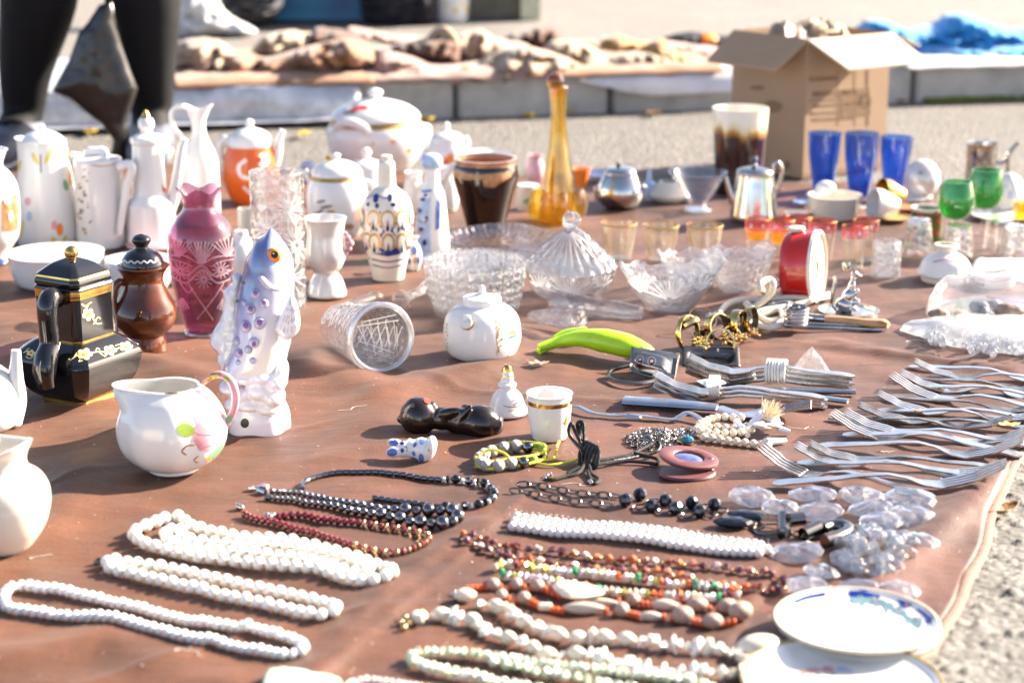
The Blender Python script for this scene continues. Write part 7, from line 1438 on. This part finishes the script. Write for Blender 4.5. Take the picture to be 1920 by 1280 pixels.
# mixed colour chips
t = neck('bright multicoloured glass chip necklace with green and orange flecks', (1160, 1080))
CM = [pm('white chip', (.78, .74, .68), .15, coat=.5), pm('green chip', (.03, .28, .10), .12, coat=.5), pm('orange chip', (.75, .14, .02), .12, coat=.5), pm('lime chip', (.50, .50, .08), .12, coat=.5), pm('lilac chip', (.60, .48, .62), .12, coat=.5), pm('dark red chip', (.15, .02, .03), .12, coat=.5), pm('cream chip', (.75, .62, .44), .15, coat=.5)]
rm = random.Random(4)
for pts in ([(925, 1062), (950, 1052), (1000, 1058), (1100, 1068), (1200, 1080), (1300, 1090), (1384, 1102)], [(935, 1072), (1000, 1077), (1060, 1088), (1130, 1098), (1240, 1106), (1330, 1113), (1384, 1110)]):
    strand(t, pts, 11.5, lambda i, f: (B(CM[rm.choice([0, 0, 0, 6, 6, 1, 2, 2, 3, 4, 0, 5])], 'chip'), (.52, 1.15, .95), 'bead'), wiggle=1.5, rng=rm, cap=50, cord=(STR, .0012))
# seeds and orange beads
t = neck('necklace of brown striped seeds joined by small orange beads', (1130, 1130))
SEED = pm('brown striped seed', (.48, .34, .27), .45, var=.5, ns=160, bump=.3); SEEDL = pm('pale long seed', (.56, .46, .38), .4, var=.35, ns=130); ORB = pm('orange coral bead', (.62, .10, .02), .3, var=.25, ns=90); IVO = pm('ivory shell', (.74, .64, .50), .3, var=.15, ns=40, coat=.3)
for x, y, rx, ry, mt, kd, a in ((925, 1098, 13, 13, SEED, 'ball', 0), (968, 1098, 12, 13, SEED, 'ball', 0), (1008, 1102, 13, 13, SEED, 'ball', 0), (1118, 1126, 42, 10, SEEDL, 'seed', -.1), (1188, 1125, 13, 14, SEED, 'ball', 0), (1246, 1136, 26, 12, SEEDL, 'seed', -.1), (1308, 1137, 20, 15, SEED, 'ball', 0), (1364, 1141, 20, 16, SEED, 'ball', 0), (940, 1118, 12, 13, SEED, 'ball', 0), (982, 1122, 13, 13, SEED, 'ball', 0), (1022, 1138, 13, 9, IVO, 'tube', 0), (1095, 1141, 41, 13, SEEDL, 'seed', -.05), (1166, 1148, 14, 15, SEED, 'ball', 0), (1220, 1156, 24, 10, SEEDL, 'seed', -.1), (1280, 1160, 21, 18, SEED, 'ball', 0), (1336, 1168, 20, 16, SEED, 'ball', 0), (1388, 1156, 24, 20, SEED, 'ball', .4)):
    s = scl(G(x, y)); bead(t, B(mt, kd), lay(G(x, y), ry*s*.9), (rx*s, ry*s, ry*s*.95), a, 'bead')
for a, b, n in (((876, 1103), (910, 1098), 5), ((938, 1098), (955, 1099), 2), ((982, 1100), (996, 1101), 2), ((1022, 1104), (1048, 1114), 4), ((1160, 1122), (1174, 1124), 2), ((1203, 1128), (1222, 1132), 3), ((1272, 1134), (1288, 1136), 2), ((1330, 1138), (1346, 1140), 2), ((953, 1120), (968, 1122), 2), ((996, 1126), (1008, 1134), 3), ((1036, 1140), (1054, 1141), 3), ((1136, 1142), (1152, 1146), 2), ((1180, 1150), (1196, 1154), 3), ((1244, 1156), (1260, 1158), 2), ((1300, 1162), (1318, 1165), 3), ((1356, 1168), (1376, 1168), 3)):
    for k in range(n): q = G(a[0]+(b[0]-a[0])*k/max(1, n-1), a[1]+(b[1]-a[1])*k/max(1, n-1)); bead(t, B(ORB, 'disc'), lay(q, .0028), .0034, -.1, 'orange_bead')
m = MB(); puff(m, [(1036, 1098), (1050, 1090), (1085, 1092), (1110, 1098), (1134, 1110), (1110, 1118), (1070, 1120), (1048, 1112)], onground(.006), .004, D=9, step=6, lump=.4, ls=.1, back=.6); fixn(m.build('shell_plate', IVO, t)); bead(t, B(IVO, 'seed'), lay(G(872, 1122), .006), (.0098, .0066, .006), .15, 'cowrie')
m = MB()
for x, y in ((852, 1108), (858, 1112), (850, 1114), (856, 1120)): m.ell(lay(G(x, y), .002), .0022, 7, 5)
m.build('clasp', SILV, t)
# white shell chips
t = neck('irregular white shell chip necklace with long splinters', (1080, 1190))
rs = random.Random(21)
def wsh(i, f):
    k = rs.random(); return (B(IVO if k < .3 else WBD, 'chip'), (rs.uniform(.35, .75), rs.uniform(.8, 1.9), rs.uniform(.6, 1.1)), 'bead') if k < .85 else (B(IVO, 'seed'), (1.2, .9, .85), 'bead')
strand(t, [(775, 1160), (800, 1155), (835, 1152), (880, 1162), (910, 1178), (950, 1192), (990, 1206), (1020, 1220), (1090, 1226), (1150, 1240), (1200, 1252), (1260, 1262), (1320, 1266), (1400, 1262)], 16.5, wsh, wiggle=4, rng=rs, cap=60, cord=(STR, .0008))
strand(t, [(895, 1128), (925, 1128), (955, 1146), (990, 1162), (1035, 1182), (1070, 1192), (1110, 1194), (1190, 1200), (1240, 1207), (1290, 1210), (1340, 1215), (1390, 1228), (1410, 1250)], 16.5, wsh, wiggle=4, rng=rs, cap=39, cord=(STR, .0008))
m = MB()
for x, y in ((752, 1170), (760, 1160), (766, 1172), (758, 1180), (782, 1152)): m.ell(lay(G(x, y), .003), .003, 8, 6)
m.build('clasp', GBD, t)
# pale green chips
t = neck('pale green stone chip necklace at the near edge', (1000, 1255))
GCH = pm('pale jade chip', (.58, .66, .46), .25, var=.18, ns=60, coat=.3); GCH2 = pm('milky jade chip', (.70, .74, .62), .25, var=.12, ns=60, coat=.3); rj = random.Random(6)
strand(t, [(772, 1236), (778, 1224), (810, 1220), (870, 1222), (930, 1226), (1000, 1236), (1080, 1247), (1200, 1262), (1300, 1282), (1340, 1300), (1200, 1310), (1080, 1296), (1000, 1283), (920, 1270), (850, 1258), (800, 1248)], 13.5, lambda i, f: (B(rj.choice([GCH, GCH2]), 'chip'), (.55, 1.1, 1), 'bead'), True, wiggle=2.5, rng=rj, cap=100)
strand(t, [(920, 1232), (1000, 1250), (1090, 1266), (1190, 1284)], 13, lambda i, f: (B(rj.choice([GCH, GCH2]), 'chip'), (.8, 1, 1), 'bead'), wiggle=3, rng=rj, cap=20)
t = neck('rosy white stone bead necklace cut by the bottom edge', (740, 1280)); PKB = pm('rosy white bead', (.74, .66, .62), .3, var=.1)
strand(t, [(652, 1285), (664, 1274), (700, 1270), (770, 1279), (850, 1296), (800, 1310), (720, 1302), (670, 1294)], 10, lambda i, f: (B(PKB, 'chip'), (.6, 1, 1), 'bead'), True, wiggle=1.5)
m = MB(); puff(m, [(488, 1300), (500, 1268), (540, 1262), (590, 1272), (640, 1284), (640, 1320), (500, 1330)], onground(.0), .010, D=14, step=8, back=0); tag(fixn(m.build('soap_dish', pm('mint green enamel', (.40, .62, .48), .3, var=.15))), 'mint green flat dish peeking in at the bottom edge', 'dish')
# ------------------------------------------------------------------ yellow cord bracelet
t = neck('sparkling white ball bracelet on yellow cord', (965, 860), 'bracelet', 'bracelet'); YC = pm('yellow cord', (.66, .62, .04), .6, var=.25, ns=200, bump=.3)
SPK = pm('glitter ball', (.80, .75, .68), .25, metal=.1, var=.45, ns=700, bump=1.0, bs=900)
for x, y in ((903, 872), (900, 862), (908, 856), (922, 850), (945, 845), (968, 843), (912, 877), (935, 878), (959, 874)): bead(t, B(SPK), lay(G(x, y), .0062), .0067, x, 'ball')
for x, y, r in ((990, 845, .0062), (982, 872, .006), (1016, 855, .004), (1000, 865, .004)): bead(t, B(HEM_), lay(G(x, y), r), r, 0, 'black_ball')
m = MB(); loop_ = [(893, 866), (900, 856), (922, 846), (945, 841), (968, 838), (990, 840), (1010, 842), (1022, 848), (1018, 858), (1002, 864), (982, 868), (959, 870), (935, 874), (912, 875)]
m.tube(catmull([lay(G(*q), .0085) for q in loop_], 6, True), .0016, 7, closed=True); m.tube(catmull([lay(G(*q), .004) for q in [(q[0], q[1]+5) for q in loop_]], 6, True), .0016, 7, closed=True)
m.tube(catmull([lay(G(*q), z) for q, z in (((893, 868), .006), ((905, 863), .012), ((925, 862), .014), ((948, 868), .012), ((958, 872), .008))], 6), .0014, 7)
m.tube(catmull([lay(G(*q), z) for q, z in (((1000, 866), .005), ((1022, 864), .004), ((1040, 860), .005), ((1044, 848), .008), ((1048, 834), .006))], 6), .0014, 7); m.tube(catmull([lay(G(*q), .003) for q in ((1000, 868), (1030, 872), (1060, 868), (1088, 862))], 6), .0014, 7)
m.build('cord', YC, t); m = MB(); m.tube(catmull([lay(G(*q), .006) for q in ((998, 843), (1012, 844), (1024, 850))], 5), .0036, 9); m.ell(lay(G(1001, 866), .005), .0045, 9, 7); m.build('knot', pm('green yellow knot', (.34, .46, .06), .6, var=.3, ns=300), t)
# black leather cord
t = neck('black leather cord tied in a knot with silver ends', (1110, 865), 'cord', 'cord'); LTH = pm('black leather', (.010, .009, .009), .45, var=.4, ns=80, bump=.3); m = MB()
def bc(pts, r=.0019): m.tube(catmull([lay(G(x, y), z) for x, y, z in pts], 7), r, 8)
bc([(1105, 866, .006), (1078, 850, .014), (1066, 846, .022), (1070, 846, .032), (1078, 852, .026), (1098, 862, .010)]); bc([(1105, 866, .006), (1088, 850, .018), (1082, 848, .033), (1094, 850, .034), (1096, 858, .016), (1102, 866, .008)]); bc([(1110, 868, .006), (1096, 850, .020), (1091, 848, .034), (1086, 852, .020), (1094, 866, .008)])
for k in range(4):
    c = lay(G(1096+k*6, 862+k*3), .009); m.tube([c+V3((.007*math.cos(a)*.7, .010*math.sin(a)*.8, .0095*math.sin(a+.6))) for a in [2*math.pi*j/16 for j in range(16)]], .0023, 8, closed=True)
bc([(1112, 872, .006), (1150, 864, .005), (1180, 858, .006), (1210, 848, .010), (1232, 842, .012), (1235, 850, .008), (1205, 856, .005), (1150, 868, .004)]); bc([(1114, 876, .005), (1170, 866, .004), (1215, 866, .003), (1232, 868, .003), (1230, 860, .004), (1190, 856, .007)])
bc([(1098, 872, .006), (1085, 886, .003), (1060, 892, .0025), (1038, 898, .0025), (1024, 898, .002)]); bc([(1104, 876, .005), (1110, 890, .003), (1122, 898, .0025), (1120, 904, .002), (1110, 904, .002), (1102, 884, .004)])
m.build('leather', LTH, t); m = MB(); m.tube([lay(G(1064, 886), .003), lay(G(1086, 878), .005)], [.002, .0055, .002], 8, flat=.3, up=(0, 0, 1)); m.build('leather_tab', LTH, t)
m = MB()
for x, y in ((1022, 896), (1026, 890), (1032, 888), (1106, 902), (1109, 905)): m.ell(lay(G(x, y), .002), .0024, 7, 5)
m.build('cord_end', SILV, t)
# mauve clip
t = neck('mauve oval hair clip with a blue marbled stone', (1290, 885), 'hair_clip', 'hair clip'); MAUV = pm('mauve plastic', (.13, .045, .045), .4, var=.08)
def oval(mb, c, a, b, n, k0=0, hole=0, th=.004, ti=None):
    M = Matrix.Translation(c) @ (ti or Matrix.Identity(4)) @ Matrix.Diagonal((1, b/a, 1, 1)); pr_ = [(hole*a, -th/2), (a*.93, -th/2), (a, -th*.1), (a*.985, th*.3), (a*.9, th*.5), (hole*a*1.08+.0005, th*.5), (hole*a, th*.25), (hole*a, -th/2)] if hole else [(0, -th/2), (a*.95, -th/2), (a, 0), (a*.95, th/2), (0, th/2)]
    mb.lathe(pr_, 48, M)
c = lay(G(1289, 884), .0022); m = MB(); oval(m, c, .029, .024, 48, th=.0042, ti=Matrix.Rotation(.2, 4, 'Z')); m.build('lower_plate', MAUV, t)
c2 = lay(G(1291, 874), .013); TI = Matrix.Rotation(.14, 4, 'Y') @ Matrix.Rotation(.10, 4, 'X'); m = MB(); oval(m, c2, .0305, .026, 48, hole=.50, th=.005, ti=TI); m.tube([c+V3((.022, .002, 0)), c2+V3((.022, .002, -.004))], .005, 10); m.build('upper_plate', MAUV, t)
m = MB(); M = Matrix.Translation(c2+V3((0, 0, -.001))) @ TI; m.ell((0, 0, 0), 1, 24, 12); m.v = [M @ V3((q.x*.0155, q.y*.0125, q.z*.0028)) for q in m.v]; m.build('stone', pm('blue marbled stone', (.04, .055, .18), .2, var=.7, ns=110, tint=(.12, .13, .22), coat=.5), t)
# silver chain pile, gem, watch strap, pearls
rn = random.Random(8); m = MB()
for k in range(330):
    a = rn.uniform(0, 6.28); rr = math.sqrt(rn.random()); q = G(1232+58*rr*math.cos(a), 823+17*rr*math.sin(a)); h = .010*(1-rr*rr)*rn.random()+.0015
    if k > 295: q = G(1262+rn.uniform(0, 44), 806+rn.uniform(-4, 16)); h = .002
    ax_ = V3((rn.gauss(0, 1), rn.gauss(0, 1), rn.gauss(0, 1)+.4)).normalized(); R = ax_.to_track_quat('Z', 'Y').to_matrix(); c = lay(q, h); R1 = rn.uniform(.0019, .0026)
    m.tube([c+R @ V3((R1*1.25*math.cos(b), R1*math.sin(b), 0)) for b in [2*math.pi*j/9 for j in range(9)]], .00055, 5, closed=True)
tag(m.build('chain_pile', pm('chain steel', (.52, .48, .44), .2, metal=1, var=.4), base=G(1232, 823)), 'heap of fine silver chain beside the blue gem', 'chain')
t = neck('teal cut gem in a gold setting lying against the chain heap', (1286, 832), 'ring', 'gem'); c = lay(G(1285, 832), .004); m = MB(); m.ell(c+V3((0, .002, 0)), (.0105, .0075, .005), 14, 8); m.build('setting', GMET, t); m = MB(); m.ell(c+V3((.0015, -.002, .0025)), (.0075, .006, .0045), 9, 6); m.build('gem', pm('teal gem', (.01, .16, .24), .05, coat=1, var=.5, ns=120), t, flat=True)
t = neck('silver mesh watch strap stretched between cup and pearl bracelet', (1190, 780), 'watch_strap', 'watch strap'); m = MB(); P = catmull([lay(G(x, y), z) for x, y, z in ((1072, 764, .004), (1084, 768, .007), (1110, 775, .005), (1150, 779, .004), (1180, 782, .0045), (1215, 784, .004), (1260, 789, .0035), (1275, 787, .006), (1290, 784, .009), (1308, 788, .006), (1318, 796, .002))], 6); m.tube(P, [.0035, .0042, .0045, .0045, .0045, .0045, .004, .0045, .005, .005, .004], 10, flat=.22, up=(0, 0, 1)); m.build('mesh_band', ENGR, t)
m = MB(); A = G(1176, 779, .0055); Bq = G(1200, 783, .0055); m.tube([A, Bq], .0058, 4, flat=.4, up=(0, 0, 1)); m.build('clasp', SILV, t)
t = neck('cream pearl bracelet with shell flower and feather tuft', (1390, 810), 'bracelet', 'bracelet')
pb = lambda i, f: (B(PBEAD), (1, 1, 1), 'bead')
strand(t, [(1300, 806), (1322, 800), (1345, 798), (1380, 800), (1400, 796)], 8, pb, cap=8); strand(t, [(1308, 802), (1336, 788), (1360, 785), (1390, 786), (1410, 786)], 7.6, pb, cap=8, flatten=2.0)
strand(t, [(1305, 808), (1330, 812), (1360, 813), (1390, 811), (1408, 806)], 8, pb, cap=8, flatten=1.4); strand(t, [(1312, 818), (1340, 822), (1370, 826), (1400, 828), (1440, 832)], 8, pb, cap=9)
m = MB(); rn = random.Random(3)
for k in range(9):
    a = k*.7; R = Matrix.Rotation(a, 3, 'Z') @ Matrix.Rotation(.6*rn.uniform(.3, 1), 3, 'Y'); m.ell(lay(G(1434+18*math.cos(a), 806+11*math.sin(a)), .010+.004*rn.random()), (.010, .0065, .0018), 10, 6, R, jit=.05)
for a, b in (((1380, 798), (1402, 820)), ((1436, 838), (1472, 828)), ((1458, 812), (1480, 812))): m.tube([lay(G(*a), .008), lay(G(*b), .004)], [.004, .003], 8)
m.build('shell_flower', PEARL, t); m = MB()
for k in range(70):
    a = rn.uniform(-.6, 2.0); q = lay(G(1436+rn.uniform(-8, 8), 800+rn.uniform(-4, 6)), .014); d = V3((math.cos(a)*.016, .003*rn.gauss(0, 1), abs(math.sin(a))*.014+.003)); m.tube([q, q+d*.6, q+d*rn.uniform(.9, 1.25)], [.0007, .0005, .0002], 4)
fz = m.build('feather_tuft', pm('cream feather', (.78, .66, .46), .8, var=.15), t); fz['kind'] = 'stuff'
# ------------------------------------------------------------------ crystal drops
rg = random.Random(17)
GEM = glass('chandelier crystal', (.93, .94, .95), .20, milk=.035, rough=.04, refr=.5)
gl_ = [(1410, 930, 45, 'first crystal drop at the head of the scatter near the lowest fork'), (1462, 950, 36, 'round crystal drop touching the black oval pendants'), (1524, 926, 46, 'long crystal drop just under the framed fork handle'), (1536, 958, 46, 'crystal drop right above the gunmetal tubes'), (1616, 928, 46, 'crystal drop under the middle of the lowest fork'), (1632, 952, 44, 'crystal drop in the middle of the upper cluster'), (1706, 936, 50, 'crystal drop under the lowest fork tines'), (1712, 968, 46, 'crystal drop at the cloth side of the upper cluster'), (1652, 976, 44, 'crystal drop leaning on the central crystal heap'), (1494, 1034, 50, 'crystal drop at the end of the pearl band'), (1724, 1014, 44, 'crystal drop alone nearest the cloth hem'), (1540, 1070, 36, 'small crystal drop between red chips and crystal heap'), (1516, 1098, 46, 'crystal drop half under the blue saucer on its red chip side'), (1610, 1104, 44, 'crystal drop under the rim of the blue saucer'), (1686, 1104, 46, 'crystal drop behind the blue saucer rim near the hem')]
for k, (x, y, r, lb) in enumerate(gl_):
    m = MB(); c = G(x, y, .0058); s = scl(c); R = Matrix.Rotation(rg.uniform(-.4, .4), 3, 'Z') @ Matrix.Rotation(rg.uniform(-.12, .12), 3, 'Y') @ Matrix.Rotation(rg.uniform(.05, .3), 3, 'X'); rx = r*s; ry = rx*rg.uniform(.72, .9)
    for ring_, zz in ((1, 0), (.70, .0048), (.36, .0064)): pass
    pf = [(0, -.0050), (.45, -.0042), (.8, -.0018), (1, -.0004), (1, .0004), (.78, .0030), (.48, .0048), (0, .0052)]
    m.lathe(pf, 11, Matrix.Translation(c) @ R.to_4x4() @ Matrix.Diagonal((rx, ry, 1, 1)), lambda a, z, r: (r*(1+rg.uniform(-.04, .04)), z*(.85+rg.uniform(-.28, .28)))); 
    tag(m.build('crystal_drop', GEM, flat=True), lb, 'crystal', 'faceted crystal drops scattered by the cloth hem')
t = neck('large heap of many faceted crystal beads in the middle of the drops', (1634, 1045), 'crystal_heap', 'crystals'); m = MB()
for k in range(95):
    a = rg.uniform(0, 6.28); rr = math.sqrt(rg.random()); q = G(1640+74*rr*math.cos(a), 1046+44*rr*math.sin(a)); h = .013*(1-rr*rr)*rg.uniform(.2, 1)+.005; rad = rg.uniform(.0035, .0085)
    m.ell(V3((q.x, q.y, h)), (rad*1.25, rad, rad*.55), 9, 6, Matrix.Rotation(rg.uniform(0, 3), 3, 'X') @ Matrix.Rotation(rg.uniform(0, 3), 3, 'Z'), jit=.06)
o = m.build('crystal_beads', GEM, t, flat=True); o['kind'] = 'stuff'
# ------------------------------------------------------------------ saucers and plate in the near corner
def saucer(lb, cx, row, z0, rows, n='saucer', th=.0035, mats=None):
    p = Pot(cx, row, z0); return tag(body(p, rows, mats or [WH], n, None, th=th, n=72, sub=6), lb, 'plate' if n == 'plate' else 'saucer')
saucer('lower white saucer of the stack near the cloth corner', 1609, 1190, .0, [(78, 1192), (84, 1189), (120, 1183), (146, 1176), (152, 1172)])
o = saucer('upper white saucer with blue and floral border, on the stack', 1605, 1179, .0075, [(78, 1180), (82, 1178), (88, 1176), (118, 1171), (144, 1164), (151, 1160)])
BLUS = pm('royal blue border', (.006, .03, .22), .15, coat=.3, var=.15, ns=60)
def rim(o, cx, row, z0, r, rows, mat, wd=.0016):
    p = Pot(cx, row, z0); q = p.pr([(r, rows)])[0]; m = MB(); m.tube([p.o+V3((q[0]*math.cos(a), q[0]*math.sin(a), q[1])) for a in [2*math.pi*k/72 for k in range(72)]], wd, 6, closed=True); ob = m.build('gilt_rim', mat, o); return ob
RIMG = pm('worn gilt rim', (.42, .30, .14), .4, var=.5, ns=60); RIMC = pm('cream rim', (.62, .54, .42), .3, var=.2)
rim(o, 1605, 1179, .0075, 151, 1160, RIMC)
paint(o, BLUS, [('s', [(1592, 1112), (1640, 1114), (1688, 1122), (1722, 1138), (1742, 1158), (1740, 1168)], 12), ('s', [(1548, 1113), (1515, 1119), (1490, 1128)], 8), ('s', [(1490, 1128), (1474, 1142), (1470, 1156), (1486, 1172)], 3), ('p', [(1682, 1122), (1712, 1132), (1700, 1140), (1690, 1136)]), ('s', [(1700, 1196), (1730, 1184), (1742, 1172)], 3)])
CYA = pm('pale cyan flowers', (.16, .27, .30), .2, var=.3, ns=90); PIN = pm('dusty pink dots', (.55, .25, .35), .2)
rn = random.Random(12); paint(o, CYA, [('e', 1602+t_*130-8*t_*t_, 1126+46*t_**2+rn.uniform(-5, 5), rn.uniform(7, 12), rn.uniform(4, 7), rn.uniform(0, 180)) for t_ in [k/15 for k in range(16)]], .0004); paint(o, CYA, [('e', x, y, 7, 3) for x, y in ((1520, 1128), (1548, 1124), (1498, 1140))], .0004); paint(o, PIN, [('e', x, y, 3, 2) for x, y in ((1681, 1148), (1700, 1134), (1640, 1124), (1722, 1160), (1545, 1130))], .0007); paint(o, GOLDD, [('s', [(1500, 1185), (1540, 1160), (1605, 1150), (1670, 1160), (1700, 1182)], 1)], .0004)
o = saucer('white plate with faded floral spray cut by the bottom edge', 1577, 1294, .0, [(104, 1296), (112, 1292), (150, 1284), (180, 1276), (186, 1272)], 'plate')
rim(o, 1577, 1294, .0, 186, 1272, RIMG)
paint(o, PNK, [('e', 1525, 1256, 14, 5), ('e', 1552, 1254, 12, 6), ('e', 1505, 1262, 8, 4)]); paint(o, BLUP, [('e', 1578, 1254, 12, 5), ('e', 1592, 1258, 8, 4), ('e', 1540, 1264, 8, 3)], .0005); paint(o, OCH, [('e', 1510, 1258, 5, 3), ('e', 1536, 1262, 4, 2)], .0006); paint(o, GRN, [('e', 1562, 1262, 6, 2.4), ('e', 1518, 1266, 5, 2)], .0006)
c = G(1424, 1226); m = MB(); m.ell(lay(c, .008), (.019, .012, .010), 14, 9, Matrix.Rotation(.2, 3, 'Z')); tag(m.build('sea_shell', IVO), 'cream sea shell tucked against the near white plate', 'shell')
# loose threads and crumbs on the cloth
m = MB(); rn = random.Random(31)
for k in range(130):
    q = G(rn.uniform(0, 1850), rn.uniform(560, 1270)); r = rn.uniform(.0004, .0009); m.ell(lay(q, r*.6), (r*rn.uniform(1, 2.2), r, r*.6), 5, 4)
for x, y in ((45, 1040), (330, 1225), (1060, 905), (640, 770), (500, 800), (1480, 800), (1700, 640)):
    q = G(x, y); pts = [lay(V3((q.x+.006*i+.004*math.sin(i*2.1+x), q.y+.004*math.sin(i*1.3+y), 0)), .0005) for i in range(5)]; m.tube(catmull(pts, 5), .00035, 5)
o = m.build('lint', pm('pale lint', (.62, .52, .44), .8)); tag(o, 'pale lint crumbs and loose threads on the brown cloth', 'lint', kind='stuff')
bpy.context.view_layer.update()
